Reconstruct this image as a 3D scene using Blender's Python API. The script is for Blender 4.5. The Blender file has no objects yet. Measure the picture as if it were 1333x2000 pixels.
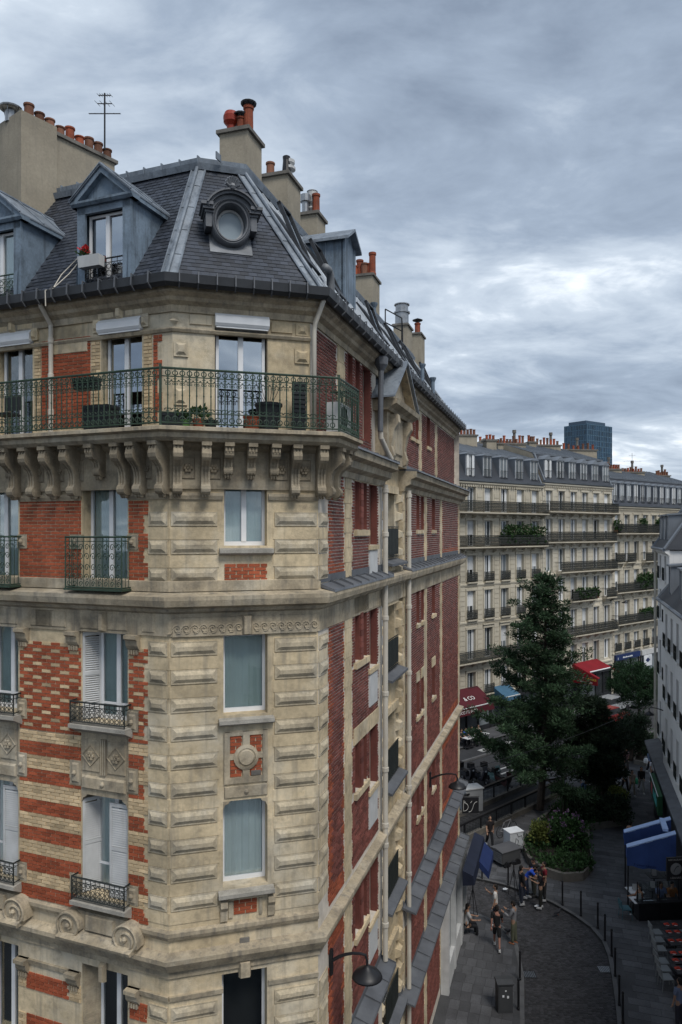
import bpy, math, random
from math import sin, cos, pi, radians, atan2, sqrt, hypot
from mathutils import Vector, Matrix
random.seed(7)
R_ = random.Random(11)
SC = bpy.context.scene
COL = SC.collection
# ------------------------------------------------------------------ camera
FPX, CU, CV, H = 1400.0, 666.5, 1036.0, 17.3      # focal length in photo pixels, centre column, horizon row, eye height
cam = bpy.data.cameras.new('camera'); cam_o = bpy.data.objects.new('camera', cam); COL.objects.link(cam_o)
cam.sensor_width = 36; cam.lens = 36 * FPX / 2000; cam.shift_y = 36 / 2000
cam.clip_start = .1; cam.clip_end = 3000
cam_o.location = (0, 0, H); cam_o.rotation_euler = (radians(90), 0, 0)
SC.camera = cam_o
# ------------------------------------------------------------------ sky, sun, exposure
SUN_EL, SUN_AZ = 55, 152                           # degrees; azimuth clockwise from +Y
wd = bpy.data.worlds.new('World'); SC.world = wd; wd.use_nodes = True
def sky_nodes():
    nt = wd.node_tree; N = nt.nodes; L = nt.links; N.clear()
    out = N.new('ShaderNodeOutputWorld'); bg = N.new('ShaderNodeBackground')
    sk = N.new('ShaderNodeTexSky'); sk.sky_type = 'NISHITA'; sk.sun_disc = False
    sk.sun_elevation = radians(SUN_EL); sk.sun_rotation = radians(SUN_AZ)
    sk.air_density = 1.2; sk.dust_density = 2.0
    sc = N.new('ShaderNodeVectorMath'); sc.operation = 'SCALE'; sc.inputs[3].default_value = .05
    L.new(sk.outputs[0], sc.inputs[0])
    tc = N.new('ShaderNodeTexCoord'); sp = N.new('ShaderNodeSeparateXYZ'); L.new(tc.outputs['Generated'], sp.inputs[0])
    def math_(op, a, b=None):
        m = N.new('ShaderNodeMath'); m.operation = op
        for i, x in enumerate((a, b)):
            if x is None: continue
            if isinstance(x, (int, float)): m.inputs[i].default_value = x
            else: L.new(x, m.inputs[i])
        return m.outputs[0]
    zz = math_('ADD', math_('MAXIMUM', sp.outputs[2], 0.0), .22)
    px = math_('DIVIDE', sp.outputs[0], zz); py = math_('DIVIDE', sp.outputs[1], zz)
    cb = N.new('ShaderNodeCombineXYZ'); L.new(px, cb.inputs[0]); L.new(py, cb.inputs[1])
    def noise(scale, det, rough, off, dist=0.):
        mp = N.new('ShaderNodeMapping'); mp.inputs[1].default_value = off; L.new(cb.outputs[0], mp.inputs[0])
        mp.inputs[3].default_value = (.8, 1.15, 1)
        n = N.new('ShaderNodeTexNoise'); n.inputs['Scale'].default_value = scale; n.inputs['Detail'].default_value = det
        n.inputs['Roughness'].default_value = rough; n.inputs['Distortion'].default_value = dist
        L.new(mp.outputs[0], n.inputs[0]); return n.outputs[0]
    n1 = noise(1.15, 6, .5, (5.4, 8.2, 3.4), .2); n2 = noise(3.6, 7, .58, (7.7, 2.3, 1.9), .4)
    n3 = noise(9.5, 6, .6, (1.7, 5.3, 2.9), .5)
    s = math_('ADD', math_('ADD', math_('MULTIPLY', n1, .56), math_('MULTIPLY', n2, .36)), math_('MULTIPLY', n3, .08))
    s = math_('ADD', s, math_('MULTIPLY', math_('SUBTRACT', .42, math_('MAXIMUM', sp.outputs[2], 0.0)), .11))      # paler towards the horizon
    rp = N.new('ShaderNodeValToRGB'); L.new(s, rp.inputs[0])
    e = rp.color_ramp.elements
    e[0].position = .38; e[0].color = (.150, .187, .246, 1)
    e[1].position = .66; e[1].color = (.80, .83, .855, 1)
    a = e.new(.47); a.color = (.222, .270, .340, 1)
    a = e.new(.56); a.color = (.37, .422, .486, 1)
    mx = N.new('ShaderNodeMixRGB'); mx.inputs[0].default_value = .93
    L.new(sc.outputs[0], mx.inputs[1]); L.new(rp.outputs[0], mx.inputs[2])
    L.new(mx.outputs[0], bg.inputs[0]); bg.inputs[1].default_value = 1.08
    L.new(bg.outputs[0], out.inputs[0])
sky_nodes()
sd = bpy.data.lights.new('sun', 'SUN'); sd.energy = 1.5; sd.angle = radians(22); sd.color = (1, .96, .9)
so = bpy.data.objects.new('sun', sd); COL.objects.link(so)
az, el = radians(SUN_AZ), radians(SUN_EL)
so.rotation_euler = Vector((sin(az) * cos(el), cos(az) * cos(el), sin(el))).to_track_quat('Z', 'Y').to_euler()
VS = SC.view_settings
VS.view_transform = 'Standard'; VS.look = 'None'; VS.gamma = 1; VS.exposure = .76; VS.use_curve_mapping = False
SC.render.engine = 'CYCLES'
SC.cycles.use_denoising = True; SC.cycles.max_bounces = 5; SC.cycles.transparent_max_bounces = 8
SC.cycles.diffuse_bounces = 3; SC.cycles.glossy_bounces = 2; SC.cycles.caustics_reflective = False; SC.cycles.caustics_refractive = False

# ------------------------------------------------------------------ materials
MATS = {}
def mat(name, c, r=.85, var=.15, scale=2.5, bump=0., bscale=40., metal=0., streak=0., streak_c=(.5, .48, .44), island=0., obj=0., spec=.3, stain=0., stain_c=(.25, .23, .2), fine=.0, trans=0., grime=0., grime_c=(.12, .105, .085)):
    m = bpy.data.materials.new(name); m.use_nodes = True; MATS[name] = m
    nt = m.node_tree; N = nt.nodes; L = nt.links
    b = N['Principled BSDF']; b.inputs['Roughness'].default_value = r; b.inputs['Metallic'].default_value = metal
    b.inputs['Specular IOR Level'].default_value = spec
    geo = N.new('ShaderNodeNewGeometry')
    rgb = N.new('ShaderNodeRGB'); rgb.outputs[0].default_value = (*c, 1); col = rgb.outputs[0]
    def noise(sc, det=4, vec=None, rough=.55):
        n = N.new('ShaderNodeTexNoise'); n.inputs['Scale'].default_value = sc; n.inputs['Detail'].default_value = det; n.inputs['Roughness'].default_value = rough
        L.new(vec or geo.outputs['Position'], n.inputs[0]); return n.outputs[0]
    def ramp(x, a, b_):
        q = N.new('ShaderNodeMapRange'); q.inputs[1].default_value = a; q.inputs[2].default_value = b_; q.clamp = True; L.new(x, q.inputs[0]); return q
    def value(col, x, lo, hi):       # multiply brightness by x mapped to lo..hi
        q = N.new('ShaderNodeMapRange'); q.inputs[1].default_value = .3; q.inputs[2].default_value = .7; q.inputs[3].default_value = lo; q.inputs[4].default_value = hi; L.new(x, q.inputs[0])
        h = N.new('ShaderNodeHueSaturation'); L.new(q.outputs[0], h.inputs['Value']); L.new(col, h.inputs['Color']); return h.outputs[0]
    def mix(col, fac_out, c2, k):
        x = N.new('ShaderNodeMixRGB'); mm = N.new('ShaderNodeMath'); mm.operation = 'MULTIPLY'; mm.inputs[1].default_value = k
        L.new(fac_out, mm.inputs[0]); L.new(mm.outputs[0], x.inputs[0]); L.new(col, x.inputs[1]); x.inputs[2].default_value = (*c2, 1); return x.outputs[0]
    if var: col = value(col, noise(scale), 1 - var, 1 + var)
    if fine: col = value(col, noise(scale * 14, 3), 1 - fine, 1 + fine)
    if island:
        q = N.new('ShaderNodeMapRange'); q.inputs[3].default_value = 1 - island; q.inputs[4].default_value = 1 + island; L.new(geo.outputs['Random Per Island'], q.inputs[0])
        h = N.new('ShaderNodeHueSaturation'); L.new(q.outputs[0], h.inputs['Value']); L.new(col, h.inputs['Color']); col = h.outputs[0]
    if obj:
        oi = N.new('ShaderNodeObjectInfo')
        q = N.new('ShaderNodeMapRange'); q.inputs[3].default_value = 1 - obj; q.inputs[4].default_value = 1 + obj; L.new(oi.outputs['Random'], q.inputs[0])
        h = N.new('ShaderNodeHueSaturation'); L.new(q.outputs[0], h.inputs['Value']); L.new(col, h.inputs['Color']); col = h.outputs[0]
    if stain:
        col = mix(col, ramp(noise(scale * .6, 6, rough=.65), .5, .68).outputs[0], stain_c, stain)
    if grime:
        col = mix(col, ramp(noise(3.3, 7, rough=.7), .5, .72).outputs[0], grime_c, grime)
    if streak:
        mp = N.new('ShaderNodeMapping'); mp.inputs[3].default_value = (5, 5, .35); L.new(geo.outputs['Position'], mp.inputs[0])
        col = mix(col, ramp(noise(1.6, 4, mp.outputs[0], .6), .52, .74).outputs[0], streak_c, streak)
    L.new(col, b.inputs['Base Color'])
    if bump:
        bp = N.new('ShaderNodeBump'); bp.inputs['Strength'].default_value = bump; bp.inputs['Distance'].default_value = .01
        L.new(noise(bscale, 5), bp.inputs['Height']); L.new(bp.outputs[0], b.inputs['Normal'])
    if trans:
        t = N.new('ShaderNodeBsdfTranslucent'); L.new(col, t.inputs[0]); mxs = N.new('ShaderNodeMixShader'); mxs.inputs[0].default_value = trans
        L.new(b.outputs[0], mxs.inputs[1]); L.new(t.outputs[0], mxs.inputs[2]); L.new(mxs.outputs[0], N['Material Output'].inputs[0])
    return m
def glass(name, tint, refl=.08, clear=.75):
    m = bpy.data.materials.new(name); m.use_nodes = True; MATS[name] = m
    nt = m.node_tree; N = nt.nodes; L = nt.links; N.remove(N['Principled BSDF'])
    g = N.new('ShaderNodeBsdfGlossy'); g.inputs['Roughness'].default_value = .03; g.inputs[0].default_value = (.9, .95, 1, 1)
    t = N.new('ShaderNodeBsdfTransparent'); t.inputs[0].default_value = (*tint, 1)
    lw = N.new('ShaderNodeLayerWeight'); lw.inputs[0].default_value = .18
    ad = N.new('ShaderNodeMath'); ad.operation = 'MULTIPLY_ADD'; ad.inputs[1].default_value = .8; ad.inputs[2].default_value = refl; ad.use_clamp = True
    L.new(lw.outputs['Fresnel'], ad.inputs[0])
    mx = N.new('ShaderNodeMixShader'); L.new(ad.outputs[0], mx.inputs[0]); L.new(t.outputs[0], mx.inputs[1]); L.new(g.outputs[0], mx.inputs[2])
    L.new(mx.outputs[0], N['Material Output'].inputs[0]); return m
STONE = mat('limestone', (.53, .43, .28), .9, .32, .8, .6, 45, streak=.66, streak_c=(.235, .21, .17), stain=.55, stain_c=(.64, .60, .50), fine=.12, grime=.5)
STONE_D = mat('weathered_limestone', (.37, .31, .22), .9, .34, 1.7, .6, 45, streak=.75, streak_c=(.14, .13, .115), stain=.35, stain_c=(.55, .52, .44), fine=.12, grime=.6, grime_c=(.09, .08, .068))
QUOIN = mat('quoin_limestone', (.42, .355, .25), .9, .3, 1.6, .6, 45, streak=.5, streak_c=(.22, .2, .165), stain=.45, stain_c=(.58, .55, .47), fine=.14, grime=.6)
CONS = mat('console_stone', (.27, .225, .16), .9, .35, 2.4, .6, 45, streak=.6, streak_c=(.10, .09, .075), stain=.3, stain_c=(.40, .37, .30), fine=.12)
TOPSTONE = mat('weathered_ledge_stone', (.33, .31, .27), .95, .3, 3, .5, 50, stain=.4, stain_c=(.16, .155, .14), fine=.14)
BRICK = mat('red_brick', (.315, .078, .035), .85, .18, 2.2, .4, 90, stain=.25, stain_c=(.16, .05, .03), island=.26, fine=.12)
BRICK_O = mat('red_brick_single', (.315, .078, .035), .85, .18, 2.2, .4, 90, stain=.25, stain_c=(.16, .05, .03), obj=.26, fine=.12)
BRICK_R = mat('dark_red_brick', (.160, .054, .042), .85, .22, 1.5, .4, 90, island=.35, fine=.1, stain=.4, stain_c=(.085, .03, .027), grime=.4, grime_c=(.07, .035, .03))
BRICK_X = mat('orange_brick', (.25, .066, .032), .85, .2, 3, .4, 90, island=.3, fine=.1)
CREAM = mat('cream_brick', (.54, .41, .25), .88, .16, 3, .4, 90, island=.28, fine=.1)
MORTAR = mat('mortar', (.56, .51, .44), .95, .18, 4, .3, 60)
SLATE = mat('slate', (.029, .035, .048), .5, .22, 1.6, .3, 60, island=.42, spec=.5, stain=.2, stain_c=(.085, .088, .095))
SLATE_O = mat('slate_single', (.029, .035, .048), .5, .22, 1.6, .3, 60, obj=.42, spec=.5, stain=.2, stain_c=(.085, .088, .095))
ZINC = mat('zinc', (.20, .23, .265), .55, .28, 1.8, .3, 30, metal=.3, streak=.75, streak_c=(.075, .09, .11), spec=.4, fine=.1, grime=.35, grime_c=(.36, .38, .40))
ZINC_B = mat('blue_painted_zinc', (.165, .215, .27), .6, .28, 1.6, .2, 30, streak=.75, streak_c=(.05, .06, .07), spec=.3, fine=.1, grime=.6, grime_c=(.045, .055, .065))
ZINC_L = mat('lead_sheet', (.20, .21, .225), .6, .25, 2.5, .2, 30, metal=.2, stain=.5, stain_c=(.10, .105, .11))
LEDGE = mat('ledge_zinc', (.115, .122, .135), .55, .2, 2.2, .2, 30, metal=.2, stain=.4, stain_c=(.19, .20, .21))
GUTTER = mat('dark_gutter', (.028, .031, .036), .5, .3, 3, .1, 30, spec=.4)
RENDER = mat('chimney_render', (.30, .265, .205), .95, .16, 1.3, .5, 30, streak=.35, streak_c=(.17, .155, .13), stain=.4, stain_c=(.22, .2, .165), fine=.08)
CAPST = mat('chimney_cap', (.15, .14, .125), .95, .3, 3, .5, 30)
TERRA = mat('terracotta', (.30, .075, .036), .8, .3, 5, .2, 30, obj=.35, grime=.5, grime_c=(.06, .04, .035), streak=.6, streak_c=(.10, .06, .05))
TERRA_D = mat('old_terracotta', (.18, .085, .055), .9, .3, 5, .2, 30, obj=.3)
IRON = mat('green_iron', (.028, .052, .034), .5, .3, 6, .1, 60, spec=.4)
BLACK = mat('black_metal', (.012, .012, .014), .45, .2, 5, spec=.4)
DARKI = mat('dark_iron', (.018, .022, .02), .55, .2, 5, spec=.35)
STEEL = mat('steel', (.30, .31, .32), .35, .2, 6, metal=.8)
WHITE = mat('white_paint', (.72, .73, .74), .45, .06, 3, spec=.4)
WHITE_D = mat('aged_white_paint', (.50, .505, .50), .6, .12, 3, streak=.3, streak_c=(.34, .33, .31))
PIPE = mat('cream_pipe', (.50, .465, .40), .6, .12, 2, streak=.35, streak_c=(.32, .29, .24))
CURT = mat('curtain', (.36, .44, .43), .95, .1, 2, bump=.2, bscale=8)
CURT_W = mat('white_curtain', (.62, .68, .67), .95, .08, 2)
ROOM = mat('room_shade', (.035, .035, .037), 1, .1, 2)  # near-black colour that stands in for the shade of unlit interiors
GLASS = glass('window_glass', (.95, .98, .98)); GLASS_M = glass('mirror_glass', (.35, .40, .45), .42)
def simple(name, c, r=.7, **k): return MATS.get(name) or mat(name, c, r, k.pop('var', .08), **k)

# ------------------------------------------------------------------ frames and builders
class Fr:
    """A wall plane: s runs along it, o out of it, z up."""
    def __init__(f, O, d):
        f.O = Vector(O); l = hypot(*d); f.d = Vector((d[0] / l, d[1] / l)); f.n = Vector((f.d.y, -f.d.x)); f.a = atan2(f.d.y, f.d.x)
    def pt(f, s, o, z): return Vector((f.O.x + f.d.x * s + f.n.x * o, f.O.y + f.d.y * s + f.n.y * o, z))
    def M(f, s, o, z): return Matrix.Translation(f.pt(s, o, z)) @ Matrix.Rotation(f.a, 4, 'Z')
    def s(f, u, o=0):
        m = (u - CU) / FPX; x = f.O.x + f.n.x * o; y = f.O.y + f.n.y * o
        return (m * y - x) / (f.d.x - m * f.d.y)
    def z(f, u, v, o=0):
        return H - (v - CV) / FPX * f.pt(f.s(u, o), o, 0).y
    def sub(f, s, o=0): p = f.pt(s, o, 0); return Fr((p.x, p.y), f.d)
W_ = Fr((0, 0), (1, 0))        # world: s = x, o = -y
def gp(u, v, z=0):              # a point of the ground (or of the level z) seen at a photo pixel
    y = (H - z) * FPX / (v - CV); return Vector(((u - CU) / FPX * y, y, z))
class LF:                       # mesh-local frame: s = x, o = -y
    def pt(f, s, o, z): return Vector((s, -o, z))
LOC = LF()
class MB:
    def __init__(b): b.v = []; b.f = []; b.m = []; b.k = []
    def cut(b): b.k.append((len(b.v), len(b.f))); return b          # the next shapes are a piece of their own
    def add(b, vs, fs, mi=0):
        k = len(b.v); b.v += [tuple(x) for x in vs]; b.f += [tuple(i + k for i in q) for q in fs]; b.m += [mi] * len(fs); return b
    def box(b, fr, s0, s1, o0, o1, z0, z1, mi=0):
        if s0 > s1: s0, s1 = s1, s0
        if o0 > o1: o0, o1 = o1, o0
        P = fr.pt
        return b.add([P(s0, o1, z0), P(s1, o1, z0), P(s1, o1, z1), P(s0, o1, z1), P(s0, o0, z0), P(s1, o0, z0), P(s1, o0, z1), P(s0, o0, z1)],
                     [(0, 1, 2, 3), (5, 4, 7, 6), (4, 0, 3, 7), (1, 5, 6, 2), (3, 2, 6, 7), (4, 5, 1, 0)], mi)
    def frus(b, fr, s0, s1, o0, o1, z0, z1, i, mi=0, iz=None):      # raised block with chamfered faces
        iz = i if iz is None else iz; P = fr.pt
        return b.add([P(s0, o0, z0), P(s1, o0, z0), P(s1, o0, z1), P(s0, o0, z1), P(s0 + i, o1, z0 + iz), P(s1 - i, o1, z0 + iz), P(s1 - i, o1, z1 - iz), P(s0 + i, o1, z1 - iz)],
                     [(4, 5, 6, 7), (0, 1, 5, 4), (1, 2, 6, 5), (2, 3, 7, 6), (3, 0, 4, 7)], mi)
    def quad(b, a, c, d, e, mi=0): return b.add([a, c, d, e], [(0, 1, 2, 3)], mi)
    def poly(b, fr, pts, o0, o1, mi=0):                               # outline in (s, z) with thickness o0..o1
        n = len(pts); A = [fr.pt(s, o1, z) for s, z in pts]; B = [fr.pt(s, o0, z) for s, z in pts]
        return b.add(A + B, [tuple(range(n)), tuple(range(2 * n - 1, n - 1, -1))] + [(i, i + n, (i + 1) % n + n, (i + 1) % n) for i in range(n)], mi)
    def side(b, fr, pts, s0, s1, mi=0):                               # outline in (o, z) with thickness s0..s1
        n = len(pts); A = [fr.pt(s0, o, z) for o, z in pts]; B = [fr.pt(s1, o, z) for o, z in pts]
        return b.add(A + B, [tuple(range(n)), tuple(range(2 * n - 1, n - 1, -1))] + [(i, i + n, (i + 1) % n + n, (i + 1) % n) for i in range(n)], mi)
    def flat(b, pts, z0, z1, mi=0):                                   # outline in (x, y) with thickness z0..z1
        n = len(pts); A = [(x, y, z1) for x, y in pts]; B = [(x, y, z0) for x, y in pts]
        return b.add(A + B, [tuple(range(n)), tuple(range(2 * n - 1, n - 1, -1))] + [(i, i + n, (i + 1) % n + n, (i + 1) % n) for i in range(n)], mi)
    def tube(b, path, r, n=6, mi=0, cap=True):
        path = [Vector(p) for p in path]; rs = r if isinstance(r, (list, tuple)) else [r] * len(path)
        vs = []; up = None
        for i, p in enumerate(path):
            t = (path[min(i + 1, len(path) - 1)] - path[max(i - 1, 0)])
            t = t.normalized() if t.length > 1e-9 else Vector((0, 0, 1))
            if up is None: up = t.orthogonal().normalized()
            x = (up - t * up.dot(t)); x = x.normalized() if x.length > 1e-6 else t.orthogonal().normalized()
            up = x; y = t.cross(x)
            vs += [p + (x * cos(2 * pi * k / n) + y * sin(2 * pi * k / n)) * rs[i] for k in range(n)]
        fs = [(i * n + k, i * n + (k + 1) % n, (i + 1) * n + (k + 1) % n, (i + 1) * n + k) for i in range(len(path) - 1) for k in range(n)]
        if cap: fs += [tuple(range(n - 1, -1, -1)), tuple((len(path) - 1) * n + k for k in range(n))]
        return b.add(vs, fs, mi)
    def lathe(b, c, prof, n=12, mi=0, axis='z', M=None):              # prof: (radius, height)
        c = Vector(c); vs = []
        for r, h in prof:
            for k in range(n):
                a = 2 * pi * k / n; p = Vector((r * cos(a), r * sin(a), h))
                vs.append((M @ p if M else p) + c)
        m = len(prof)
        fs = [(i * n + k, i * n + (k + 1) % n, (i + 1) * n + (k + 1) % n, (i + 1) * n + k) for i in range(m - 1) for k in range(n)]
        fs += [tuple(range(n - 1, -1, -1)), tuple((m - 1) * n + k for k in range(n))]
        return b.add(vs, fs, mi)
    def ball(b, c, r, n=10, mi=0, M=None):
        rx = r if isinstance(r, (tuple, list)) else (r, r, r); k = n // 2
        MM = Matrix.Diagonal(rx) if M is None else M.to_3x3() @ Matrix.Diagonal(rx)
        return b.lathe(c, [(max(sin(pi * i / k), .02), -cos(pi * i / k)) for i in range(k + 1)], n, mi, M=MM)
    def ring(b, fr, s, o, z, R, r, n=12, k=4, mi=0, e=1., a0=0, a1=2 * pi):
        pts = [fr.pt(s + R * cos(a0 + (a1 - a0) * i / n), o, z + R * e * sin(a0 + (a1 - a0) * i / n)) for i in range(n + 1)]
        return b.tube(pts, r, k, mi, cap=False)
    def mesh(b, name, mats, smooth=False):
        me = bpy.data.meshes.new(name); me.from_pydata(b.v, [], b.f)
        for m in (mats if isinstance(mats, (list, tuple)) else [mats]): me.materials.append(m)
        if any(b.m): me.polygons.foreach_set('material_index', b.m)
        if smooth: me.polygons.foreach_set('use_smooth', [True] * len(b.f))
        return me
    def build(b, name, mats, parent=None, smooth=False, M=None):
        return put(name, b.mesh(name, mats, smooth), parent, M or Matrix())
def pieces(name, b, mats, parent, smooth=False):
    ks = b.k + [(len(b.v), len(b.f))]
    if ks[0] != (0, 0): ks.insert(0, (0, 0))
    for (v0, f0), (v1, f1) in zip(ks, ks[1:]):
        if f1 == f0: continue
        q = MB(); q.v = b.v[v0:v1]; q.f = [tuple(i - v0 for i in f) for f in b.f[f0:f1]]; q.m = b.m[f0:f1]; q.build(name, mats, parent, smooth)
WM = {}
def put(name, data, parent=None, M=Matrix()):
    o = bpy.data.objects.new(name, data); COL.objects.link(o); WM[o.name] = M.copy()
    if parent is not None:
        o.parent = parent; o.matrix_basis = WM[parent.name].inverted() @ M
    else: o.matrix_basis = M
    return o
def tag(o, label, cat, group=None):
    o['label'] = label; o['category'] = cat
    if group: o['group'] = group
    return o
def thing(name, label, cat, loc=(0, 0, 0), rz=0., group=None):
    return tag(put(name, None, None, Matrix.Translation(loc) @ Matrix.Rotation(rz, 4, 'Z')), label, cat, group)
def dup(root, M, parent=None):
    c = root.copy(); COL.objects.link(c)
    if parent is None: c.parent = None; c.matrix_basis = M; WM[c.name] = M.copy()
    else: c.parent = parent; c.matrix_basis = root.matrix_basis.copy(); WM[c.name] = WM[parent.name] @ c.matrix_basis
    for ch in list(root.children): dup(ch, None, c)
    return c
def structure(o): o['kind'] = 'structure'; return o
def stuff(o): o['kind'] = 'stuff'; return o
def text(s, name, m, parent, M, size, ext=.004, align='CENTER', shear=0., width=1.):
    c = bpy.data.curves.new(name, 'FONT'); c.body = s; c.size = size; c.extrude = ext; c.align_x = align; c.align_y = 'CENTER'; c.shear = shear; c.resolution_u = 3
    c.space_character = width; c.materials.append(m)
    t = bpy.data.objects.new('t', c); me = bpy.data.meshes.new_from_object(t); bpy.data.objects.remove(t); me.name = name
    return put(name, me, parent, M)
def facing(fr, s, o, z):          # matrix for text lying on a wall plane, readable from outside
    return Matrix.Translation(fr.pt(s, o, z)) @ Matrix.Rotation(fr.a, 4, 'Z') @ Matrix.Rotation(pi / 2, 4, 'X')
def offset_path(pts, o):          # plan polyline shifted outward (to the right of travel) with mitred corners
    ns = []
    for a, b in zip(pts, pts[1:]):
        d = (Vector(b) - Vector(a)).normalized(); ns.append(Vector((d.y, -d.x)))
    out = []
    for i, p in enumerate(pts):
        if i == 0: m = ns[0]
        elif i == len(pts) - 1: m = ns[-1]
        else: m = (ns[i - 1] + ns[i]) / (1 + ns[i - 1].dot(ns[i]))
        out.append(Vector(p) + m * o)
    return out
def sweep(b, pts, prof, mi=0, closed=True, ends=True):   # prof: (o, z) pairs swept along a plan path
    rows = [offset_path(pts, o) for o, z in prof]; n = len(prof); k = len(pts)
    vs = [(rows[j][i].x, rows[j][i].y, prof[j][1]) for i in range(k) for j in range(n)]
    fs = [(i * n + j, (i + 1) * n + j, (i + 1) * n + (j + 1) % n, i * n + (j + 1) % n) for i in range(k - 1) for j in range(n if closed else n - 1)]
    if ends and closed: fs += [tuple(range(n)), tuple((k - 1) * n + j for j in range(n - 1, -1, -1))]
    return b.add(vs, fs, mi)
# ================================================================== people (meshes of the poses, grown with the Skin modifier)
def skin_mesh(vs, es, rs, name, sub=2):
    me = bpy.data.meshes.new(name); me.from_pydata([tuple(v) for v in vs], es, []); o = bpy.data.objects.new(name, me); COL.objects.link(o)
    md = o.modifiers.new('s', 'SKIN'); o.modifiers.new('d', 'SUBSURF').levels = sub; o.modifiers['d'].render_levels = sub
    sv = me.skin_vertices[0].data
    for i, r in enumerate(rs): sv[i].radius = r if isinstance(r, tuple) else (r, r)
    sv[0].use_root = True
    dg = bpy.context.evaluated_depsgraph_get(); out = bpy.data.meshes.new_from_object(o.evaluated_get(dg)); out.name = name
    bpy.data.objects.remove(o); bpy.data.meshes.remove(me)
    out.polygons.foreach_set('use_smooth', [True] * len(out.polygons)); return out
def chain(pts, rs, sub=2): return pts, [(i, i + 1) for i in range(len(pts) - 1)], rs
def append(me, mb):
    k = len(me.vertices); vs = [tuple(v.co) for v in me.vertices] + mb.v; fs = [tuple(p.vertices) for p in me.polygons] + [tuple(i + k for i in f) for f in mb.f]
    n = bpy.data.meshes.new(me.name); n.from_pydata(vs, [], fs); n.polygons.foreach_set('use_smooth', [True] * len(fs)); return n
def rotx(v, a): return Vector((v.x, v.y * cos(a) - v.z * sin(a), v.y * sin(a) + v.z * cos(a)))
def figure(pose, legs, arms, lean=0., pel=.93, head=0.):
    """legs: (hip flex, knee flex) left, right; arms: (forward, outward, elbow flex) left, right; the figure faces -Y"""
    P = Vector((0, 0, pel)); up = lambda z: P + rotx(Vector((0, 0, z)), lean)        # leaning forward turns the spine towards -Y
    pelv, waist, chest, neck = up(0), up(.18), up(.42), up(.56); hd = up(.60) + rotx(Vector((0, 0, .10)), lean + head)
    J = {}
    for sg, (h, k), (f, ab, e), n in ((1, legs[0], arms[0], 'l'), (-1, legs[1], arms[1], 'r')):
        hip = pelv + Vector((sg * .09, 0, -.03)); d = Vector((0, -sin(h), -cos(h))); knee = hip + d * .43; d2 = Vector((0, -sin(h - k), -cos(h - k))); ank = knee + d2 * .41; toe = ank + Vector((sg * .02, -.17, -.05)) if h < 1.2 else ank + Vector((0, -.17, -.05))
        sh = chest + rotx(Vector((sg * .185, 0, .07)), lean); a = Vector((sg * sin(ab), -sin(f), -cos(f) * cos(ab))).normalized(); el = sh + a * .29
        b = Vector((sg * sin(ab) * (.6 if e < .5 else -.9), -sin(f + e), -cos(f + e))).normalized(); wr = el + b * .25
        J[n] = (hip, knee, ank, toe, sh, el, wr, b)
    l, r = J['l'], J['r']
    vs = [pelv, waist, chest, neck, hd, l[4], l[5], l[6], r[4], r[5], r[6], l[0], l[1], l[2], r[0], r[1], r[2]]
    es = [(0, 1), (1, 2), (2, 3), (3, 4), (2, 5), (5, 6), (6, 7), (2, 8), (8, 9), (9, 10), (0, 11), (11, 12), (12, 13), (0, 14), (14, 15), (15, 16)]
    rs = [(.13, .10), (.125, .09), (.14, .095), .055, .06, .06, .042, .028, .06, .042, .028, .085, .055, .035, .085, .055, .035]
    body = skin_mesh(vs, es, rs, 'body', 2)
    ex = MB(); f_ = rotx(Vector((0, -1, 0)), lean + head); hr = Matrix.Rotation(lean + head, 4, 'X')
    ex.ball(hd + Vector((0, 0, .02)), (.075, .092, .118), 14, M=hr); tip = hd + f_ * .10
    ex.ball(tip + Vector((0, 0, .0)), (.014, .024, .022), 6); ex.ball(hd + f_ * .088 + Vector((0, 0, -.05)), (.026, .012, .009), 6)
    for sg in (-1, 1): ex.ball(hd + Vector((sg * .076, 0, .005)), (.012, .026, .034), 6); ex.ball(hd + f_ * .086 + Vector((sg * .03, 0, .028)), (.013, .01, .008), 6)
    for n, sg in (('l', 1), ('r', -1)):
        w, b = J[n][6], J[n][7]; x = Vector((1, 0, 0)); x = (x - b * x.dot(b)).normalized(); y = b.cross(x)
        ex.ball(w + b * .05, (.038, .034, .052), 8, M=Matrix((x, y, b)).transposed().to_4x4())
        for k, (o_, ln) in enumerate(((-.03, .065), (-.01, .078), (.01, .074), (.028, .058))):
            p = w + b * .085 + x * o_; ex.tube([p, p + b * ln * .5, p + b * ln * .8 + y * .02, p + b * ln + y * .035], [.0095, .009, .008, .006], 5)
        p = w + b * .04 + x * sg * -.03; ex.tube([p, p + (b * .6 + x * sg * -.7) * .035, p + b * .05 + x * sg * -.03], [.011, .010, .007], 5)
    out = {'body': append(body, ex), 'J': J, 'hd': hd}
    g = 1.16
    for sl in ('short', 'long', 'none'):
        v2 = [waist, chest, neck + Vector((0, 0, -.04)), pelv + Vector((0, 0, -.02))]; e2 = [(0, 1), (1, 2), (0, 3)]; r2 = [(.15, .11), (.165, .115), .07, (.155, .125)]
        if sl != 'none':
            for q in (l, r):
                k = len(v2); v2 += [q[4], q[5] if sl == 'long' else q[4].lerp(q[5], .75)]; e2 += [(1, k), (k, k + 1)]; r2 += [.078, .062]
                if sl == 'long': v2.append(q[6]); e2.append((k + 1, k + 2)); r2.append(.045)
        out[sl] = skin_mesh(v2, e2, r2, 'top', 2)
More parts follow.
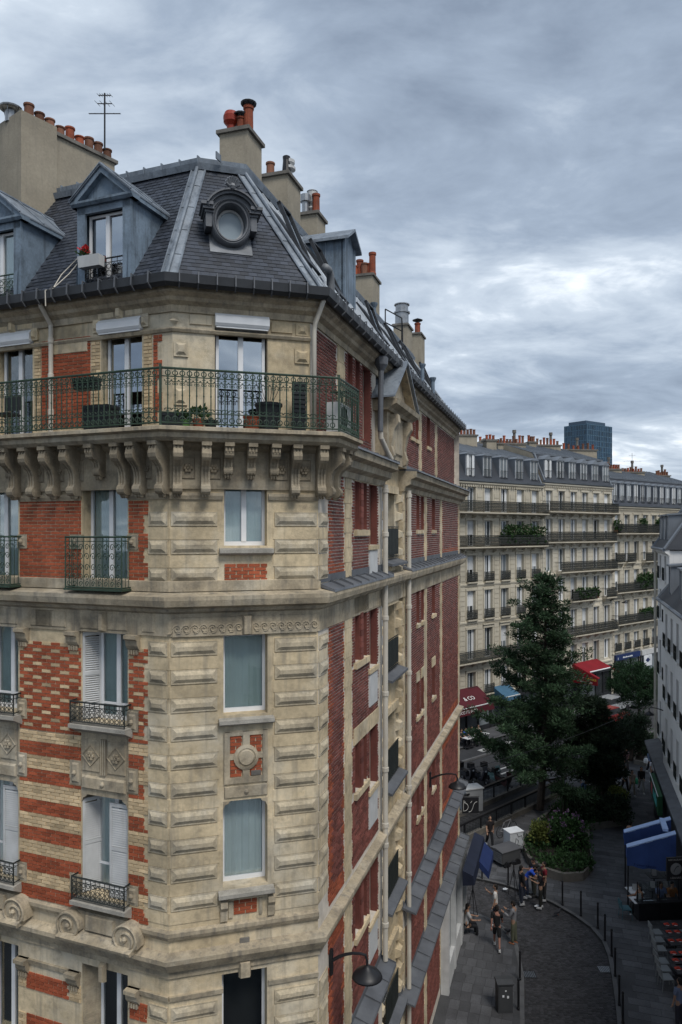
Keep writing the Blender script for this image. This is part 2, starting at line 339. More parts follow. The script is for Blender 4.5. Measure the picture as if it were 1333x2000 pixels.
    for tl in ('trousers', 'shorts'):
        v2 = [pelv + Vector((0, 0, .04)), pelv + Vector((0, 0, -.04))]; e2 = [(0, 1)]; r2 = [(.145, .115), (.15, .12)]
        for q in (l, r):
            k = len(v2); v2 += [q[0], q[1]]; e2 += [(1, k), (k, k + 1)]; r2 += [.105, .082]
            if tl == 'trousers': v2.append(q[2]); e2.append((k + 1, k + 2)); r2.append(.065)
        out[tl] = skin_mesh(v2, e2, r2, tl, 2)
    s = MB()
    for q in (l, r):
        s.ball(q[2] + Vector((0, -.05, -.045)), (.05, .135, .045), 10)
        s.box(W_, q[2].x - .045, q[2].x + .045, -q[2].y - .07, -q[2].y + .17, q[2].z - .09, q[2].z - .065)
    out['shoes'] = s.mesh('shoes', WHITE, True)
    h = MB(); h.ball(hd + rotx(Vector((0, .018, .055)), lean + head), (.086, .095, .092), 12, M=hr); h.ball(hd + rotx(Vector((0, .045, .0)), lean + head), (.082, .07, .1), 12, M=hr); out['hair_short'] = h.mesh('hair', WHITE, True)
    h.ball(hd + rotx(Vector((0, .05, -.10)), lean + head), (.095, .055, .17), 12, M=hr); out['hair_long'] = h.mesh('hair', WHITE, True)
    return out
POSES = {
    'stand': figure('stand', ((.03, .03), (-.03, .05)), ((.05, .12, .2), (.0, .12, .25))),
    'walk': figure('walk', ((.38, .12), (-.30, .35)), ((-.35, .1, .25), (.35, .1, .4)), lean=.05),
    'phone': figure('phone', ((.05, .05), (-.05, .05)), ((.45, .1, 1.55), (.4, .1, 1.5)), head=.35),
    'drink': figure('drink', ((.02, .03), (.08, .12)), ((.05, .12, .3), (.6, .15, 1.7))),
    'sit': figure('sit', ((1.5, 1.5), (1.42, 1.35)), ((.5, .1, .9), (.45, .12, 1.0)), lean=.1, pel=.50),
    'bend': figure('bend', ((.15, .1), (-.05, .1)), ((1.0, .1, .6), (.9, .1, .8)), lean=.65, head=.2),
    'ride': figure('ride', ((.1, .08), (-.1, .05)), ((.9, .1, .4), (.9, .1, .4)), lean=.1),
}
def person(label, loc, face, pose='stand', top=(.5, .5, .5), sleeve='short', legs='trousers', leg_c=(.02, .02, .025), shoe=(.4, .4, .4), hair='hair_short', hair_c=(.012, .01, .009), skin=(.32, .19, .13), sc=1., group='people in the square'):
    """face: compass direction the person looks in, radians, 0 = +X"""
    f = POSES[pose]; M = Matrix.Translation(loc) @ Matrix.Rotation(face + pi / 2, 4, 'Z') @ Matrix.Scale(sc, 4)
    T = tag(put('person', None, None, M), label, 'person', group)
    def piece(nm, key, c):
        o = put(nm, f[key], T, M); nmat = 'cloth_%d_%d_%d' % tuple(int(x * 200) for x in c); mt = simple(nmat, c, .85)
        if not o.data.materials: o.data.materials.append(mt)
        o.material_slots[0].link = 'OBJECT'; o.material_slots[0].material = mt; return o
    piece('body', 'body', skin); piece('top', sleeve, top); piece(legs, legs, leg_c); piece('shoes', 'shoes', shoe); piece('hair', hair, hair_c); return T
# ================================================================== the corner building
P1, P2 = Vector((-3.077, 12.84)), Vector((-.432, 13.59))
L = Fr(P1, (.9326, -.361)); C = Fr(P1, P2 - P1); R = Fr(P2, (.302, .953)); CW = (P2 - P1).length
RE = 18.4                                                  # length of the street side
PATH = [L.pt(-9, 0, 0).xy, P1, P2, R.pt(RE, 0, 0).xy]
TP = offset_path(PATH, -.2); Lt = Fr(TP[1], L.d); Ct = Fr(TP[1], C.d); Rt = Fr(TP[2], R.d); CWt = (TP[2] - TP[1]).length
B = thing('corner_building', 'red brick and limestone corner apartment building with slate mansard roof', 'building', (P1.x, P1.y, 0))
def part(name, mb, m, p=None, smooth=False): return mb.build(name, m, p or B, smooth)
# dark core behind the windows, its colour stands in for the shade of the rooms
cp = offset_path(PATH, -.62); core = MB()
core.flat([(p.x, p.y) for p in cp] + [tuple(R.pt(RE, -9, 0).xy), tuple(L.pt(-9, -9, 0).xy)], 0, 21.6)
part('shade_core', core, ROOM)
def wall(mb, fr, s0, s1, z0, z1, holes, o=0., depth=.25, mi=0):
    ss = sorted({s0, s1, *[x for h in holes for x in h[:2] if s0 < x < s1]}); zs = sorted({z0, z1, *[x for h in holes for x in h[2:4] if z0 < x < z1]})
    for a, b in zip(ss, ss[1:]):
        for c, d in zip(zs, zs[1:]):
            sm, zm = (a + b) / 2, (c + d) / 2
            if any(h[0] < sm < h[1] and h[2] < zm < h[3] for h in holes): continue
            mb.quad(fr.pt(a, o, c), fr.pt(b, o, c), fr.pt(b, o, d), fr.pt(a, o, d), mi)
    for h in holes:
        a, b, c, d = h[:4]; q = o - depth
        for (p, r) in (((a, c), (a, d)), ((b, d), (b, c)), ((a, d), (b, d)), ((b, c), (a, c))):
            mb.quad(fr.pt(p[0], o, p[1]), fr.pt(r[0], o, r[1]), fr.pt(r[0], q, r[1]), fr.pt(p[0], q, p[1]), mi)
# ---- bricks
NB = .0665; BL = .2230
brick_me = MB(); brick_me.add([(-.102, 0, -.0256), (.102, 0, -.0256), (.102, 0, .0256), (-.102, 0, .0256), (-.100, -.016, -.0243), (.100, -.016, -.0243), (.100, -.016, .0243), (-.100, -.016, .0243)],
                             [(4, 5, 6, 7), (0, 1, 5, 4), (1, 2, 6, 5), (2, 3, 7, 6), (3, 0, 4, 7)])
brick_me = brick_me.mesh('brick', BRICK_O)
WALLB = {k: MB() for k in ('red', 'dark', 'orange', 'cream')}
singles = [0]
def bricks(fr, s0, s1, z0, z1, kind, o=0., holes=(), single=False, edge=None, scale=1.):
    nb = NB * scale; bl = BL * scale
    rows = int(round((z1 - z0) / nb))
    for r in range(rows):
        z = z0 + (r + .5) * nb
        if z + nb * .45 > z1 + .01: break
        a, b = s0, s1
        if edge: a, b = edge(z, a, b)
        x = a - (bl / 2 if r % 2 else 0)
        i = 0
        while x < b - .02:
            p, q = max(x, a), min(x + bl, b); x += bl; i += 1
            if q - p < .05: continue
            segs = [(p, q)]
            for h in holes:
                if h[2] - .01 < z < h[3] + .01:
                    ns = []
                    for p, q in segs:
                        if q <= h[0] or p >= h[1]: ns.append((p, q)); continue
                        if h[0] - p > .05: ns.append((p, h[0]))
                        if q - h[1] > .05: ns.append((h[1], q))
                    segs = ns
            for p, q in segs:
                k = kind(r, i, z, (p + q) / 2) if callable(kind) else kind
                if single and k == 'red' and singles[0] < 300 and q - p > bl * .95:
                    put('brick', brick_me, B, fr.M((p + q) / 2, o, z)); singles[0] += 1; continue
                e = .014 + R_.random() * .006; j1, j2 = (.345, .33) if fr in (R, Rt) else (.41, .39)
                WALLB[k].add([fr.pt(p + .009, o, z - nb * j1), fr.pt(q - .009, o, z - nb * j1), fr.pt(q - .009, o, z + nb * j1), fr.pt(p + .009, o, z + nb * j1),
                              fr.pt(p + .011, o + e, z - nb * j2), fr.pt(q - .011, o + e, z - nb * j2), fr.pt(q - .011, o + e, z + nb * j2), fr.pt(p + .011, o + e, z + nb * j2)],
                             [(4, 5, 6, 7), (0, 1, 5, 4), (1, 2, 6, 5), (2, 3, 7, 6), (3, 0, 4, 7)])
# ---- windows
def window(fr, s0, s1, z0, z1, o=-.2, mullions=1, rail=None, frame_m=WHITE, pane_m=GLASS, curt=None, parent=None, fw=.055, gap=None):
    p = parent or B; f = MB()
    f.box(fr, s0, s0 + fw, o - .05, o, z0, z1); f.box(fr, s1 - fw, s1, o - .05, o, z0, z1)
    f.box(fr, s0 + fw, s1 - fw, o - .05, o, z0, z0 + fw * 1.4); f.box(fr, s0 + fw, s1 - fw, o - .05, o, z1 - fw, z1)
    xs = [s0 + fw] + [s0 + (s1 - s0) * (k + 1) / (mullions + 1) for k in range(mullions)] + [s1 - fw]
    for x in xs[1:-1]: f.box(fr, x - fw * .85, x + fw * .85, o - .045, o + .012, z0 + fw * 1.4, z1 - fw)
    for zr in (rail or []): f.box(fr, s0 + fw, s1 - fw, o - .04, o - .003, zr - .02, zr + .02)
    w = f.build('window', frame_m, p)
    for a, b in zip(xs, xs[1:]):
        MB().box(fr, a, b, o - .03, o - .022, z0 + fw, z1 - fw).build('pane', pane_m, w)
    if curt:
        c = MB(); n = 26
        for (a, b, m) in curt if isinstance(curt, list) else [(s0, s1, curt)]:
            pts = [fr.pt(a + (b - a) * i / n, o - .075 + (.006 if m is CURT else .012) * (sin(i * .9 + a * 7) + .7 * sin(i * 2.3 + a * 3) + .5 * sin(i * .37 + 1)), 0) for i in range(n + 1)]
            for i in range(n): c.quad(pts[i] + Vector((0, 0, z0)), pts[i + 1] + Vector((0, 0, z0)), pts[i + 1] + Vector((0, 0, z1)), pts[i] + Vector((0, 0, z1)))
        c.build('curtain', curt[0][2] if isinstance(curt, list) else curt, w, True)
    return w
def shutter(fr, s0, s1, z0, z1, o, parent, m=WHITE_D, ang=None):
    b = MB(); f2 = fr
    if ang is not None:      # leaf hinged at s0 and swung by ang from the wall plane
        d = Vector((fr.d.x * cos(ang) - fr.d.y * sin(ang), fr.d.x * sin(ang) + fr.d.y * cos(ang)))
        f2 = Fr(fr.pt(s0, o, 0).xy, d); w = s1 - s0; s0, s1, o = 0, w, 0
    b.box(f2, s0, s0 + .05, o - .03, o, z0, z1); b.box(f2, s1 - .05, s1, o - .03, o, z0, z1)
    for zz in (z0, (z0 + z1) / 2, z1 - .07): b.box(f2, s0 + .05, s1 - .05, o - .03, o, zz, zz + .07)
    z = z0 + .085
    while z < z1 - .09:
        b.add([f2.pt(s0 + .05, o - .028, z + .03), f2.pt(s1 - .05, o - .028, z + .03), f2.pt(s1 - .05, o - .002, z), f2.pt(s0 + .05, o - .002, z)], [(0, 1, 2, 3)])
        z += .042
    return b.build('shutter', m, parent)
# ---- pixel table -> openings
def lz(v, u=205): return L.z(u, v)
def cz(v, u=475): return C.z(u, v)
LW = [(-1.95, -.9), (-4.56, -3.51)]
L4z, L3z, L2z, L1z = (lz(1150), lz(920)), (lz(1412), lz(1236)), (lz(1756), lz(1556)), (7.0, lz(1893))
C4 = (C.s(438), C.s(522), cz(1066), cz(922)); C3 = (C.s(437), C.s(523), cz(1396), cz(1240)); C2 = (C.s(436), C.s(523), cz(1730), cz(1562)); C1 = (C.s(434), C.s(522), 7.2, cz(1897))
wl = MB(); Lh = [(a, b, z0, z1) for a, b in LW for z0, z1 in (L4z, L3z, L2z, L1z)]
wall(wl, L, -9, 0, 0, 19.0, Lh, depth=.4)
wall(wl, C, 0, CW, 0, 19.0, [C4, C3, C2, C1], depth=.4)
part('wall', wl, STONE)
# top storey, set back
T5 = [(Lt.s(198, 0), Lt.s(278), 19.1, Lt.z(240, 645)), (Lt.s(198) - 2.61, Lt.s(278) - 2.61, 19.1, Lt.z(240, 645))]
C5 = (Ct.s(420), Ct.s(523), 19.1, Ct.z(475, 640))
wt = MB(); wall(wt, Lt, -9, 0, 18.9, 21.6, T5, depth=.38); wall(wt, Ct, 0, CWt, 18.9, 21.6, [C5], depth=.38)
part('attic_wall', wt, STONE)
# street side
RS = [18.4, 15.45, 12.55, 9.35]
SL1 = [(2.42, 2.78), (3.02, 3.38)]; VO = (3.62, 4.32); SL2 = [(9.2, 9.6), (9.95, 10.35), (11.85, 12.4), (7.75, 8.15)]
Rh = []
for zt in RS:
    for a, b in SL1 + SL2: Rh.append((a, b, zt - 1.08, zt))
    Rh.append((*VO, zt - 1.45, zt))
wr = MB()
wall(wr, R, 0, 4.9, 0, 19, [h for h in Rh if h[1] < 4.9], depth=.22); wall(wr, R, 7.3, RE, 0, 19, [h for h in Rh if h[0] > 7.3], depth=.22)
part('street_wall', wr, MORTAR)
Rth = [(a, b, 20.25, 21.28) for a, b in SL1 + SL2] + [(*VO, 19.5, 21.28)]
wr = MB(); wall(wr, Rt, 0, 4.9, 18.9, 21.7, [h for h in Rth if h[1] < 4.9], depth=.22); part('street_attic_wall', wr, MORTAR); wr = MB(); wall(wr, Rt, 7.3, RE, 18.9, 21.7, [h for h in Rth if h[0] > 7.3], depth=.22)
part('street_attic_wall', wr, MORTAR)
wr = MB(); wr.quad(R.pt(RE, 0, 0), R.pt(RE, -9, 0), R.pt(RE, -9, 21.7), R.pt(RE, 0, 21.7)); part('end_wall', wr, MORTAR)
# ---- brick panels
sq = L.s(291); sq2 = L.s(282)
def tooth(z, a, b): return a, (b if int(z / .27) % 2 else b - .085)
def toothl(z, a, b): return (a if int(z / .27) % 2 else a + .05), (b if int(z / .27 + .5) % 2 else b - .05)
pA = (-3.47, -1.96); pB = (-.88, sq)
def stripe(r, i, z, s): return 'red' if int((z - 10.14) / (NB * 4.2)) % 2 == 0 else 'cream'
def basket(r, i, z, s): return 'cream' if (r % 2 == 1 and i % 2 == (r // 2) % 2) else 'red'
blocks4 = [(-2.2, -1.95, 16.95, 17.22), (-3.51, -3.3, 16.95, 17.22), (-.9, -.68, 16.95, 17.22)]
bricks(L, *pA, lz(1132, 105), lz(977, 105), 'red', holes=blocks4, single=True)
bricks(L, *pB, lz(1134, 270), lz(977, 270), 'red', holes=blocks4, edge=tooth, single=True)
b3 = [(-2.2, -1.95, 13.62, 13.98), (-.9, -.66, 13.62, 13.98), (-3.51, -3.3, 13.62, 13.98), (-2.2, -1.95, 12.5, 12.95), (-.9, -.66, 12.5, 12.95), (-3.51, -3.3, 12.5, 12.95)]
bricks(L, *pA, 13.42, lz(1250, 105), basket, holes=b3); bricks(L, *pB, 13.42, lz(1262, 270), basket, holes=b3, edge=tooth)
b2 = b3 + [(-2.2, -1.95, 10.45, 10.8), (-.9, -.66, 10.45, 10.8), (-3.51, -3.3, 10.45, 10.8)]
bricks(L, *pA, 10.14, 13.40, stripe, holes=b2); bricks(L, *pB, 10.14, 13.40, stripe, holes=b2, edge=tooth)
for k in range(4):
    z = 8.72 - k * .82
    bricks(L, -3.3, -2.25, z - .36, z, 'red'); bricks(L, -3.5, -3.31, z - .36, z, 'cream'); bricks(L, -2.24, -1.96, z - .36, z, 'cream'); bricks(L, -.86, sq - .02, z - .36, z, 'red')
bricks(Lt, Lt.s(82), Lt.s(178), 19.3, Lt.z(130, 662), 'red'); bricks(Lt, Lt.s(300), Lt.s(318), 19.3, Lt.z(310, 648), 'red', edge=lambda z, a, b: (a, b if int(z / .33) % 2 else b - .1))
bricks(Lt, Lt.s(179), Lt.s(197), 19.3, Lt.z(190, 660), 'cream'); bricks(Lt, Lt.s(281), Lt.s(298), 19.3, Lt.z(290, 650), 'cream'); bricks(Lt, Lt.s(68), Lt.s(81), 19.3, Lt.z(75, 665), 'cream')
bricks(C, C.s(438), C.s(523), cz(1136), cz(1097), 'red')
for a, b in ((449, 474), (488, 513)):
    for c, d in ((1436, 1470), (1482, 1516)): bricks(C, C.s(a), C.s(b), cz(d), cz(c), 'red')
bricks(C, C.s(456), C.s(503), cz(1784), cz(1757), 'red')
# street side bricks
def border(z0, z1, a, b):
    return lambda r, i, z, s: 'dark' if a + .25 < s < b - .12 and z0 + .3 < z < z1 - .35 else 'orange'
lev = [(16.3, 18.75), (9.85, 15.75), (6.6, 9.3), (.5, 5.8)]
for z0, z1 in lev:
    bricks(R, .56, 1.62, z0, z1, border(z0, z1, .56, 1.62), edge=toothl)
    hs = [h for h in Rh] + [(2.3, 3.5, h[3], h[3] + .38) for h in Rh if h[0] == 2.42] + [(2.3, 3.5, h[2] - .14, h[2]) for h in Rh if h[0] == 2.42] + [(3.5, 4.4, h[3], h[3] + .38) for h in Rh if h[0] == VO[0]] + [(3.55, 4.4, h[2] - .9, h[2]) for h in Rh if h[0] == VO[0]]
    hs2 = [h for h in Rh] + [(h[0] - .08, h[1] + .08, h[3], h[3] + .32) for h in Rh] + [(h[0] - .08, h[1] + .08, h[2] - .14, h[2]) for h in Rh]
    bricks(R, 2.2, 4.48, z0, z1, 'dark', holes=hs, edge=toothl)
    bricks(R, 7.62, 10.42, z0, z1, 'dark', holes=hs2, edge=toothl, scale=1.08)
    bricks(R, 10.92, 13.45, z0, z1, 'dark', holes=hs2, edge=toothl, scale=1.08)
    bricks(R, 13.95, 18.0, z0, z1, border(z0, z1, 13.9, 18.0), edge=toothl, scale=1.12)
hs2 = [h for h in Rth] + [(h[0] - .08, h[1] + .08, h[3], h[3] + .3) for h in Rth]
for a, b in ((.1, 1.62), (2.2, 4.48), (7.62, 10.42), (10.92, 13.45), (13.95, 18.2)): bricks(Rt, a, b, 19.05, 21.25, 'dark', holes=hs2, edge=toothl)
for k, m in (('red', BRICK), ('dark', BRICK_R), ('orange', BRICK_X), ('cream', CREAM)): stuff(WALLB[k].build('brickwork', m, B))
# plain stone strips, lintels, sills of the street side
st = MB()
def strip(s0, s1, z0, z1, fr=R):
    z = z0; k = 0
    while z < z1:
        e = .06 if k % 2 else 0; st.cut().box(fr, s0 - e, s1 + e, -.02, .022, z + .004, min(z + .31, z1)); z += .315; k += 1
for z0, z1 in lev:
    for a, b in ((1.69, 2.13), (10.5, 10.84), (13.53, 13.87), (7.35, 7.6), (18.05, 18.4)): strip(a, b, z0, z1)
for a, b in ((1.69, 2.13), (10.5, 10.84), (13.53, 13.87)): strip(a, b, 19.05, 21.4, Rt)
for zt in RS:
    st.cut().box(R, 2.32, 2.9, -.05, .03, zt, zt + .36); st.cut().box(R, 2.906, 3.5, -.05, .03, zt, zt + .36); st.cut().box(R, 3.506, 4.45, -.05, .03, zt, zt + .36)
    st.cut().box(R, 2.36, 3.46, -.1, .08, zt - 1.22, zt - 1.085); st.cut().box(R, 3.55, 4.4, -.1, .06, zt - 1.56, zt - 1.455)
    for a, b in SL2: st.cut().box(R, a - .07, b + .07, -.05, .03, zt, zt + .3); st.cut().box(R, a - .06, b + .06, -.1, .07, zt - 1.2, zt - 1.085)
for a, b in SL2: st.cut().box(Rt, a - .07, b + .07, -.05, .03, 21.28, 21.56); st.cut().box(Rt, a - .06, b + .06, -.1, .07, 20.13, 20.245)
st.cut().box(Rt, 2.25, 4.45, -.05, .035, 21.29, 21.62)
pieces('dressed_stone', st, STONE, B)
BROWN_M = mat('brown_frame', (.06, .035, .028), .7, .1, 3)  # dark brown colour of the wider street-side window frames
def reveal(fr, a, b, z0, z1):
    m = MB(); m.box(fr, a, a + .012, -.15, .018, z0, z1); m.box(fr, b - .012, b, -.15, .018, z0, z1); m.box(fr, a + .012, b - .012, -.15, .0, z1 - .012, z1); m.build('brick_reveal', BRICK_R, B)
pn = MB()
for zt in RS:
    pn.cut().box(R, 3.6, 4.34, -.02, .03, zt - 2.35, zt - 1.6)
    o = -.16
    for a, b in SL1 + SL2:
        w = window(R, a, b, zt - 1.08, zt, o=o, mullions=0, frame_m=BRICK_R, fw=.04); reveal(R, a, b, zt - 1.08, zt)
    window(R, *VO, zt - 1.45, zt, o=-.19, mullions=1, frame_m=BROWN_M); reveal(R, *VO, zt - 1.45, zt)
pieces('white_panel', pn, WHITE_D, B)
for a, b in SL1 + SL2: window(Rt, a, b, 20.25, 21.28, o=-.16, mullions=0, frame_m=BRICK_R, fw=.04); reveal(Rt, a, b, 20.25, 21.28)
window(Rt, *VO, 19.5, 21.28, o=-.19, frame_m=BROWN_M); reveal(Rt, *VO, 19.5, 21.28)
# brick piers standing between the narrow openings
pr = MB()
for zt in RS:
    pr.cut()
    for z in [zt - 1.08 + NB * 2 * k for k in range(8)]: pr.box(R, 2.80, 3.0, -.03, .05, z + .004, z + NB * 2 - .006)
pieces('brick_pier', pr, BRICK_R, B)
# ---- quoins
q = MB()
q1 = C.s(425); q0 = C.s(537); ret = L.s(290.5)
def course(z0, z1, ex=0.):
    z = z1
    while z - .26 > z0:
        a, b = z - .26, z - .005
        for (fr, s0, s1) in ((C, .03, q1), (C, q0, CW - .03), (L, ret + .01, -.03), (R, .03, .5)):
            q.cut().box(fr, s0, s1, -.05, .024, a, b); q.frus(fr, s0 + .025, s1 - .025, .024, .062, a + .025, b - .025, .065)
        z -= .508
course(10.0, 15.30); course(16.28, cz(1001, 380) + .02); course(5.0, 8.75)
pieces('quoin_block', q, QUOIN, B)
# joints between plain courses: shallow slabs between the raised blocks
jn = MB()
def plain(z0, z1):
    z = z1 - .28
    while z > z0:
        for (fr, s0, s1) in ((C, .002, q1 + .03), (C, q0 - .03, CW - .002), (L, ret - .06, -.002), (R, .002, .55)):
            jn.cut().box(fr, s0, s1, -.04, .012, z - .225, z - .005)
        z -= .508
plain(10.0, 15.30); plain(16.3, cz(1001, 380) + .02); plain(5, 8.75)
pieces('ashlar_block', jn, STONE, B)
# ---- string courses, cornices
sc_ = MB()
sc_.cut(); sweep(sc_, PATH, [(-.05, 15.40), (.03, 15.40), (.03, 15.80), (.10, 15.84), (.13, 15.90), (.27, 15.95), (.30, 16.06), (.30, 16.13), (-.05, 16.2)])
sc_.cut(); sweep(sc_, PATH, [(-.05, 9.28), (.04, 9.28), (.04, 9.40), (.12, 9.44), (.17, 9.54), (.2, 9.60), (.2, 9.68), (-.05, 9.74)])
sc_.cut(); sweep(sc_, PATH[:3], [(-.05, 9.96), (.05, 9.96), (.08, 10.03), (.08, 10.1), (-.05, 10.14)])
for fr, a, b in ((L, -3.48, -1.97), (L, -.88, -.001), (C, .001, C4[0] - .02), (C, C4[1] + .02, CW)):
    sc_.cut().side(fr, [(-.05, 17.86), (.03, 17.86), (.06, 17.93), (.06, 17.98), (-.05, 17.98)], a, b)
    sc_.cut().side(fr, [(-.05, 8.86), (.035, 8.86), (.05, 8.95), (-.05, 8.95)], a, b)
sc_.cut(); sweep(sc_, PATH[:3], [(-.05, 16.2), (.05, 16.2), (.05, 16.38), (-.05, 16.41)])
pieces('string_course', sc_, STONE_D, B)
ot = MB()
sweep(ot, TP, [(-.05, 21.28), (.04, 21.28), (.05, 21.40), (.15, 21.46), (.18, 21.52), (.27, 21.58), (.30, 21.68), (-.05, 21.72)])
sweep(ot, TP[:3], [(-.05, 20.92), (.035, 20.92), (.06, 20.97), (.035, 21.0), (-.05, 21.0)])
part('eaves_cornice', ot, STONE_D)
# ---- balcony of the top storey: slab, mouldings, consoles, railing
BAL = thing_b = put('balcony', None, B, Matrix.Translation((P1.x, P1.y, 19.0)))
sp_ = [PATH[0], P1, P2, R.pt(1.0, 0, 0).xy]
sl = MB(); sweep(sl, sp_, [(-.3, 18.86), (.42, 18.86), (.50, 18.92), (.50, 19.00), (.60, 19.03), (.60, 19.09), (.52, 19.11), (-.3, 19.12)])
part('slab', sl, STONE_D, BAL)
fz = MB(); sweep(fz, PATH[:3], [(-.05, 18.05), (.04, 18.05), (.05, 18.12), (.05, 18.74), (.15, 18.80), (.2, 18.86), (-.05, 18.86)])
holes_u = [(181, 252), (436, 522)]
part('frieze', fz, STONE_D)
def console_mesh(h, w, name):
    b = MB(); pr_ = []
    N_ = 18
    k_ = h / .85                                  # outer S-curve from the top front down to the wall
    pts = [(-.02, 0), (.44, 0), (.465, -.05 * k_), (.47, -.14 * k_), (.43, -.24 * k_), (.35, -.30 * k_), (.27, -.36 * k_), (.215, -.45 * k_), (.20, -.55 * k_), (.20, -.64 * k_), (.235, -.72 * k_), (.215, -.80 * k_), (.13, -.85 * k_), (-.02, -.86 * k_)]
    for x0, x1, e in ((-w / 2, -w * .28, 0), (-w * .28, -w * .09, -.018), (-w * .09, w * .09, 0), (w * .09, w * .28, -.018), (w * .28, w / 2, 0)):
        b.side(LOC, [(max(o * .86 + (e if o > 0 else 0), -.02), z) for o, z in pts], x0, x1)
    b.box(LOC, -w * .56, w * .56, 0, .43, 0, .07)
    Mx = Matrix.Rotation(pi / 2, 4, 'Y')
    for (o, z, r) in ((.285, -.14 * min(1, k_ * 1.3), .135 * min(1, k_ * 1.25)), (.13, -h + .09, .10 * min(1, k_ * 1.3))):
        for k, rr in ((1., r), (1.06, r * .72), (1.12, r * .42)):
            b.lathe((0, -o, z), [(rr, -w * .52 * k), (rr, w * .52 * k)], 12, M=Mx)
    for k in (-1, 0, 1): b.ball((k * w * .3, -.10, -h - .01), (w * .17, .06, .06), 8)
    return b.mesh(name, CONS)
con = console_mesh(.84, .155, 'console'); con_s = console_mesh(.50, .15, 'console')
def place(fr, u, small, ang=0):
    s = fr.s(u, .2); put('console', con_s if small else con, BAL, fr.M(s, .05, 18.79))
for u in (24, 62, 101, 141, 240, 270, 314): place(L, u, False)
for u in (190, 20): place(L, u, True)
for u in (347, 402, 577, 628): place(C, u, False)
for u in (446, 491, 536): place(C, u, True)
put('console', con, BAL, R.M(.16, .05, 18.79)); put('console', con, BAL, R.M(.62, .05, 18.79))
ro = MB()
def rosette(mb, fr, s, o, z, r=.07):
    for k in range(6):
        a = k * pi / 3; mb.ball(fr.pt(s + r * .6 * cos(a), o + .015, z + r * .6 * sin(a)), (r * .38, r * .38, r * .38), 6)
    mb.ball(fr.pt(s, o + .03, z), r * .3, 6)
for u in (367, 417, 549, 593):
    s = C.s(u); ro.cut().frus(C, s - .13, s + .13, .05, .072, 18.22, 18.62, .02); rosette(ro, C, s, .075, 18.42, .095)
for u in (83, 122, 160, 255, 292):
    s = L.s(u); ro.cut().frus(L, s - .1, s + .1, .05, .072, 18.22, 18.62, .02); rosette(ro, L, s, .075, 18.42, .07)
pieces('rosette', ro, CONS, B)
# railing: one baluster mesh repeated
bal = MB(); r_ = .0105
bal.tube([(0, 0, 0), (0, 0, .95)], .0105, 5)
for z in (.18, .5, .8): bal.ball((0, 0, z), (.016, .016, .026), 6)
bal.ring(LOC, 0, 0, .88, .042, r_, 10, 4); bal.ring(LOC, 0, 0, .09, .044, r_, 10, 4)
for sg in (-1, 1):
    bal.ring(LOC, sg * .030, 0, .755, .027, r_ * .8, 8, 4, a0=pi * .5, a1=pi * .5 + sg * 1.6 * pi)
    bal.ring(LOC, sg * .028, 0, .245, .026, r_ * .8, 8, 4, a0=-pi * .5, a1=-pi * .5 - sg * 1.6 * pi)
    bal.ring(LOC, sg * .025, 0, .69, .02, r_ * .7, 6, 3, a0=0, a1=2 * pi)
bal_me = bal.mesh('baluster', IRON)
rp_ = offset_path(sp_, .50); rail = MB()
for z, r in ((20.10, .022), (19.96, .010), (19.34, .010), (19.16, .014)):
    k = [Vector((p.x, p.y, z)) for p in rp_]
    rail.tube(k, r, 6)
rail.tube([Vector((rp_[3].x, rp_[3].y, z_)) for z_ in (19.1, 20.11)], .02, 6)
for p in rp_[1:3]: rail.box(W_, p.x - .02, p.x + .02, -p.y - .02, -p.y + .02, 19.1, 20.16)
e_ = R.pt(1.0, 0, 0)
for z, r in ((20.10, .022), (19.34, .010), (19.16, .014)): rail.tube([Vector((rp_[3].x, rp_[3].y, z)), R.pt(1.0, -.1, z)], r, 6)
rl = part('railing', rail, IRON, BAL)
for i in range(3):
    a, b = Vector(rp_[i]), Vector(rp_[i + 1])
    if i == 0: a = b + (a - b).normalized() * 5.6
    n = int((b - a).length / .118); an = atan2(b.y - a.y, b.x - a.x)
    for k in range(1, n):
        p = a.lerp(b, k / n); put('baluster', bal_me, rl, Matrix.Translation((p.x, p.y, 19.14)) @ Matrix.Rotation(an, 4, 'Z'))
for k in range(5): put('baluster', bal_me, rl, Matrix.Translation(R.pt(1.0, .05 + k * .105, 19.14)) @ Matrix.Rotation(R.a + pi / 2, 4, 'Z'))
# ---- chamfer windows
for (w, cu, mu, rails) in ((C4, CURT, 1, None), (C3, CURT, 0, None), (C2, CURT_W, 0, None), (C1, None, 0, None)):
    wd_ = window(C, w[0], w[1] + .0, w[2], w[3], o=-.26, mullions=mu, rail=rails, curt=cu)
ws5 = window(Ct, C5[0] + .03, C5[1] - .03, C5[2], C5[3], o=-.12, mullions=1, pane_m=GLASS_M)
def roller_box(fr, s0, s1, z0, z1, o0, o1):
    b = MB(); b.side(fr, [(o0, z0), (o1 - .03, z0), (o1, z0 + .05), (o1, z1 - .08), (o1 - .08, z1), (o0, z1)], s0, s1); b.box(fr, s0 + .02, s1 - .02, o0, o1 - .04, z0 - .03, z0)
    return part('roller_blind_box', b, WHITE)
roller_box(Ct, C5[0] - .0, C5[1] + .02, C5[3] - .02, C5[3] + .22, -.1, .13)
for i, t in enumerate(T5):
    window(Lt, t[0] + .03, t[1] - .02, t[2], t[3], o=-.16, mullions=1, pane_m=GLASS_M if i == 0 else GLASS, curt=None)
    roller_box(Lt, t[0] - .02, t[1] + .02, t[3] - .03, t[3] + .22, -.1, .12)
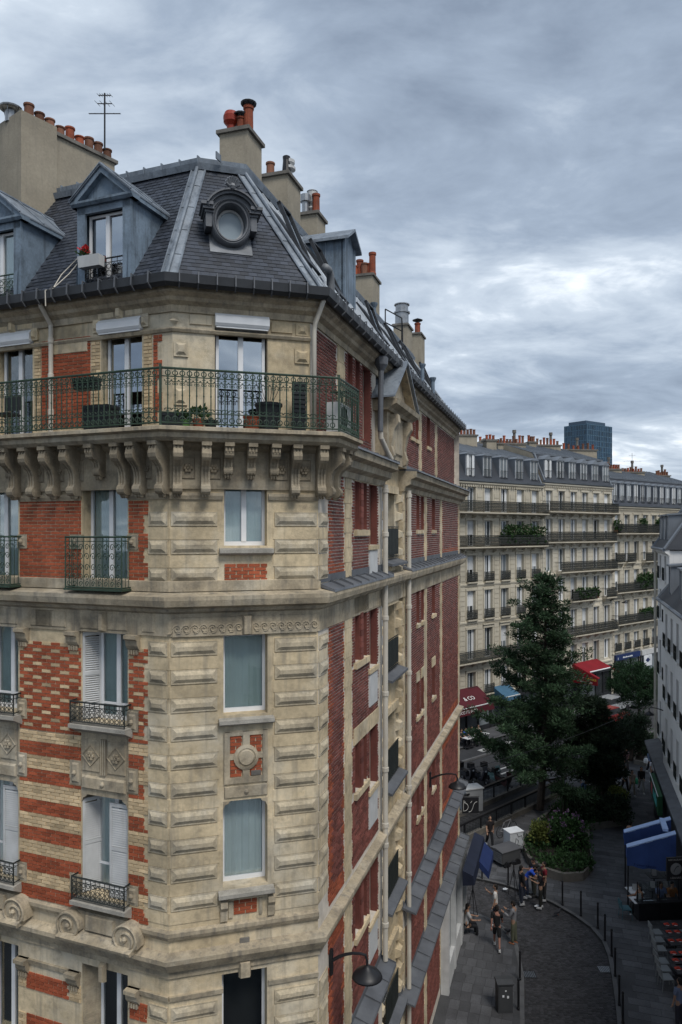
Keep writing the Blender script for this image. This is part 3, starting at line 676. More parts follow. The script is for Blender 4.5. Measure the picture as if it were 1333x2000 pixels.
# sills and panels of the chamfer
sd_ = MB()
for w, d in ((C4, .1), (C3, .1), (C2, .12)):
    sd_.cut().side(C, [(-.26, w[2]), (d + .04, w[2] - .06), (d + .04, w[2] - .13), (d, w[2] - .16), (-.1, w[2] - .19)], w[0] - .09, w[1] + .11)
sx = MB()
sx.frus(C, C.s(436), C.s(525), 0, .03, cz(1424 + 106), cz(1424), .01)
sx.cut()
a0, a1, b0, b1 = C.s(438), C.s(523), cz(1528), cz(1428); mx_ = (a0 + a1) / 2; mz_ = (b0 + b1) / 2
pieces('window_sill', sd_, TOPSTONE, B)
sx = MB()
for (p, q_) in ((a0, C.s(449)), (C.s(474.5), C.s(487.5)), (C.s(513.5), a1)): sx.box(C, p, q_, -.02, .04, b0, b1)
for (p, q_) in ((b0, cz(1516.5)), (cz(1481.5), cz(1470.5)), (cz(1435.5), b1)): sx.box(C, a0 + .01, a1 - .01, -.02, .036, p, q_)
sx.lathe(C.pt(mx_, 0, mz_), [(.23, -.01), (.23, .05), (.17, .07), (.17, .05), (.15, .06), (.13, .085), (.02, .09)], 20, M=Matrix.Rotation(C.a, 4, 'Z') @ Matrix.Rotation(pi / 2, 4, 'X'))
sx.cut().frus(C, a0, a1, 0, .03, cz(1556), cz(1533), .012); sx.ball(C.pt(mx_, .03, cz(1545)), (.05, .03, .05), 8)
for s in (C2[0] - .05, C2[1] + .0): sx.cut().side(C, [(0, cz(1752)), (.11, cz(1754)), (.11, cz(1764)), (.06, cz(1772)), (.05, cz(1792)), (0, cz(1795))], s, s + .13)
sx.cut().box(C, C2[0] + .1, C2[0] + .18, 0, .03, cz(1788), cz(1757)); sx.cut().box(C, C2[1] - .16, C2[1] - .1, 0, .03, cz(1788), cz(1757))
# shoulders of the stone heads
for w in (C2,):
    for s, k in ((w[0], 1), (w[1], -1)): sx.cut().poly(C, [(s, w[3]), (s + k * .13, w[3]), (s + k * .1, w[3] - .05), (s + k * .04, w[3] - .07), (s, w[3] - .16)][::k], -.24, 0)
# wave frieze
sx.cut().frus(C, C.s(336), C.s(619), .03, .045, cz(1240), cz(1202), .012)
pieces('carved_panel', sx, STONE_D, B)
wv = MB()
for k in range(17):
    s = C.s(344) + k * .158
    if abs(s - C.s(482)) < .15 or s > C.s(616): continue
    z = cz(1223) - .01; pts = []
    for i in range(15):
        a = pi * .95 - i * .62; rr = .085 * (1 - i / 17); pts.append(C.pt(s + rr * cos(a) + .02, .05, z + rr * sin(a)))
    wv.cut().tube(pts, .016, 4); wv.tube([C.pt(s - .06, .05, z - .01), C.pt(s - .09, .05, z - .07), C.pt(s - .15, .05, z - .075)], .014, 4)
wv.cut().frus(C, C.s(472), C.s(493), .03, .13, cz(1240), cz(1200), .04, iz=.03)
wv.cut().frus(C, C.s(466), C.s(490), .03, .12, cz(1905), cz(1872), .03, iz=.02)
pieces('wave_ornament', wv, STONE_D, B)
vt = MB()
for (fr, u, v) in ((C, 480, 1158), (C, 478, 1835), (C, 500, 1508)):
    s, z = fr.s(u), fr.z(u, v); vt.cut().box(fr, s - .09, s + .09, -.02, .03, z - .045, z + .045)
    for i in range(5): vt.box(fr, s - .08 + i * .035, s - .065 + i * .035, .03, .036, z - .04, z + .04)
pieces('air_vent', vt, CAPST, B)
# ---- left side windows, with friezes, brackets and shutters
def left_bay(k, seen):
    a, b = LW[k]; sh = a - LW[0][0]
    w4 = window(L, a, b - .08, *L4z, o=-.25, curt=[(a + .05, b - .1, CURT)], mullions=1)
    w3 = window(L, a + .22, b, L3z[0], L3z[1], o=-.28, mullions=1, rail=[L3z[0] + .3], curt=[(a + .25, b - .02, CURT)])
    w2 = window(L, a + .1, b, L2z[0], L2z[1], o=-.30, mullions=1, rail=[L2z[0] + .5], curt=[(a + .12, b - .02, CURT_W)])
    w1 = window(L, a + .2, b, L1z[0], L1z[1], o=-.30, mullions=1)
    shutter(L, a, a + .36, L3z[0] + .02, L3z[1] - .02, -.02, w3, ang=radians(52))
    shutter(L, a, a + .40, L2z[0] + .02, L2z[1] - .12, -.02, w2, ang=radians(58)); shutter(L, b - .46, b - .02, L2z[0] + .02, L2z[1] - .12, -.06, w2)
    shutter(L, a, a + .36, L1z[0] + .02, L1z[1] - .05, -.02, w1, m=STONE_D, ang=radians(58))
    c = MB()
    for (s0, s1) in ((a - .26, a), (b, b + .24)):       # blocks set in the brick beside the sills, with bosses
        for z0, z1 in ((16.95, 17.22), (13.62, 13.98), (12.5, 12.95), (10.45, 10.8)):
            c.cut().box(L, s0, s1, -.05, .03, z0, z1); c.frus(L, s0 + .04, s1 - .04, .03, .06, z0 + .04, z1 - .04, .03)
            c.ball(L.pt((s0 + s1) / 2, .06, (z0 + z1) / 2), (.05, .05, .05), 8)
    for z in (15.40, 8.95):                             # brackets carrying the frieze at the window heads
        for s in (a - .30, b + .02):
            c.cut().side(L, [(0, z), (.16, z), (.16, z - .07), (.11, z - .1), (.09, z - .2), (.05, z - .26), (0, z - .3)], s, s + .26)
            for i in range(4): c.box(L, s + .03 + i * .055, s + .06 + i * .055, 0, .06, z - .36, z - .28)
    for s0, s1 in ((a - .02, (a + b) / 2 - .09), ((a + b) / 2 + .09, b + .02), (b + .33, b + .62 if k == 0 else b + .9), (a - 1.1, a - .35)):
        c.cut().frus(L, s0, s1, .03, .048, 15.45, 15.77, .02); c.frus(L, s0 + .04, s1 - .04, .048, .035, 15.49, 15.73, .01)
    c.cut().frus(L, (a + b) / 2 - .075, (a + b) / 2 + .075, .03, .13, 15.42, 15.79, .035); c.cut().frus(L, (a + b) / 2 - .07, (a + b) / 2 + .07, .03, .12, 8.92, 9.27, .03)
    # head panel between second and third storeys
    z0, z1 = L2z[1] + .16, L3z[0] - .30
    c.cut().box(L, a, b, -.04, .015, L2z[1], z1 + .12)
    m = (a + b) / 2
    for s0, s1 in ((a + .03, m - .08), (m + .08, b - .03)):
        c.frus(L, s0, s1, .015, .035, z0 + .28, z1 - .02, .015)
        cs = (s0 + s1) / 2; cz_ = (z0 + z1 + .26) / 2; d = .2
        c.tube([L.pt(cs - d, .04, cz_), L.pt(cs, .04, cz_ + d), L.pt(cs + d, .04, cz_), L.pt(cs, .04, cz_ - d), L.pt(cs - d, .04, cz_)], .014, 4)
        rosette(c, L, cs, .035, cz_, .1)
    for i in range(3): c.box(L, m - .06 + i * .045, m - .03 + i * .045, .015, .06, z0 + .25, z1)
    c.frus(L, a + .02, b - .02, .015, .06, z0 - .05, z0 + .2, .03); c.ball(L.pt(m, .06, z0 + .08), (.05, .04, .05), 8)
    for s, kk in ((a, 1), (b, -1)): c.poly(L, [(s, L2z[1]), (s + kk * .14, L2z[1]), (s + kk * .09, L2z[1] - .05), (s + kk * .04, L2z[1] - .07), (s, L2z[1] - .16)][::kk], -.2, .01)
    # scrolled pediment over the first storey
    zb = 9.68; c.cut()
    c.side(L, [(0, zb), (.34, zb + .02), (.36, zb + .08), (.28, zb + .1), (.2, zb + .14), (0, zb + .16)], a - .32, b + .30)
    c.frus(L, a + .18, b - .18, .0, .16, zb + .16, zb + .5, .04); c.box(L, a - .02, b + .02, 0, .1, zb + .14, zb + .5)
    for s, kk in ((a - .12, 1), (b + .12, -1)):
        out_ = [(s - kk * (.26 - .0) , zb + .12)]
        for j in range(13): out_.append((s - kk * .26 * cos(j * pi / 12), zb + .26 + .25 * sin(j * pi / 12)))
        out_ += [(s + kk * .26, zb + .2), (s + kk * .16, zb + .14)]
        c.poly(L, out_[::-kk], 0, .24)
        c.tube([L.pt(s - kk * .245 * cos(j * pi / 12), .25, zb + .26 + .235 * sin(j * pi / 12)) for j in range(-4, 13)] + [L.pt(s + kk * (.245 - .012 * j) * cos(j * .5), .25, zb + .26 - (.235 - .012 * j) * sin(j * .5)) for j in range(1, 17)], .024, 5)
        c.ball(L.pt(s, .25, zb + .26), (.05, .05, .05), 8)
    pieces('carved_stone', c, STONE_D, B)
    sl = MB()
    for z, d, e in ((L3z[0], .24, .12), (L2z[0] - .02, .22, .1)):
        sl.cut().side(L, [(-.28, z), (d, z - .02), (d, z - .09), (d - .06, z - .12), (.04, z - .2), (-.1, z - .2)], a - e, b + e)
    pieces('window_sill', sl, TOPSTONE, B)
    balconette(a - .12, b + .1, 16.22, .96, .30, True); balconette(a - .1, b + .08, L3z[0], .40, .2, False); balconette(a - .08, b + .06, L2z[0] - .02, .42, .18, False)
def balconette(s0, s1, z0, h, d, big):
    b = MB()
    for z, r in ((z0 + h, .018), (z0 + h - .08, .008), (z0 + .04, .012)):
        b.tube([L.pt(s0, 0, z), L.pt(s0, d, z), L.pt(s1, d, z), L.pt(s1, 0, z)], r, 5)
    for s in (s0, s1): b.tube([L.pt(s, d, z0), L.pt(s, d, z0 + h + .02)], .014, 5)
    n = int((s1 - s0) / (.105 if not big else .13)); w = (s1 - s0) / n
    for i in range(1, n): b.tube([L.pt(s0 + i * w, d, z0 + .04), L.pt(s0 + i * w, d, z0 + h)], .0075, 4)
    for i in range(n):
        s = s0 + (i + .5) * w
        if big:
            for z, R0, dr in ((z0 + h - .19, .055, 1), (z0 + h - .36, .06, -1), (z0 + h - .56, .058, 1), (z0 + .22, .058, -1), (z0 + .1, .045, 1)):
                pts = [L.pt(s + dr * R0 * (1 - j / 15) * cos(j * .62), d, z + R0 * (1 - j / 15) * sin(j * .62) * 1.25) for j in range(14)]; b.tube(pts, .0085, 4)
        else:
            for z, e in ((z0 + h - .13, 1), (z0 + h * .45, -1), (z0 + .1, 1)): b.ring(L, s, d, z, .036, .0075, 9, 4)
    if big:
        for s in (s0, s1):
            for j in range(1, 3): b.tube([L.pt(s, d * j / 3, z0 + .04), L.pt(s, d * j / 3, z0 + h)], .0075, 4)
        b.box(L, s0 - .02, s1 + .02, 0, d + .03, z0 - .02, z0 + .015)
    part('window_railing', b, IRON if big else DARKI)
left_bay(0, True); left_bay(1, False)
# panels and mouldings of the attic storey
ap = MB()
for sh in (0, -2.61):
    s0, s1 = T5[0][0] + sh, T5[0][1] + sh; z = T5[0][3] + .24
    ap.cut().frus(Lt, s0 - .05, s0 + .33, .03, .05, z, z + .26, .02); ap.cut().frus(Lt, s1 - .36, s1 + .05, .03, .05, z, z + .26, .02); ap.cut().frus(Lt, s0 + .38, s1 - .40, .03, .12, z - .04, z + .30, .04)
    for s in (s0 - .14, s1 + .01): ap.cut().box(Lt, s - .02, s + .15, 0, .05, T5[0][3] + .0, T5[0][3] + .24); ap.frus(Lt, s + .0, s + .13, .05, .1, T5[0][3] + .03, T5[0][3] + .2, .04)
    ap.cut().frus(Lt, s0 - 1.2, s0 - .3, .0, .03, 20.72, 20.95, .02)
for (u0, u1, v0, v1) in ((322, 340, 618, 634), (578, 602, 632, 656), (325, 368, 665, 695), (576, 604, 682, 710), (325, 366, 755, 790), (578, 604, 785, 815)):
    fr = Ct if u0 > 340 else Ct
    s0, s1 = max(Ct.s(u0), .02), min(Ct.s(u1), CWt - .02); ap.cut().box(Ct, s0, s1, 0, .03, Ct.z(u0, v1), Ct.z(u0, v0)); ap.frus(Ct, s0 + .03, s1 - .03, .03, .07, Ct.z(u0, v1) + .03, Ct.z(u0, v0) - .03, .05)
ap.cut().frus(Ct, C5[1] + .06, CWt - .35, 0, .03, Ct.z(560, 652), Ct.z(560, 632), .01)
ap.cut().frus(Ct, .3, C5[0] - .05, 0, .03, Ct.z(400, 636), Ct.z(400, 616), .01)
pieces('stone_panel', ap, STONE, B)
# ---- street side cornices, zinc ledges
rc = MB()
def rsweep(mb, s0, s1, prof, mi=0): sweep(mb, [R.pt(s0, 0, 0).xy, R.pt(s1, 0, 0).xy], prof, mi)
crn = [(-.3, 18.42), (.05, 18.42), (.08, 18.55), (.22, 18.62), (.25, 18.76), (.40, 18.82), (.42, 18.98), (-.3, 19.02)]
rc.cut(); rsweep(rc, 1.02, 4.95, crn);  rc.cut(); rsweep(rc, 7.25, RE + .25, crn)
rc.cut(); rsweep(rc, 7.2, RE + .1, [(-.05, 15.4), (.05, 15.4), (.05, 15.8), (.26, 15.92), (.28, 16.04), (-.05, 16.1)])
pieces('street_cornice', rc, STONE_D, B)
lg = MB()
def ledge(mb, s0, s1, z, d, fall=.12, step=.62):
    s = s0; 
    while s < s1 - .05:
        e = min(s + step, s1); k = R_.uniform(-.006, .006); mb.cut()
        mb.side(R, [(-.1, z + .02 + k), (d, z - fall + k), (d + .02, z - fall - .05), (d, z - fall - .05), (-.1, z - .05)], s + .004, e - .004); mb.side(R, [(-.02, z + .045), (d + .01, z - fall + .03), (d + .01, z - fall - .03), (-.02, z - .02)], e - .008, e + .008); s = e
    mb.cut().box(R, s0, s1, -.05, .02, z, z + .14)
ledge(lg, .1, 4.95, 16.30, .29); ledge(lg, 7.2, RE + .2, 16.30, .29)
ledge(lg, .0, 4.8, 6.52, .38, .12, .8); ledge(lg, 7.25, RE + .1, 6.52, .38, .12, .8); ledge(lg, 6.9, RE + .2, 4.12, .42, .12, .8); ledge(lg, 0, 4.9, 4.12, .42, .12, .8)
ledge(lg, 1.02, 4.95, 19.06, .44, .04, .9); ledge(lg, 7.25, RE + .2, 19.06, .46, .04, .9)
pieces('ledge_sheet', lg, LEDGE, B)
# stone bay between the two brick parts
by = MB(); BH = []
for zt in (18.3, 15.3, 12.4, 9.3, 6.0): BH.append((5.35, 6.75, zt - 1.75, zt))
wall(by, R, 4.9, 7.3, 0, 19.1, BH, o=-.12, depth=.3)
for s in (4.9, 7.3): by.quad(R.pt(s, -.12, 0), R.pt(s, 0, 0), R.pt(s, 0, 19), R.pt(s, -.12, 19))
for h in BH:
    by.frus(R, 5.4, 6.0, -.12, -.07, h[2] - 1.05, h[2] - .2, .06); by.frus(R, 6.1, 6.7, -.12, -.07, h[2] - 1.05, h[2] - .2, .06)
    for k in range(6): by.frus(R, 6.86, 7.22, -.12, .03, h[2] - 1.0 + k * .5, h[2] - .72 + k * .5, .06); by.frus(R, 4.98, 5.28, -.12, .0, h[2] - 1.0 + k * .5, h[2] - .72 + k * .5, .06)
    by.box(R, 5.3, 6.8, -.15, .0, h[3] + .0, h[3] + .2)
part('stone_bay', by, STONE)
hd = MB(); gr = MB()
for h in BH:
    w = window(R, h[0], h[1], h[2], h[3], o=-.3, mullions=1, frame_m=WHITE_D); hd.cut().side(R, [(-.12, h[2] - .02), (.22, h[2] - .12), (.22, h[2] - .18), (-.12, h[2] - .14)], 5.1, 7.0)
    gr.cut()
    for i in range(9): gr.tube([R.pt(5.4 + i * .16, .0, h[2] + .02), R.pt(5.4 + i * .16, .0, h[2] + .85)], .012, 4)
    for z in (.06, .85): gr.tube([R.pt(5.38, .0, h[2] + z), R.pt(6.72, .0, h[2] + z)], .016, 4)
    gr.box(R, 5.36, 6.74, -.02, .0, h[2] + .1, h[2] + .8)
pieces('bay_ledge', hd, LEDGE, B); pieces('bay_railing', gr, DARKI, B)
# pediment above the bay
pd = MB()
pd.box(R, 4.95, 7.25, -.3, .12, 19.05, 20.35); pd.side(R, [(-.3, 20.35), (.2, 20.35), (.26, 20.42), (.42, 20.5), (.45, 20.62), (-.3, 20.62)], 4.7, 7.5)
pd.poly(R, [(4.75, 20.62), (7.45, 20.62), (6.1, 21.65)], -.3, .12)
for (a, b) in (((4.6, 20.64), (6.1, 21.78)), ((7.6, 20.64), (6.1, 21.78))):
    pd.poly(R, [a, (a[0] + (.14 if a[0] < 6 else -.14), 20.64), (6.1, 21.66), (6.1, 21.80)][::1 if a[0] > 6 else -1], -.2, .34)
for s in (5.2, 6.75):
    pd.side(R, [(.12, 20.3), (.34, 20.3), (.36, 20.1), (.24, 19.9), (.16, 19.5), (.24, 19.25), (.2, 19.12), (.12, 19.1)], s, s + .24)
pd.frus(R, 5.6, 6.6, .12, .16, 19.3, 20.2, .05)
part('pediment', pd, STONE_D)
pz = MB()
for a, b in ((4.55, 6.1), (7.65, 6.1)):
    for k in range(4):
        o0, o1 = .42 - k * .42, .42 - (k + 1) * .42
        pz.add([R.pt(a, o0 - .004, 20.68), R.pt(b, o0 - .004, 21.86), R.pt(b, o1, 21.86), R.pt(a, o1, 20.68), R.pt(a, o0 - .004, 20.63), R.pt(b, o0 - .004, 21.8), R.pt(b, o1, 21.8), R.pt(a, o1, 20.63)],
               [(0, 1, 2, 3), (4, 7, 6, 5), (0, 4, 5, 1), (2, 6, 7, 3), (0, 3, 7, 4), (1, 5, 6, 2)])
part('pediment_roof', pz, ZINC)
# ---- pipes
def pipe(name, path, r, m, collars=()):
    b = MB(); b.tube(path, r, 10)
    for p in collars: b.lathe(p, [(r * 1.0, -.06), (r * 1.28, -.05), (r * 1.28, .05), (r, .06)], 10)
    return part(name, b, m, smooth=False)
for s, zb_ in ((4.68, 6.5), (7.48, 4.1)):
    pipe('downpipe', [R.pt(s, .14, 18.45), R.pt(s, .14, zb_)], .068, PIPE, [R.pt(s, .14, z) for z in (18.3, 17.2, 15.1, 13.2, 11.3, 9.9, 9.4, 7.4)])
pipe('downpipe', [R.pt(7.48, .14, 3.9), R.pt(7.48, .14, 0)], .068, PIPE)
dpb = MB(); dpb.tube([Rt.pt(4.3, .30, 21.4), Rt.pt(4.3, .28, 20.0), Rt.pt(4.3, .28, 19.75)], .07, 10); dpb.lathe(Rt.pt(4.3, .3, 21.4), [(.07, -.15), (.16, .0), (.18, .16), (.15, .2)], 10)
part('rain_hopper', dpb, LEDGE)
db2 = MB(); db2.tube([Rt.pt(4.3, .28, 19.85), Rt.pt(4.35, .28, 19.6), Rt.pt(4.75, .34, 19.3), Rt.pt(4.95, .4, 19.12)], .065, 10)
part('bent_pipe', db2, PIPE)
db3 = MB(); a = TP[2]; m3 = offset_path(TP, .33)[2]; m4 = offset_path(TP, .10)[2]; e3 = R.pt(.12, -.12, 0)
db3.tube([(m3.x, m3.y, 21.7), (m3.x, m3.y, 21.62), (m4.x + .02, m4.y - .0, 21.25), (m4.x, m4.y, 21.1), (m4.x, m4.y, 19.15)], .045, 8)
part('downpipe', db3, PIPE, smooth=True)
s = Lt.s(105); pipe('downpipe', [Lt.pt(s, .36, 21.66), Lt.pt(s, .33, 21.6), Lt.pt(s, .07, 21.3), Lt.pt(s, .07, 19.15)], .045, PIPE, [Lt.pt(s, .07, z) for z in (21.0, 20.3, 19.6)])
# ================================================================== roof of the corner building
E0, EZ, E1, TZ = .12, 21.74, -2.12, 24.96           # eave and break of the mansard: offset from the wall, height
rb = MB(); ro_ = [offset_path(PATH, E0), offset_path(PATH, E1), offset_path(PATH, -4.2)]
for i in range(3):
    for a, b, za, zb in ((0, 1, EZ, TZ), (1, 2, TZ + .06, 25.45)):
        p, q_, r, t = ro_[a][i], ro_[a][i + 1], ro_[b][i + 1], ro_[b][i]
        rb.quad((p.x, p.y, za), (q_.x, q_.y, za), (r.x, r.y, zb), (t.x, t.y, zb), 1 if (a == 1 or i == 2) else 0)
e = ro_[2]; rb.add([(p.x, p.y, 25.45) for p in e] + [(*R.pt(RE, -9, 0).xy, 25.3), (*L.pt(-9, -9, 0).xy, 25.3)], [tuple(range(6))], 1)
for s, k in ((RE, 1),): rb.add([R.pt(s, E0, EZ), R.pt(s, E1, TZ), R.pt(s, -4.2, 25.45), R.pt(s, -9, 25.3), R.pt(s, -9, EZ)], [(0, 1, 2, 3, 4)], 1)
part('roof', rb, [SLATE, ZINC])
SLP = atan2(TZ - EZ, E0 - E1); SLEN = hypot(TZ - EZ, E0 - E1)
def slope_pt(fr, s, t, up=0.):     # t metres up the slope
    return fr.pt(s, E0 - t * cos(SLP) + up * sin(SLP), EZ + t * sin(SLP) + up * cos(SLP))
def slope_M(fr, s, t, up=0.):
    X = Vector((*fr.d, 0)); Y = Vector((-fr.n.x * cos(SLP), -fr.n.y * cos(SLP), sin(SLP))); Z = X.cross(Y)
    M = Matrix((X, Y, Z)).transposed().to_4x4(); M.translation = slope_pt(fr, s, t, up); return M
def hip_s(fr, corner, t):          # s of the hip line at t, in fr
    p = offset_path(PATH, E0 - t * cos(SLP))[corner]; return (p - fr.O).dot(fr.d)
SW, SE = .16, .112
sm = MB(); sm.add([(-.076, -.02, .016), (.076, -.02, .016), (.076, .14, .004), (-.076, .14, .004), (-.076, -.02, .004), (.076, -.02, .004)], [(0, 1, 2, 3), (4, 5, 1, 0), (4, 0, 3), (5, 2, 1)])
slate_me = sm.mesh('slate', SLATE_O); rest = MB(); ns = 0
roofp = [o for o in B.children if o.name.startswith('roof')][0]
for fr, lo, hi in ((C, lambda t: hip_s(C, 1, t), lambda t: hip_s(C, 2, t)), (L, lambda t: -5.6, lambda t: hip_s(L, 1, t))):
    for r in range(int(SLEN / SE)):
        t = r * SE + .02; a, b = lo(t) + .10, hi(t) - .10
        if fr is C: b -= .10
        x = math.floor(a / SW) * SW + (SW / 2 if r % 2 else 0)
        while x < b:
            if x > a:
                if fr is L and any(c - .62 < x < c + .62 and t < (1.95 if abs(x - c) > .3 else 2.5) for c in (-1.43, -4.04)): x += SW; continue
                M = slope_M(fr, x, t)
                if fr is C and ns < 300 and not (abs(x - .5 * CW) < .35 and 1.2 < t < 2.7): put('slate', slate_me, roofp, M); ns += 1
                else:
                    j = R_.uniform(0, .006); w = .075
                    rest.add([M @ Vector(v) for v in ((-w, -.02, .014 + j), (w, -.02, .014 + j), (w, .14, .004), (-w, .14, .004), (-w, -.02, .003), (w, -.02, .003))], [(0, 1, 2, 3), (4, 5, 1, 0)])
            x += SW
stuff(rest.build('slates', SLATE, roofp))
# hips
hp = MB()
def hip(corner, fa, fb, wa, wb, roll=.05):
    for fr, w, sg in ((fa, wa, -1), (fb, wb, 1)):
        n = 5
        for k in range(n):
            t0, t1 = SLEN * k / n - .04, SLEN * (k + 1) / n
            s0, s1 = hip_s(fr, corner, t0), hip_s(fr, corner, t1); u0, u1 = .035 + .008, .035 - .004
            hp.add([slope_pt(fr, s0, t0, u0), slope_pt(fr, s0 + sg * w, t0, u0), slope_pt(fr, s1 + sg * w, t1, u1), slope_pt(fr, s1, t1, u1), slope_pt(fr, s0, t0, u0 - .03), slope_pt(fr, s0 + sg * w, t0, u0 - .03), slope_pt(fr, s1 + sg * w, t1, u1 - .03), slope_pt(fr, s1, t1, u1 - .03)],
                   [(0, 1, 2, 3), (4, 5, 1, 0), (1, 5, 6, 2)] if sg > 0 else [(3, 2, 1, 0), (0, 1, 5, 4), (2, 6, 5, 1)])
        hp.tube([slope_pt(fr, hip_s(fr, corner, t) + sg * w, t, .035) for t in (0, SLEN)], .022, 6)
    hp.tube([slope_pt(fa, hip_s(fa, corner, t), t, .06) for t in (0, SLEN)], roll, 8)
hip(1, L, C, .14, .14, .04); hip(2, C, R, .16, .26, .04)
sweep(hp, PATH, [(E1 + .16, TZ - .14), (E1 + .20, TZ - .02), (E1 + .10, TZ + .03), (E1 + .12, TZ + .12), (E1 - .06, TZ + .16), (E1 - .2, TZ)])
for i in range(12):
    s = -5.2 + i * .45
    hp.box(L, s, s + .025, E1 - .06, E1 + .125, TZ + .02, TZ + .165)
part('ridge_flashing', hp, ZINC)
# standing seams of the street slope
se = MB(); s = .55
while s < RE:
    t0 = 0; t1 = SLEN
    smin = hip_s(R, 2, SLEN)
    k0 = hip_s(R, 2, 0); k1 = hip_s(R, 2, SLEN); te = min(SLEN - .05, max(.2, (s - .3 - k0) / (k1 - k0) * SLEN))
    if s > .3 + k0 + .1: se.cut().tube([slope_pt(R, s, .05, .02), slope_pt(R, s, te, .02)], .028, 5)
    s += .44
pieces('standing_seam', se, ZINC, B)
# gutter with brackets
gt = MB(); sweep(gt, PATH, [(.05, 21.74), (.08, 21.66), (.20, 21.62), (.27, 21.68), (.29, 21.83), (.27, 21.84), (.24, 21.72), (.10, 21.72), (.07, 21.80)])
g_ = part('gutter', gt, GUTTER)
gb = MB()
for fr, a, b, st_ in ((L, -6, -.1, .36), (C, .15, CW, .33), (R, .3, RE, .5)):
    s = a
    while s < b: gb.cut().side(fr, [(.04, 21.82), (.30, 21.86), (.31, 21.68), (.21, 21.60), (.22, 21.58), (.33, 21.67), (.32, 21.88), (.04, 21.84)], s, s + .022); s += st_
pieces('gutter_bracket', gb, LEDGE, B)
# ---- dormers on the left slope
def dormer(c, k):
    D = put('dormer', None, B, L.M(c, 0, 21.75)); w, f, z0, z1, za = .60, -.03, 21.80, 23.38, 24.02
    m = MB()
    for sg in (-1, 1):
        s0, s1 = sorted((c + sg * w, c + sg * (w - .05)))
        m.side(L, [(f, z0), (f, z1), (-1.05, z1), (E0 - .05, z0)], s0, s1)
        m.box(L, *sorted((c + sg * (w + .015), c + sg * (w - .17))), f, f + .05, z0 - .02, z1)
    m.box(L, c - w, c + w, f - .02, f + .05, z1 - .13, z1); m.poly(L, [(c - w - .02, z1), (c + w + .02, z1), (c, za - .08)], f - .06, f + .02)
    m.side(L, [(f - .1, z1), (f + .10, z1), (f + .14, z1 + .05), (f + .14, z1 + .09), (f - .1, z1 + .09)], c - w - .1, c + w + .1)
    for sg in (-1, 1):
        pts = [(c + sg * (w + .10), z1 + .09), (c + sg * (w - .05), z1 + .09), (c, za - .09), (c, za + .02)]
        m.poly(L, pts[::-sg], f - .1, f + .13)
        m.box(L, *sorted((c + sg * (w + .002), c + sg * (w + .09))), -1.15, f + .1, z1 + .0, z1 + .085)
    part('surround', m, ZINC_B, D)
    r = MB()
    for sg in (-1, 1):
        a = (c + sg * (w + .10), z1 + .08); b = (c, za + .03); o0, o1 = f + .16, -1.75
        n = 3
        for j in range(n):
            p0, p1 = o0 + (o1 - o0) * j / n, o0 + (o1 - o0) * (j + 1) / n - .006
            r.add([L.pt(a[0], p0, a[1] + .03), L.pt(b[0], p0, b[1] + .03), L.pt(b[0], p1, b[1] + .03), L.pt(a[0], p1, a[1] + .03), L.pt(a[0], p0, a[1]), L.pt(b[0], p0, b[1]), L.pt(b[0], p1, b[1]), L.pt(a[0], p1, a[1])],
                  [(0, 1, 2, 3), (4, 7, 6, 5), (0, 4, 5, 1), (2, 6, 7, 3), (0, 3, 7, 4)])
            r.tube([L.pt(a[0], p0, a[1] + .04), L.pt(b[0], p0, b[1] + .04)], .018, 5)
    r.tube([L.pt(c, f + .16, za + .06), L.pt(c, -1.8, za + .06)], .035, 6)
    part('dormer_roof', r, ZINC, D)
    window(L, c - w + .16, c + w - .16, z0 + .0, z1 - .13, o=f - .08, mullions=1, parent=D, pane_m=GLASS_M if k == 0 else GLASS, curt=[(c - w + .2, c + w - .2, CURT_W)] if k else None, fw=.05)
    MB().box(L, c - w + .05, c + w - .05, -.55, -.53, z0, z1).build('room_back', ROOM, D)  # dark sheet, shade of the dormer room put into its colour
    g = MB(); a, b = c - w + .17, c + w - .17; o = f + .055
    for z, rr in ((z0 + .55, .016), (z0 + .47, .008), (z0 + .06, .012)): g.tube([L.pt(a, o, z), L.pt(b, o, z)], rr, 5)
    for i in range(7):
        s = a + (b - a) * (i + .5) / 7; g.tube([L.pt(s - .055, o, z0 + .06), L.pt(s - .055, o, z0 + .55)], .007, 4)
        g.ring(L, s, o, z0 + .4, .045, .008, 9, 4); g.ring(L, s, o, z0 + .28, .05, .008, 9, 4, a0=.3, a1=5.2); g.ring(L, s, o, z0 + .14, .045, .008, 9, 4)
    part('railing', g, BLACK if k == 0 else IRON, D)
    return D
dormer(-1.43, 0); dormer(-4.04, 1)
# ---- round window on the corner slope
ocs = C.s(449, -.7) ; ocz = C.z(452, 437, -.5); ofr = C; oo = -.42
OC = put('round_window', None, B, C.M(ocs, oo, ocz))
RM = Matrix.Rotation(C.a, 4, 'Z') @ Matrix.Rotation(pi / 2, 4, 'X') @ Matrix.Diagonal((.9, 1.08, 1, 1))
m = MB(); m.lathe(C.pt(ocs, oo, ocz), [(.42, -.9), (.43, -.04), (.41, .03), (.385, .05), (.36, .02), (.345, .035), (.325, .03), (.31, .0), (.30, -.05), (.295, -.30), (.285, -.30)], 28, M=RM)
part('frame', m, LEDGE, OC, False)
m = MB()
def arch(a0, a1, r0, r1, o0, o1, n=14):
    for k in range(n):
        p, q_ = a0 + (a1 - a0) * k / n, a0 + (a1 - a0) * (k + 1) / n
        m.poly(C, [(ocs + r0 * cos(p), ocz + r0 * 1.06 * sin(p)), (ocs + r1 * cos(p), ocz + r1 * 1.06 * sin(p)), (ocs + r1 * cos(q_), ocz + r1 * 1.06 * sin(q_)), (ocs + r0 * cos(q_), ocz + r0 * 1.06 * sin(q_))], o0, o1)
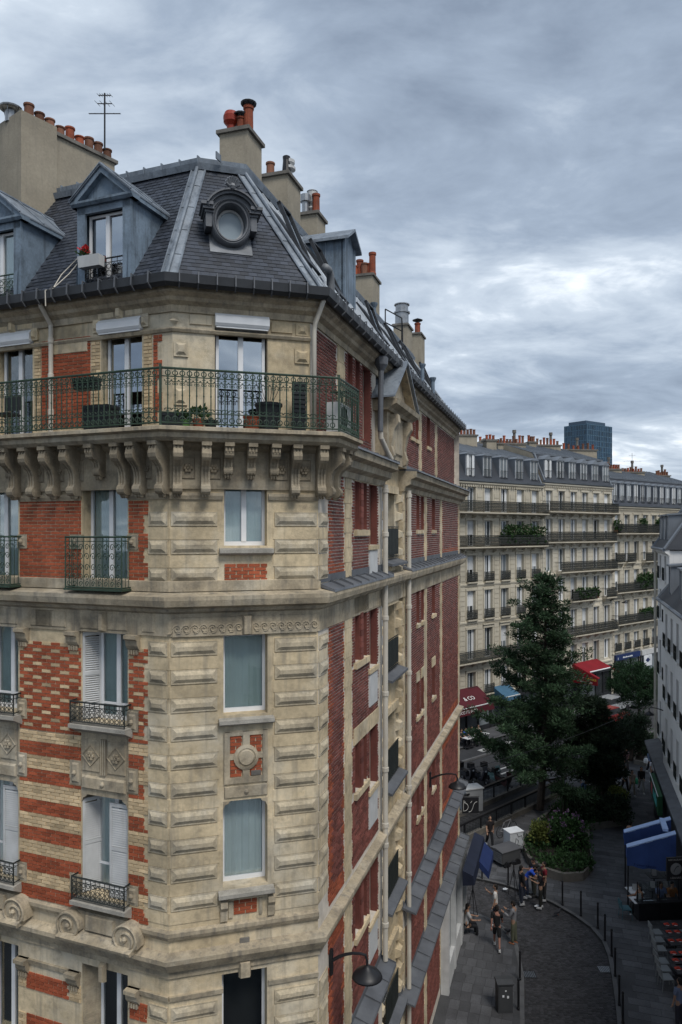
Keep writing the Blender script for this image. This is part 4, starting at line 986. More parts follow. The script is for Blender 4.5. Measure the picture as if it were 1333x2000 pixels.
arch(.35, pi - .35, .39, .47, oo - .5, oo + .05); arch(.42, pi - .42, .465, .515, oo - .55, oo + .12); arch(.5, pi - .5, .51, .54, oo - .55, oo + .17)
for sg in (-1, 1):
    for dz, w0, w1, o1 in ((.12, .33, .50, .05), (.17, .33, .54, .10), (.23, .35, .575, .14)):
        m.box(C, *sorted((ocs + sg * w0, ocs + sg * w1)), oo - .45, oo + o1, ocz + dz, ocz + dz + .058)
    m.box(C, *sorted((ocs + sg * .37, ocs + sg * .48)), oo - .45, oo + .03, ocz - .14, ocz + .12)
part('hood', m, LEDGE, OC)
m = MB(); m.ball(C.pt(ocs, oo + .14, ocz + .60), (.08, .08, .07), 8)
for k in range(9):
    a = pi * (.06 + .88 * k / 8); m.tube([C.pt(ocs, oo + .12, ocz + .58), C.pt(ocs + .13 * cos(a), oo + .2, ocz + .60 + .16 * sin(a)), C.pt(ocs + .15 * cos(a), oo + .15, ocz + .60 + .19 * sin(a))], [.02, .034, .012], 6)
part('shell_ornament', m, ZINC_L, OC)
m = MB(); m.lathe(C.pt(ocs, oo - .24, ocz), [(.29, 0), (.29, .01)], 24, M=RM); part('pane', m, mat('frosted_pane', (.30, .36, .40), .25, .05, 3, spec=.6), OC)
m = MB(); m.lathe(C.pt(ocs, oo - .24, ocz), [(.29, .0), (.29, .05), (.25, .05), (.25, .0)], 24, M=RM); part('sash', m, WHITE_D, OC)
m = MB(); M_ = slope_M(C, ocs, 1.0, .03); m.add([M_ @ Vector(p) for p in ((-.40, -.06, 0), (.40, -.06, 0), (.40, .5, .0), (-.40, .5, .0), (-.40, -.06, -.02), (.40, -.06, -.02))], [(0, 1, 2, 3), (4, 5, 1, 0)]); part('apron', m, ZINC_L, OC)
# ---- roof windows, street dormer, vents on the street slope
def skylight(s, t, w, l, open_=0.):
    S = put('roof_window', None, B, slope_M(R, s, t))
    M = slope_M(R, s, t, .02); m = MB()
    def bx(a, b, c, d, e, f, mi=0, MM=M):
        m.add([MM @ Vector(p) for p in ((a, c, e), (b, c, e), (b, d, e), (a, d, e), (a, c, f), (b, c, f), (b, d, f), (a, d, f))], [(3, 2, 1, 0), (4, 5, 6, 7), (0, 1, 5, 4), (1, 2, 6, 5), (2, 3, 7, 6), (3, 0, 4, 7)], mi)
    bx(-w / 2 - .07, w / 2 + .07, -.08, l + .08, 0, .06)
    M2 = M @ Matrix.Translation((0, l * .5, .10)) @ Matrix.Rotation(open_, 4, 'X') @ Matrix.Translation((0, -l * .5, 0))
    for a, b, c, d in ((-w / 2, -w / 2 + .07, 0, l), (w / 2 - .07, w / 2, 0, l), (-w / 2, w / 2, 0, .07), (-w / 2, w / 2, l - .07, l)): bx(a, b, c, d, -.03, .05, 0, M2)
    part('frame', m, GUTTER, S)
    m = MB(); m.add([M2 @ Vector(p) for p in ((-w / 2 + .05, .05, .01), (w / 2 - .05, .05, .01), (w / 2 - .05, l - .05, .01), (-w / 2 + .05, l - .05, .01))], [(0, 1, 2, 3)]); part('pane', m, GLASS, S)
for s, t, w, l, op in ((1.12, 1.2, .62, 1.45, .2), (3.2, 1.25, .7, 1.45, .16), (7.46, 1.3, .75, 1.2, .26), (10.35, 1.2, .8, 1.5, .15), (12.9, 1.2, .8, 1.6, .12), (15.75, 1.2, .8, 1.4, .2)): skylight(s, t, w, l, op)
def street_dormer(c):
    D = put('street_dormer', None, B, R.M(c, 0, 22)); w, f, z0, z1, za = .46, -.75, 22.6, 24.5, 24.82; m = MB()
    for sg in (-1, 1): m.side(R, [(f, z0), (f, z1), (-2.6, z1), (-2.6, z0)], *sorted((c + sg * w, c + sg * (w - .06))))
    m.box(R, c - w, c + w, f - .05, f + .02, z0, z1); m.poly(R, [(c - w, z1), (c + w, z1), (c, za)], f - .05, f + .01)
    for sg in (-1, 1): m.box(R, *sorted((c + sg * (w + .012), c + sg * (w - .1))), f, f + .05, z0, z1)
    for o in (-1.2, -1.7): m.tube([R.pt(c - w - .01, o, z0), R.pt(c - w - .01, o, z1)], .018, 4)
    part('surround', m, ZINC_B, D); r = MB()
    for sg in (-1, 1):
        r.add([R.pt(c + sg * (w + .14), f + .18, z1 - .02), R.pt(c, f + .18, za + .04), R.pt(c, -2.9, za + .04), R.pt(c + sg * (w + .14), -2.9, z1 - .02), R.pt(c + sg * (w + .14), f + .18, z1 - .09), R.pt(c, f + .18, za - .03), R.pt(c, -2.9, za - .03), R.pt(c + sg * (w + .14), -2.9, z1 - .09)],
              [(0, 1, 2, 3), (4, 7, 6, 5), (0, 4, 5, 1), (2, 6, 7, 3), (0, 3, 7, 4)])
    part('dormer_roof', r, ZINC, D)
street_dormer(4.42)
def vent_pipe(s, t, h, r=.07):
    b = MB(); p = slope_pt(R, s, t); b.tube([p - Vector((0, 0, .2)), p + Vector((0, 0, h))], r, 9); b.lathe(p + Vector((0, 0, h)), [(r * 1.05, -.05), (r * 1.7, .06), (r * 1.75, .1), (r, .11)], 9); part('vent_pipe', b, ZINC_B)
b = MB(); p = slope_pt(R, 1.55, .75); q_ = R.d; b.tube([p + Vector((-.25 * q_.x, -.25 * q_.y, .42)), p + Vector((0, 0, .44)), p + Vector((.1 * q_.x, .1 * q_.y, .38)), p + Vector((.13 * q_.x, .13 * q_.y, .1)), p + Vector((.13 * q_.x, .13 * q_.y, -.3))], .085, 10); part('vent_pipe', b, ZINC_L, smooth=True)
for s, t, h in ((9.2, 2.6, .55), (12.2, .9, .6), (13.0, .5, .6)): vent_pipe(s, t, h)
# ---- chimneys
pot_me = [MB().lathe((0, 0, 0), [(.115, 0), (.12, .05), (.105, .08), (.10, .5), (.12, .52), (.12, .58), (.08, .58), (.08, .4)], 12).mesh('chimney_pot', m) for m in (TERRA, TERRA_D)]
def chimney(fr, s0, s1, o0, o1, z0, z1, name='chimney'):
    b = MB(); b.box(fr, s0, s1, o0, o1, z0, z1 - .1); c = put(name, b.mesh(name, RENDER), B, Matrix())
    k = MB(); k.box(fr, s0 - .06, s1 + .06, o0 - .06, o1 + .06, z1 - .1, z1 - .02); k.box(fr, s0 - .02, s1 + .02, o0 - .02, o1 + .02, z1 - .02, z1); k.build('cap', CAPST, c); return c
def pot(c, fr, s, o, z, k=0, sc=1., h=1.):
    put('chimney_pot', pot_me[k], c, Matrix.Translation(fr.pt(s, o, z)) @ Matrix.Diagonal((sc, sc, h, 1)))
def mushroom(c, fr, s, o, z):
    MB().lathe(fr.pt(s, o, z), [(.10, 0), (.10, .22), (.17, .3), (.18, .42), (.14, .52), (.05, .56)], 14).build('chimney_cowl', simple('red_paint_metal', (.26, .03, .015), .5), c)
def cowl(c, fr, s, o, z, h=.45, r=.11, m=None, k=1.):
    b = MB(); b.lathe(fr.pt(s, o, z), [(r, 0), (r, h)], 12); b.lathe(fr.pt(s, o, z), [(.03, h + .12 * k), (.24 * k, h + .05), (.25 * k, h + .08), (.03, h + .17 * k)], 14)
    for k in range(4): a = k * pi / 2; p = fr.pt(s, o, z) + Vector((r * cos(a), r * sin(a), h - .1)); b.tube([p, p + Vector((.06 * cos(a), .06 * sin(a), .2))], .012, 4)
    return b.build('chimney_cowl', m or BLACK, c)
def onbreak(u): return R.s(u, E1)                # s of the break line seen at column u
def stack(u1, u0, vtop, depth=.62, off=.0):
    """chimney whose street-side face stands on the break line, its near right corner at column u1, its left end at u0"""
    s1 = onbreak(u1); p = R.pt(s1, E1, 0); y = p.y; wid = (u1 - u0) * y / FPX * .82
    z1 = H - (vtop - CV) / FPX * y
    return R, s1, s1 + depth, E1 - wid, E1 + off, z1
fr, s0, s1, o0, o1, z1 = stack(484, 410, 244, .75); c1 = chimney(fr, s0, s1, o0, o1, 24, z1)
ww_ = o1 - o0; mushroom(c1, fr, s0 + .3, o0 + .20 * ww_, z1); pot(c1, fr, s0 + .3, o0 + .56 * ww_, z1, 0, .95, .62); pot(c1, fr, s0 + .3, o0 + .83 * ww_, z1, 0, 1.0, 1.0)
cowl(c1, fr, s0 + .3, o0 + .56 * ww_, z1 + .26, .1, .05, None, .68); cowl(c1, fr, s0 + .3, o0 + .83 * ww_, z1 + .48, .1, .05, None, .72)
fr, s0, s1, o0, o1, z1 = stack(562, 494, 332, .9); c2 = chimney(fr, s0, s1, o0, o1, 24, z1)
pot(c2, fr, s0 + .3, o0 + .12, z1, 1, 1., .7); b = MB().lathe(fr.pt(s0 + .4, o0 + .52, z1), [(.13, 0), (.12, .1), (.09, .45), (.1, .55), (.05, .58)], 12).build('chimney_cowl', BLACK, c2)
MB().lathe(fr.pt(s0 + .5, o1 - .16, z1), [(.09, 0), (.09, .2), (.17, .26), (.17, .32), (.11, .36), (.15, .42), (.15, .5), (.06, .54)], 12).build('chimney_cowl', WHITE_D, c2)
fr, s0, s1, o0, o1, z1 = stack(620, 570, 410, .7); c3 = chimney(fr, s0, s1, o0, o1, 24, z1)
MB().lathe(fr.pt(s0 + .2, o0 + .16, z1), [(.1, 0), (.1, .35), (.15, .36), (.15, .55), (.05, .58)], 12).build('chimney_cowl', STEEL, c3)
MB().lathe(fr.pt(s0 + .4, (o0 + o1) / 2, z1), [(.09, 0), (.15, .05), (.09, .12), (.16, .22), (.09, .3), (.15, .4), (.14, .7), (.16, .72), (.05, .78)], 12).build('chimney_cowl', WHITE_D, c3)
pot(c3, fr, s0 + .3, o1 - .14, z1, 0, 1., 1.)
fr, s0, s1, o0, o1, z1 = stack(728, 672, 532, 1.0); c4 = chimney(fr, s0, s1, o0, o1, 23.6, z1)
for i, (a, h, k) in enumerate(((.1, .7, 0), (.3, 1.1, 0), (.55, .8, 1), (.75, .8, 0), (.9, 1.4, 0))): pot(c4, fr, s0 + .3 + .1 * (i % 2), o0 + (o1 - o0) * a, z1, k, 1.15, h)
fr, s0, s1, o0, o1, z1 = stack(796, 762, 630, 1.0); c5 = chimney(fr, s0, s1, o0, o1, 23.6, z1)
MB().lathe(fr.pt(s0 + .3, (o0 + o1) / 2, z1), [(.3, 0), (.3, .5), (.36, .5), (.36, .56), (.28, .58), (.28, .85), (.34, .86), (.34, .9), (.1, .93)], 14).build('chimney_cowl', STEEL, c5)
fr, s0, s1, o0, o1, z1 = stack(822, 799, 648, 1.0); c6 = chimney(fr, s0, s1, o0, o1, 23.6, z1)
pot(c6, fr, s0 + .4, (o0 + o1) / 2, z1, 0, 1.3, .9); cowl(c6, fr, s0 + .4, (o0 + o1) / 2, z1 + .5, .1, .08)
# long party wall chimney at the back of the left side
K = Fr((-6.92, 15.84), (.6, .8)); zt = 26.42
cw = chimney(K, -.0, 2.25, -3.2, 0, 23.5, zt, 'chimney_wall'); MB().box(K, -.2, .65, -3.2, .08, 23.5, zt + .06).build('buttress', RENDER, cw)
for i in range(9): pot(cw, K, .15 + i * .255, -.22 - .0, zt + (.06 if i < 3 else 0), 1 if i not in (4, 5) else 0, 1.0, R_.uniform(.45, .72))
cowl(cw, K, -.12, -.5, zt, .25, .12, STEEL)
# escape ladder hoops at the far chimney
eb = MB(); s = onbreak(748); p0 = [R.pt(s, E1 + .1, 24.6), R.pt(s + 1.6, E1 + .4, 24.2)]
for dz in (.0, .5, 1.0): eb.tube([p0[0] + Vector((0, 0, dz)), R.pt(s + .8, E1 + .55, 24.45 + dz), p0[1] + Vector((0, 0, dz))], .025, 5)
for f in (0, .5, 1): 
    q_ = p0[0].lerp(p0[1], f) if f != .5 else R.pt(s + .8, E1 + .55, 24.45); eb.tube([q_, q_ + Vector((0, 0, 1.0))], .025, 5)
part('roof_guard_rail', eb, BLACK)
# cables hanging over the slates
cb = MB(); s = L.s(130)
for k in range(2): cb.tube([slope_pt(L, -2.25 + k * .03, 2.3, .05), slope_pt(L, -2.32 + k * .06, 1.5, .06), slope_pt(L, -2.6 + k * .2, .6, .06), slope_pt(L, -2.55, .15, .08), L.pt(-2.52, .33, 21.8), L.pt(-2.5, .34, 21.5)], .012, 4)
part('cable', cb, PIPE)
# ================================================================== ground
ASPH = mat('asphalt', (.036, .037, .040), .9, .2, .5, .5, 60, stain=.3, stain_c=(.075, .075, .077), fine=.15)
PAVE = mat('paving_stone', (.080, .081, .086), .85, .2, 1.2, .4, 40, island=.24, stain=.5, stain_c=(.042, .042, .045), fine=.14)
PAVE_O = mat('paving_stone_single', (.080, .081, .086), .85, .2, 1.2, .4, 40, obj=.24, stain=.5, stain_c=(.042, .042, .045), fine=.14)
COBB = mat('cobble', (.038, .037, .040), .75, .25, 1.5, .5, 60, island=.45, spec=.4)
JOINT = mat('paving_joint', (.045, .044, .043), .95, .2, 2)
PAVE_B = mat('paving_bed', (.058, .059, .062), .9, .2, 1.2, fine=.1)
KERB = mat('kerb_granite', (.10, .10, .102), .85, .2, 2, .4, 50)
PAINT = mat('road_paint', (.42, .42, .41), .8, .15, 4, stain=.4, stain_c=(.2, .2, .2))
g = MB(); g.add([(-1500, -300, -.03), (1500, -300, -.03), (1500, 2200, -.03), (-1500, 2200, -.03)], [(0, 1, 2, 3)])
structure(g.build('ground', ASPH))
F = Fr((9.8, 60), (.772, .636))                      # the far side of the boulevard
kerbpx = [(900, 1715), (946, 1723), (988, 1733), (1043, 1752), (1080, 1768), (1121, 1792), (1154, 1816), (1176, 1842), (1188, 1872), (1196, 1916), (1202, 1960), (1206, 2000), (1211, 2060)]
leftpx = [(1025, 2060), (1025, 1998), (1024, 1909), (1012, 1850), (985, 1815), (950, 1795), (915, 1782), (880, 1776)]
kr = [gp(*p) for p in kerbpx]; kl = [gp(*p) for p in leftpx]
near = [kr[-1] + Vector((.3, -9, 0)), Vector((2.6 + 3, 13, 0)), Vector((2.6, 12, 0)), kl[0] + Vector((-.2, -6, 0))]
kr = [Vector((-6, 36.6, 0))] + kr + [Vector((8.6, 20, 0)), Vector((8.2, 6, 0))]
kl = [Vector((4.8, 6, 0)), Vector((5.4, 20, 0))] + kl + [Vector((-6, 32.8, 0))]
road = MB(); road.flat([(p.x, p.y) for p in kr] + [(p.x, p.y) for p in kl], -.02, .0)
structure(road.build('road', JOINT))
lw = MB(); lw.flat([(p.x, p.y) for p in kl] + [(-6, 31.4), tuple(R.pt(RE, -.2, 0).xy), tuple(R.pt(-3, -.2, 0).xy)], 0, .11)
lpav = structure(lw.build('pavement', PAVE_B))
E_ = [F.pt(60, 9.6, 0), F.pt(-34, 9.6, 0)]
rw = MB(); rw.flat([(p.x, p.y) for p in reversed(kr)] + [(-8, 40), tuple(E_[1].xy), tuple(E_[0].xy), (70, 60), (40, 6)], 0, .11)
rpav = structure(rw.build('plaza', PAVE_B))
fw_ = MB(); fw_.flat([tuple(F.pt(-40, 0, 0).xy), tuple(F.pt(-40, 2.4, 0).xy), tuple(F.pt(80, 2.4, 0).xy), tuple(F.pt(80, 0, 0).xy)][::-1], -.02, .11)
structure(fw_.build('far_pavement', PAVE))
kb = MB()
def kerb(pts, w=.16, side=1):
    seg = []
    for a, b in zip(pts, pts[1:]):
        n = max(1, int((b - a).length / .9))
        for i in range(n): seg.append((a.lerp(b, i / n), a.lerp(b, (i + 1) / n)))
    for a, b in seg:
        d = (b - a).normalized(); m = Vector((d.y, -d.x, 0)) * w * side; g_ = d * .006
        kb.cut().flat([tuple((a + g_).xy), tuple((b - g_).xy), tuple((b - g_ + m).xy), tuple((a + g_ + m).xy)][::-side], -.01, .122)
kerb(kr, side=-1); kerb(kl, side=-1)
kerb([F.pt(-34, 9.6, 0), F.pt(40, 9.6, 0)], side=1); kerb([F.pt(-34, 2.4, 0), F.pt(40, 2.4, 0)], side=-1); kerb([F.pt(-34, 4.5, 0), F.pt(10, 4.5, 0)], .2, 1)
pieces('kerb_stone', kb, KERB, lpav)
mk = MB()
for s, o, l, w in ((-1.5, 3.3, 1.9, .55), (.9, 3.3, 1.6, .5), (-4.5, 7.2, 3.0, .14), (-5.5, 7.9, 3.2, .14), (0, 7.2, 3, .14)): mk.cut().box(F, s, s + l, o, o + w, -.03, -.022)
pieces('road_marking', mk, PAINT, [o for o in bpy.data.objects if o.name == 'ground'][0])
def inside(p, poly):
    c = False; j = len(poly) - 1
    for i in range(len(poly)):
        a, b = poly[i], poly[j]
        if (a[1] > p[1]) != (b[1] > p[1]) and p[0] < (b[0] - a[0]) * (p[1] - a[1]) / (b[1] - a[1]) + a[0]: c = not c
        j = i
    return c
def proj(p): return CU + FPX * p[0] / p[1], CV - FPX * (p[2] - H) / p[1]
# cobbles: rows across the road
cbm = MB(); rpoly = [(p.x, p.y) for p in kr] + [(p.x, p.y) for p in kl]
for iy in range(0, 190):
    y = 22.5 + iy * .088; x = -3.0 + (iy % 2) * .07
    while x < 12:
        j = R_.uniform(-.012, .012); w = R_.uniform(.115, .15)
        cx, cy = x + w / 2, y + j + .05 * sin(x * .8)
        x += w + .014
        if not inside((cx, cy), rpoly): continue
        u, v = proj((cx, cy, 0))
        if v > 2040 or u < 860: continue
        z = .012 + R_.uniform(-.004, .006) - .02 * 0; h = .038
        a, b, c, d = cx - w / 2, cx + w / 2, cy - h, cy + h
        cbm.add([(a, c, 0), (b, c, 0), (b, d, 0), (a, d, 0), (a + .012, c + .01, z), (b - .012, c + .01, z), (b - .012, d - .01, z), (a + .012, d - .01, z)], [(4, 5, 6, 7), (0, 1, 5, 4), (1, 2, 6, 5), (2, 3, 7, 6), (3, 0, 4, 7)])
cbo = cbm.build('cobbles', COBB, [o for o in bpy.data.objects if o.name == 'road'][0]); stuff(cbo)
# paving slabs in courses along the street
def slabs(poly, parent, ang, ww, ll, lim, budget):
    out = []; d = Vector((cos(ang), sin(ang))); n = Vector((-d.y, d.x)); rest = MB(); k = 0
    for i in range(-10, 140):
        off = R_.uniform(0, ll)
        for j in range(-60, 60):
            l = ll; c = Vector((2, 18)) + d * (i * ww) + n * (j * ll + off)
            if not inside(c, poly): continue
            cs = [c + d * (sx * (ww / 2 - .007)) + n * (sy * (ll / 2 - .007)) for sx, sy in ((-1, -1), (1, -1), (1, 1), (-1, 1))]
            if not all(inside(q, poly) for q in cs): continue
            u, v = proj((c.x, c.y, 0))
            if not (850 < u < 1345 and 1500 < v < 2040): continue
            out.append((c.y, c, cs))
    out.sort(key=lambda t: t[0])
    me = MB().add([(-ww / 2 + .007, -ll / 2 + .007, 0), (ww / 2 - .007, -ll / 2 + .007, 0), (ww / 2 - .007, ll / 2 - .007, 0), (-ww / 2 + .007, ll / 2 - .007, 0), (-ww / 2 + .012, -ll / 2 + .012, .012), (ww / 2 - .012, -ll / 2 + .012, .012), (ww / 2 - .012, ll / 2 - .012, .012), (-ww / 2 + .012, ll / 2 - .012, .012)], [(4, 5, 6, 7), (0, 1, 5, 4), (1, 2, 6, 5), (2, 3, 7, 6), (3, 0, 4, 7)]).mesh('paving_slab', PAVE_O)
    for _, c, cs in out:
        z = .11 + R_.uniform(-.003, .004)
        if k < budget and proj((c.x, c.y, 0))[1] < 2005: put('paving_slab', me, parent, Matrix.Translation((c.x, c.y, z)) @ Matrix.Rotation(ang, 4, 'Z')); k += 1
        else: rest.add([(q.x, q.y, .11) for q in cs] + [(q.x, q.y, z + .012) for q in cs], [(4, 5, 6, 7), (0, 1, 5, 4), (1, 2, 6, 5), (2, 3, 7, 6), (3, 0, 4, 7)])
    if rest.f: stuff(rest.build('paving_slabs', PAVE, parent))
slabs([(p.x, p.y) for p in offset_path([q.xy for q in kl], -.18)] + [(-6, 31.6), tuple(R.pt(RE, .1, 0).xy), tuple(R.pt(-3, .1, 0).xy)], lpav, R.a, .55, .38, 0, 300)
slabs([(p.x, p.y) for p in offset_path([q.xy for q in kr], -.18)][::-1] + [(-8, 40), tuple(E_[1].xy), tuple(E_[0].xy), (70, 60), (40, 6)], rpav, R.a, .40, .75, 0, 300)
# ================================================================== far side of the boulevard
FSTONE = mat('pale_limestone', (.47, .425, .335), .92, .14, .35, .3, 10, streak=.4, streak_c=(.34, .31, .26), stain=.25, stain_c=(.40, .37, .31), fine=.06)
FSTONE2 = mat('cream_limestone', (.52, .475, .385), .92, .12, .35, .3, 10, streak=.35, streak_c=(.40, .37, .31), fine=.06)
FPL = mat('white_plaster', (.78, .77, .75), .92, .1, .3, streak=.35, streak_c=(.38, .37, .35))
FZ = mat('roof_zinc', (.19, .21, .235), .5, .15, .6, metal=.3, streak=.3, streak_c=(.11, .12, .14))
FSL = mat('far_slate', (.042, .046, .055), .55, .2, .8, .2, 12, spec=.4)
SHUT = mat('pale_shutter', (.62, .63, .63), .8, .1, 1, obj=.25)
FGL = mat('dim_pane', (.11, .125, .135), .15, .2, 1, spec=.5, obj=.95)
win_cache = {}
def far_window(parent, fr, s, z, w, h, kind, o=-.22):
    key = (round(w, 2), round(h, 2), kind)
    if key not in win_cache:
        f = MB(); t = .07
        f.box(LOC, -w / 2, -w / 2 + t, -.05, 0, 0, h); f.box(LOC, w / 2 - t, w / 2, -.05, 0, 0, h); f.box(LOC, -w / 2 + t, w / 2 - t, -.05, 0, h - t, h); f.box(LOC, -w / 2 + t, w / 2 - t, -.05, 0, 0, t)
        f.box(LOC, -.045, .045, -.05, .01, t, h - t)
        if kind == 1:      # white shutters folded half over the opening
            for a, b in ((-w / 2 + .02, -w / 2 + w * .3), (w / 2 - w * .3, w / 2 - .02)): f.box(LOC, a, b, .02, .06, .02, h - .02)
        if kind == 2:
            f.box(LOC, -w / 2 + t, w / 2 - t, -.05, -.02, h * .45, h - t)
        p = MB(); p.box(LOC, -w / 2 + t * .9, w / 2 - t * .9, -.045, -.03, t * .9, h - t * .9)
        win_cache[key] = (f.mesh('window', SHUT), p.mesh('pane', FGL))
    a, b = win_cache[key]; W = put('window', a, parent, fr.M(s, o, z)); put('pane', b, W, fr.M(s, o, z)); return W
rail_cache = {}
def far_rail(parent, fr, s0, s1, z, d, h=.95, name='balcony', slab=True, dense=True):
    l = s1 - s0; key = (round(l, 1), round(d, 2), h)
    Bc = put(name, None, parent, fr.M(s0, 0, z))
    if slab:
        m = MB(); m.side(fr, [(-.1, z - .2), (d * .7, z - .2), (d, z - .12), (d + .06, z - .1), (d + .06, z), (-.1, z)], s0, s1)
        if d > .3:
            k = max(2, int(l / 1.3))
            for i in range(k): s = s0 + .2 + (l - .4) * i / (k - 1); m.side(fr, [(0, z - .2), (d * .7, z - .2), (d * .6, z - .34), (.12, z - .5), (0, z - .62)], s - .09, s + .09)
        m.build('slab', FSTONE, Bc)
    m = MB(); n = max(2, int(l / .14))
    for zz, r in ((z + h, .03), (z + h - .12, .014), (z + .1, .018)): m.tube([fr.pt(s0 + .02, 0, zz), fr.pt(s0 + .02, d, zz), fr.pt(s1 - .02, d, zz), fr.pt(s1 - .02, 0, zz)], r, 4)
    for i in range(n + 1):
        s = s0 + .02 + (l - .04) * i / n; m.tube([fr.pt(s, d, z), fr.pt(s, d, z + h)], .028, 3)
        if dense and i < n:
            s += l / n / 2
            for j, q in enumerate((.25, .5, .74)): m.ring(fr, s, d, z + h * q, .075, .034, 7, 3)
    m.build('railing', DARKI, Bc); return Bc
def far_chimney(parent, u0, u1, vt, zb, y, n, seed=1, deep=1.2, fr=F):
    """stack across the roof, seen between two columns at a depth"""
    r = random.Random(seed); x0, x1 = (u0 - CU) / FPX * y, (u1 - CU) / FPX * y; zt = H - (vt - CV) / FPX * y
    q = Fr((x0, y), (1, .12)); c = MB().box(q, 0, (x1 - x0), -deep, 0, zb, zt - .15).build('chimney', RENDER, parent)
    MB().box(q, -.1, x1 - x0 + .1, -deep - .1, .1, zt - .15, zt).build('cap', CAPST, c)
    for i in range(n):
        k = r.random(); put('chimney_pot', pot_me[0 if k > .6 else 1], c, Matrix.Translation(q.pt((x1 - x0) * (i + .5) / n, -deep * .4, zt)) @ Matrix.Diagonal((1.25, 1.25, r.uniform(.7, 1.5), 1)))
    if n > 4:
        MB().lathe(q.pt((x1 - x0) * r.uniform(.3, .7), -deep * .6, zt), [(.16, 0), (.14, 1.1), (.2, 1.1), (.2, 1.4)], 8).build('flue', CAPST, c)
def town_house(label, fr, s0, s1, bays, floors, eave, top, base, wm, rails, dorm, seed, dz=1.9, wall_back=12., w=1.05, name='apartment_building', group='pale apartment buildings along the boulevard'):
    r = random.Random(seed); T = thing(name, label, 'building', tuple(fr.pt(s0, 0, 0)), group=group)
    pitch = (s1 - s0) / bays; holes = []
    for (z, h) in floors:
        for i in range(bays): c = s0 + (i + .5) * pitch; holes.append((c - w / 2, c + w / 2, z, z + h))
    m = MB(); wall(m, fr, s0, s1, base, eave, holes, 0, .28)
    for s in (s0, s1): m.quad(fr.pt(s, 0, 0), fr.pt(s, -wall_back, 0), fr.pt(s, -wall_back, eave), fr.pt(s, 0, eave))
    m.build('wall', wm, T)
    MB().box(fr, s0 + .05, s1 - .05, -wall_back, -.34, 0, eave - .1).build('shade_core', ROOM, T)  # near-black block in place of shaded rooms
    tr = MB()
    for z, d in [(eave - .35, .22)] + [(f[0] - .45, .1) for f in floors]:
        tr.cut().side(fr, [(-.02, z), (d * .5, z), (d, z + .12), (d, z + .24), (-.02, z + .3)], s0, s1)
    tr.cut()
    for i in range(int((s1 - s0) / .3)): tr.box(fr, s0 + i * .3, s0 + i * .3 + .14, 0, .16, eave - .5, eave - .36)
    pieces('cornice', tr, wm, T)
    su = MB()
    for (z, h) in floors:
        for i in range(bays):
            c = s0 + (i + .5) * pitch; su.cut()
            for a in (c - w / 2 - .17, c + w / 2 + .02): su.box(fr, a, a + .15, -.02, .06, z, z + h)
            su.box(fr, c - w / 2 - .2, c + w / 2 + .2, -.02, .09, z + h + .02, z + h + .2)
            if r.random() < .5 and h > 2: su.box(fr, c - w / 2 - .26, c + w / 2 + .26, -.02, .18, z + h + .28, z + h + .36)
            far_window(T, fr, c, z, w, h, r.choice((0, 1, 1, 2)))
    pieces('window_surround', su, wm, T)
    # rusticated piers between the bays
    q = MB(); z = base + .4
    while z < eave - 1.2:
        for i in range(bays + 1):
            s = s0 + i * pitch; a, b = max(s - .33, s0), min(s + .33, s1)
            q.box(fr, a, b, -.02, .035, z, z + .36)
        z += .42
    stuff(q.build('rusticated_blocks', wm, T))
    for (z, a, b, d) in rails:
        if a is None:
            for i in range(bays): c = s0 + (i + .5) * pitch; far_rail(T, fr, c - w / 2 - .12, c + w / 2 + .12, z, .2, .8, slab=True)
        else: far_rail(T, fr, s0 + a * pitch + .05, s0 + b * pitch - .05, z, d)
    # mansard
    rf = MB(); st_ = 1.25; kz = eave + .05
    rf.add([fr.pt(s0, .1, kz), fr.pt(s1, .1, kz), fr.pt(s1, .1 - st_, top), fr.pt(s0, .1 - st_, top)], [(0, 1, 2, 3)], 0)
    rf.add([fr.pt(s0, .1 - st_, top + .06), fr.pt(s1, .1 - st_, top + .06), fr.pt(s1, -7, top + 2.0), fr.pt(s0, -7, top + 2.0), fr.pt(s0, -wall_back, top), fr.pt(s1, -wall_back, top)], [(0, 1, 2, 3), (3, 2, 5, 4)], 1)
    for s in (s0, s1): rf.add([fr.pt(s, .1, kz), fr.pt(s, .1 - st_, top), fr.pt(s, -7, top + 2.0), fr.pt(s, -wall_back, top), fr.pt(s, -wall_back, kz)], [(0, 1, 2, 3, 4)], 2)
    ro = rf.build('roof', [FSL, FZ, RENDER], T)
    gm = MB(); gm.side(fr, [(0, kz - .1), (.3, kz - .1), (.36, kz + .08), (.1, kz + .08)], s0, s1); gm.build('gutter', FZ, T)
    sm_ = MB(); s = s0 + .3
    while s < s1: sm_.tube([fr.pt(s, .1 - st_, top + .09), fr.pt(s, -7, top + 2.03)], .03, 4); s += .7
    sm_.side(fr, [(.1 - st_ + .1, top - .1), (.1 - st_ + .14, top + .08), (.1 - st_ - .1, top + .12)], s0, s1); stuff(sm_.build('roof_seams', FZ, T))
    for sx in (s0 + .12, s1 - .32):
        m = MB(); m.add([fr.pt(sx, .16, kz), fr.pt(sx + .2, .16, kz), fr.pt(sx + .2, .18 - st_, top + .1), fr.pt(sx, .18 - st_, top + .1), fr.pt(sx, 0, kz), fr.pt(sx + .2, 0, kz), fr.pt(sx + .2, -st_, top), fr.pt(sx, -st_, top)], [(0, 1, 2, 3), (4, 0, 3, 7), (1, 5, 6, 2)]); m.build('parapet', FZ, T)
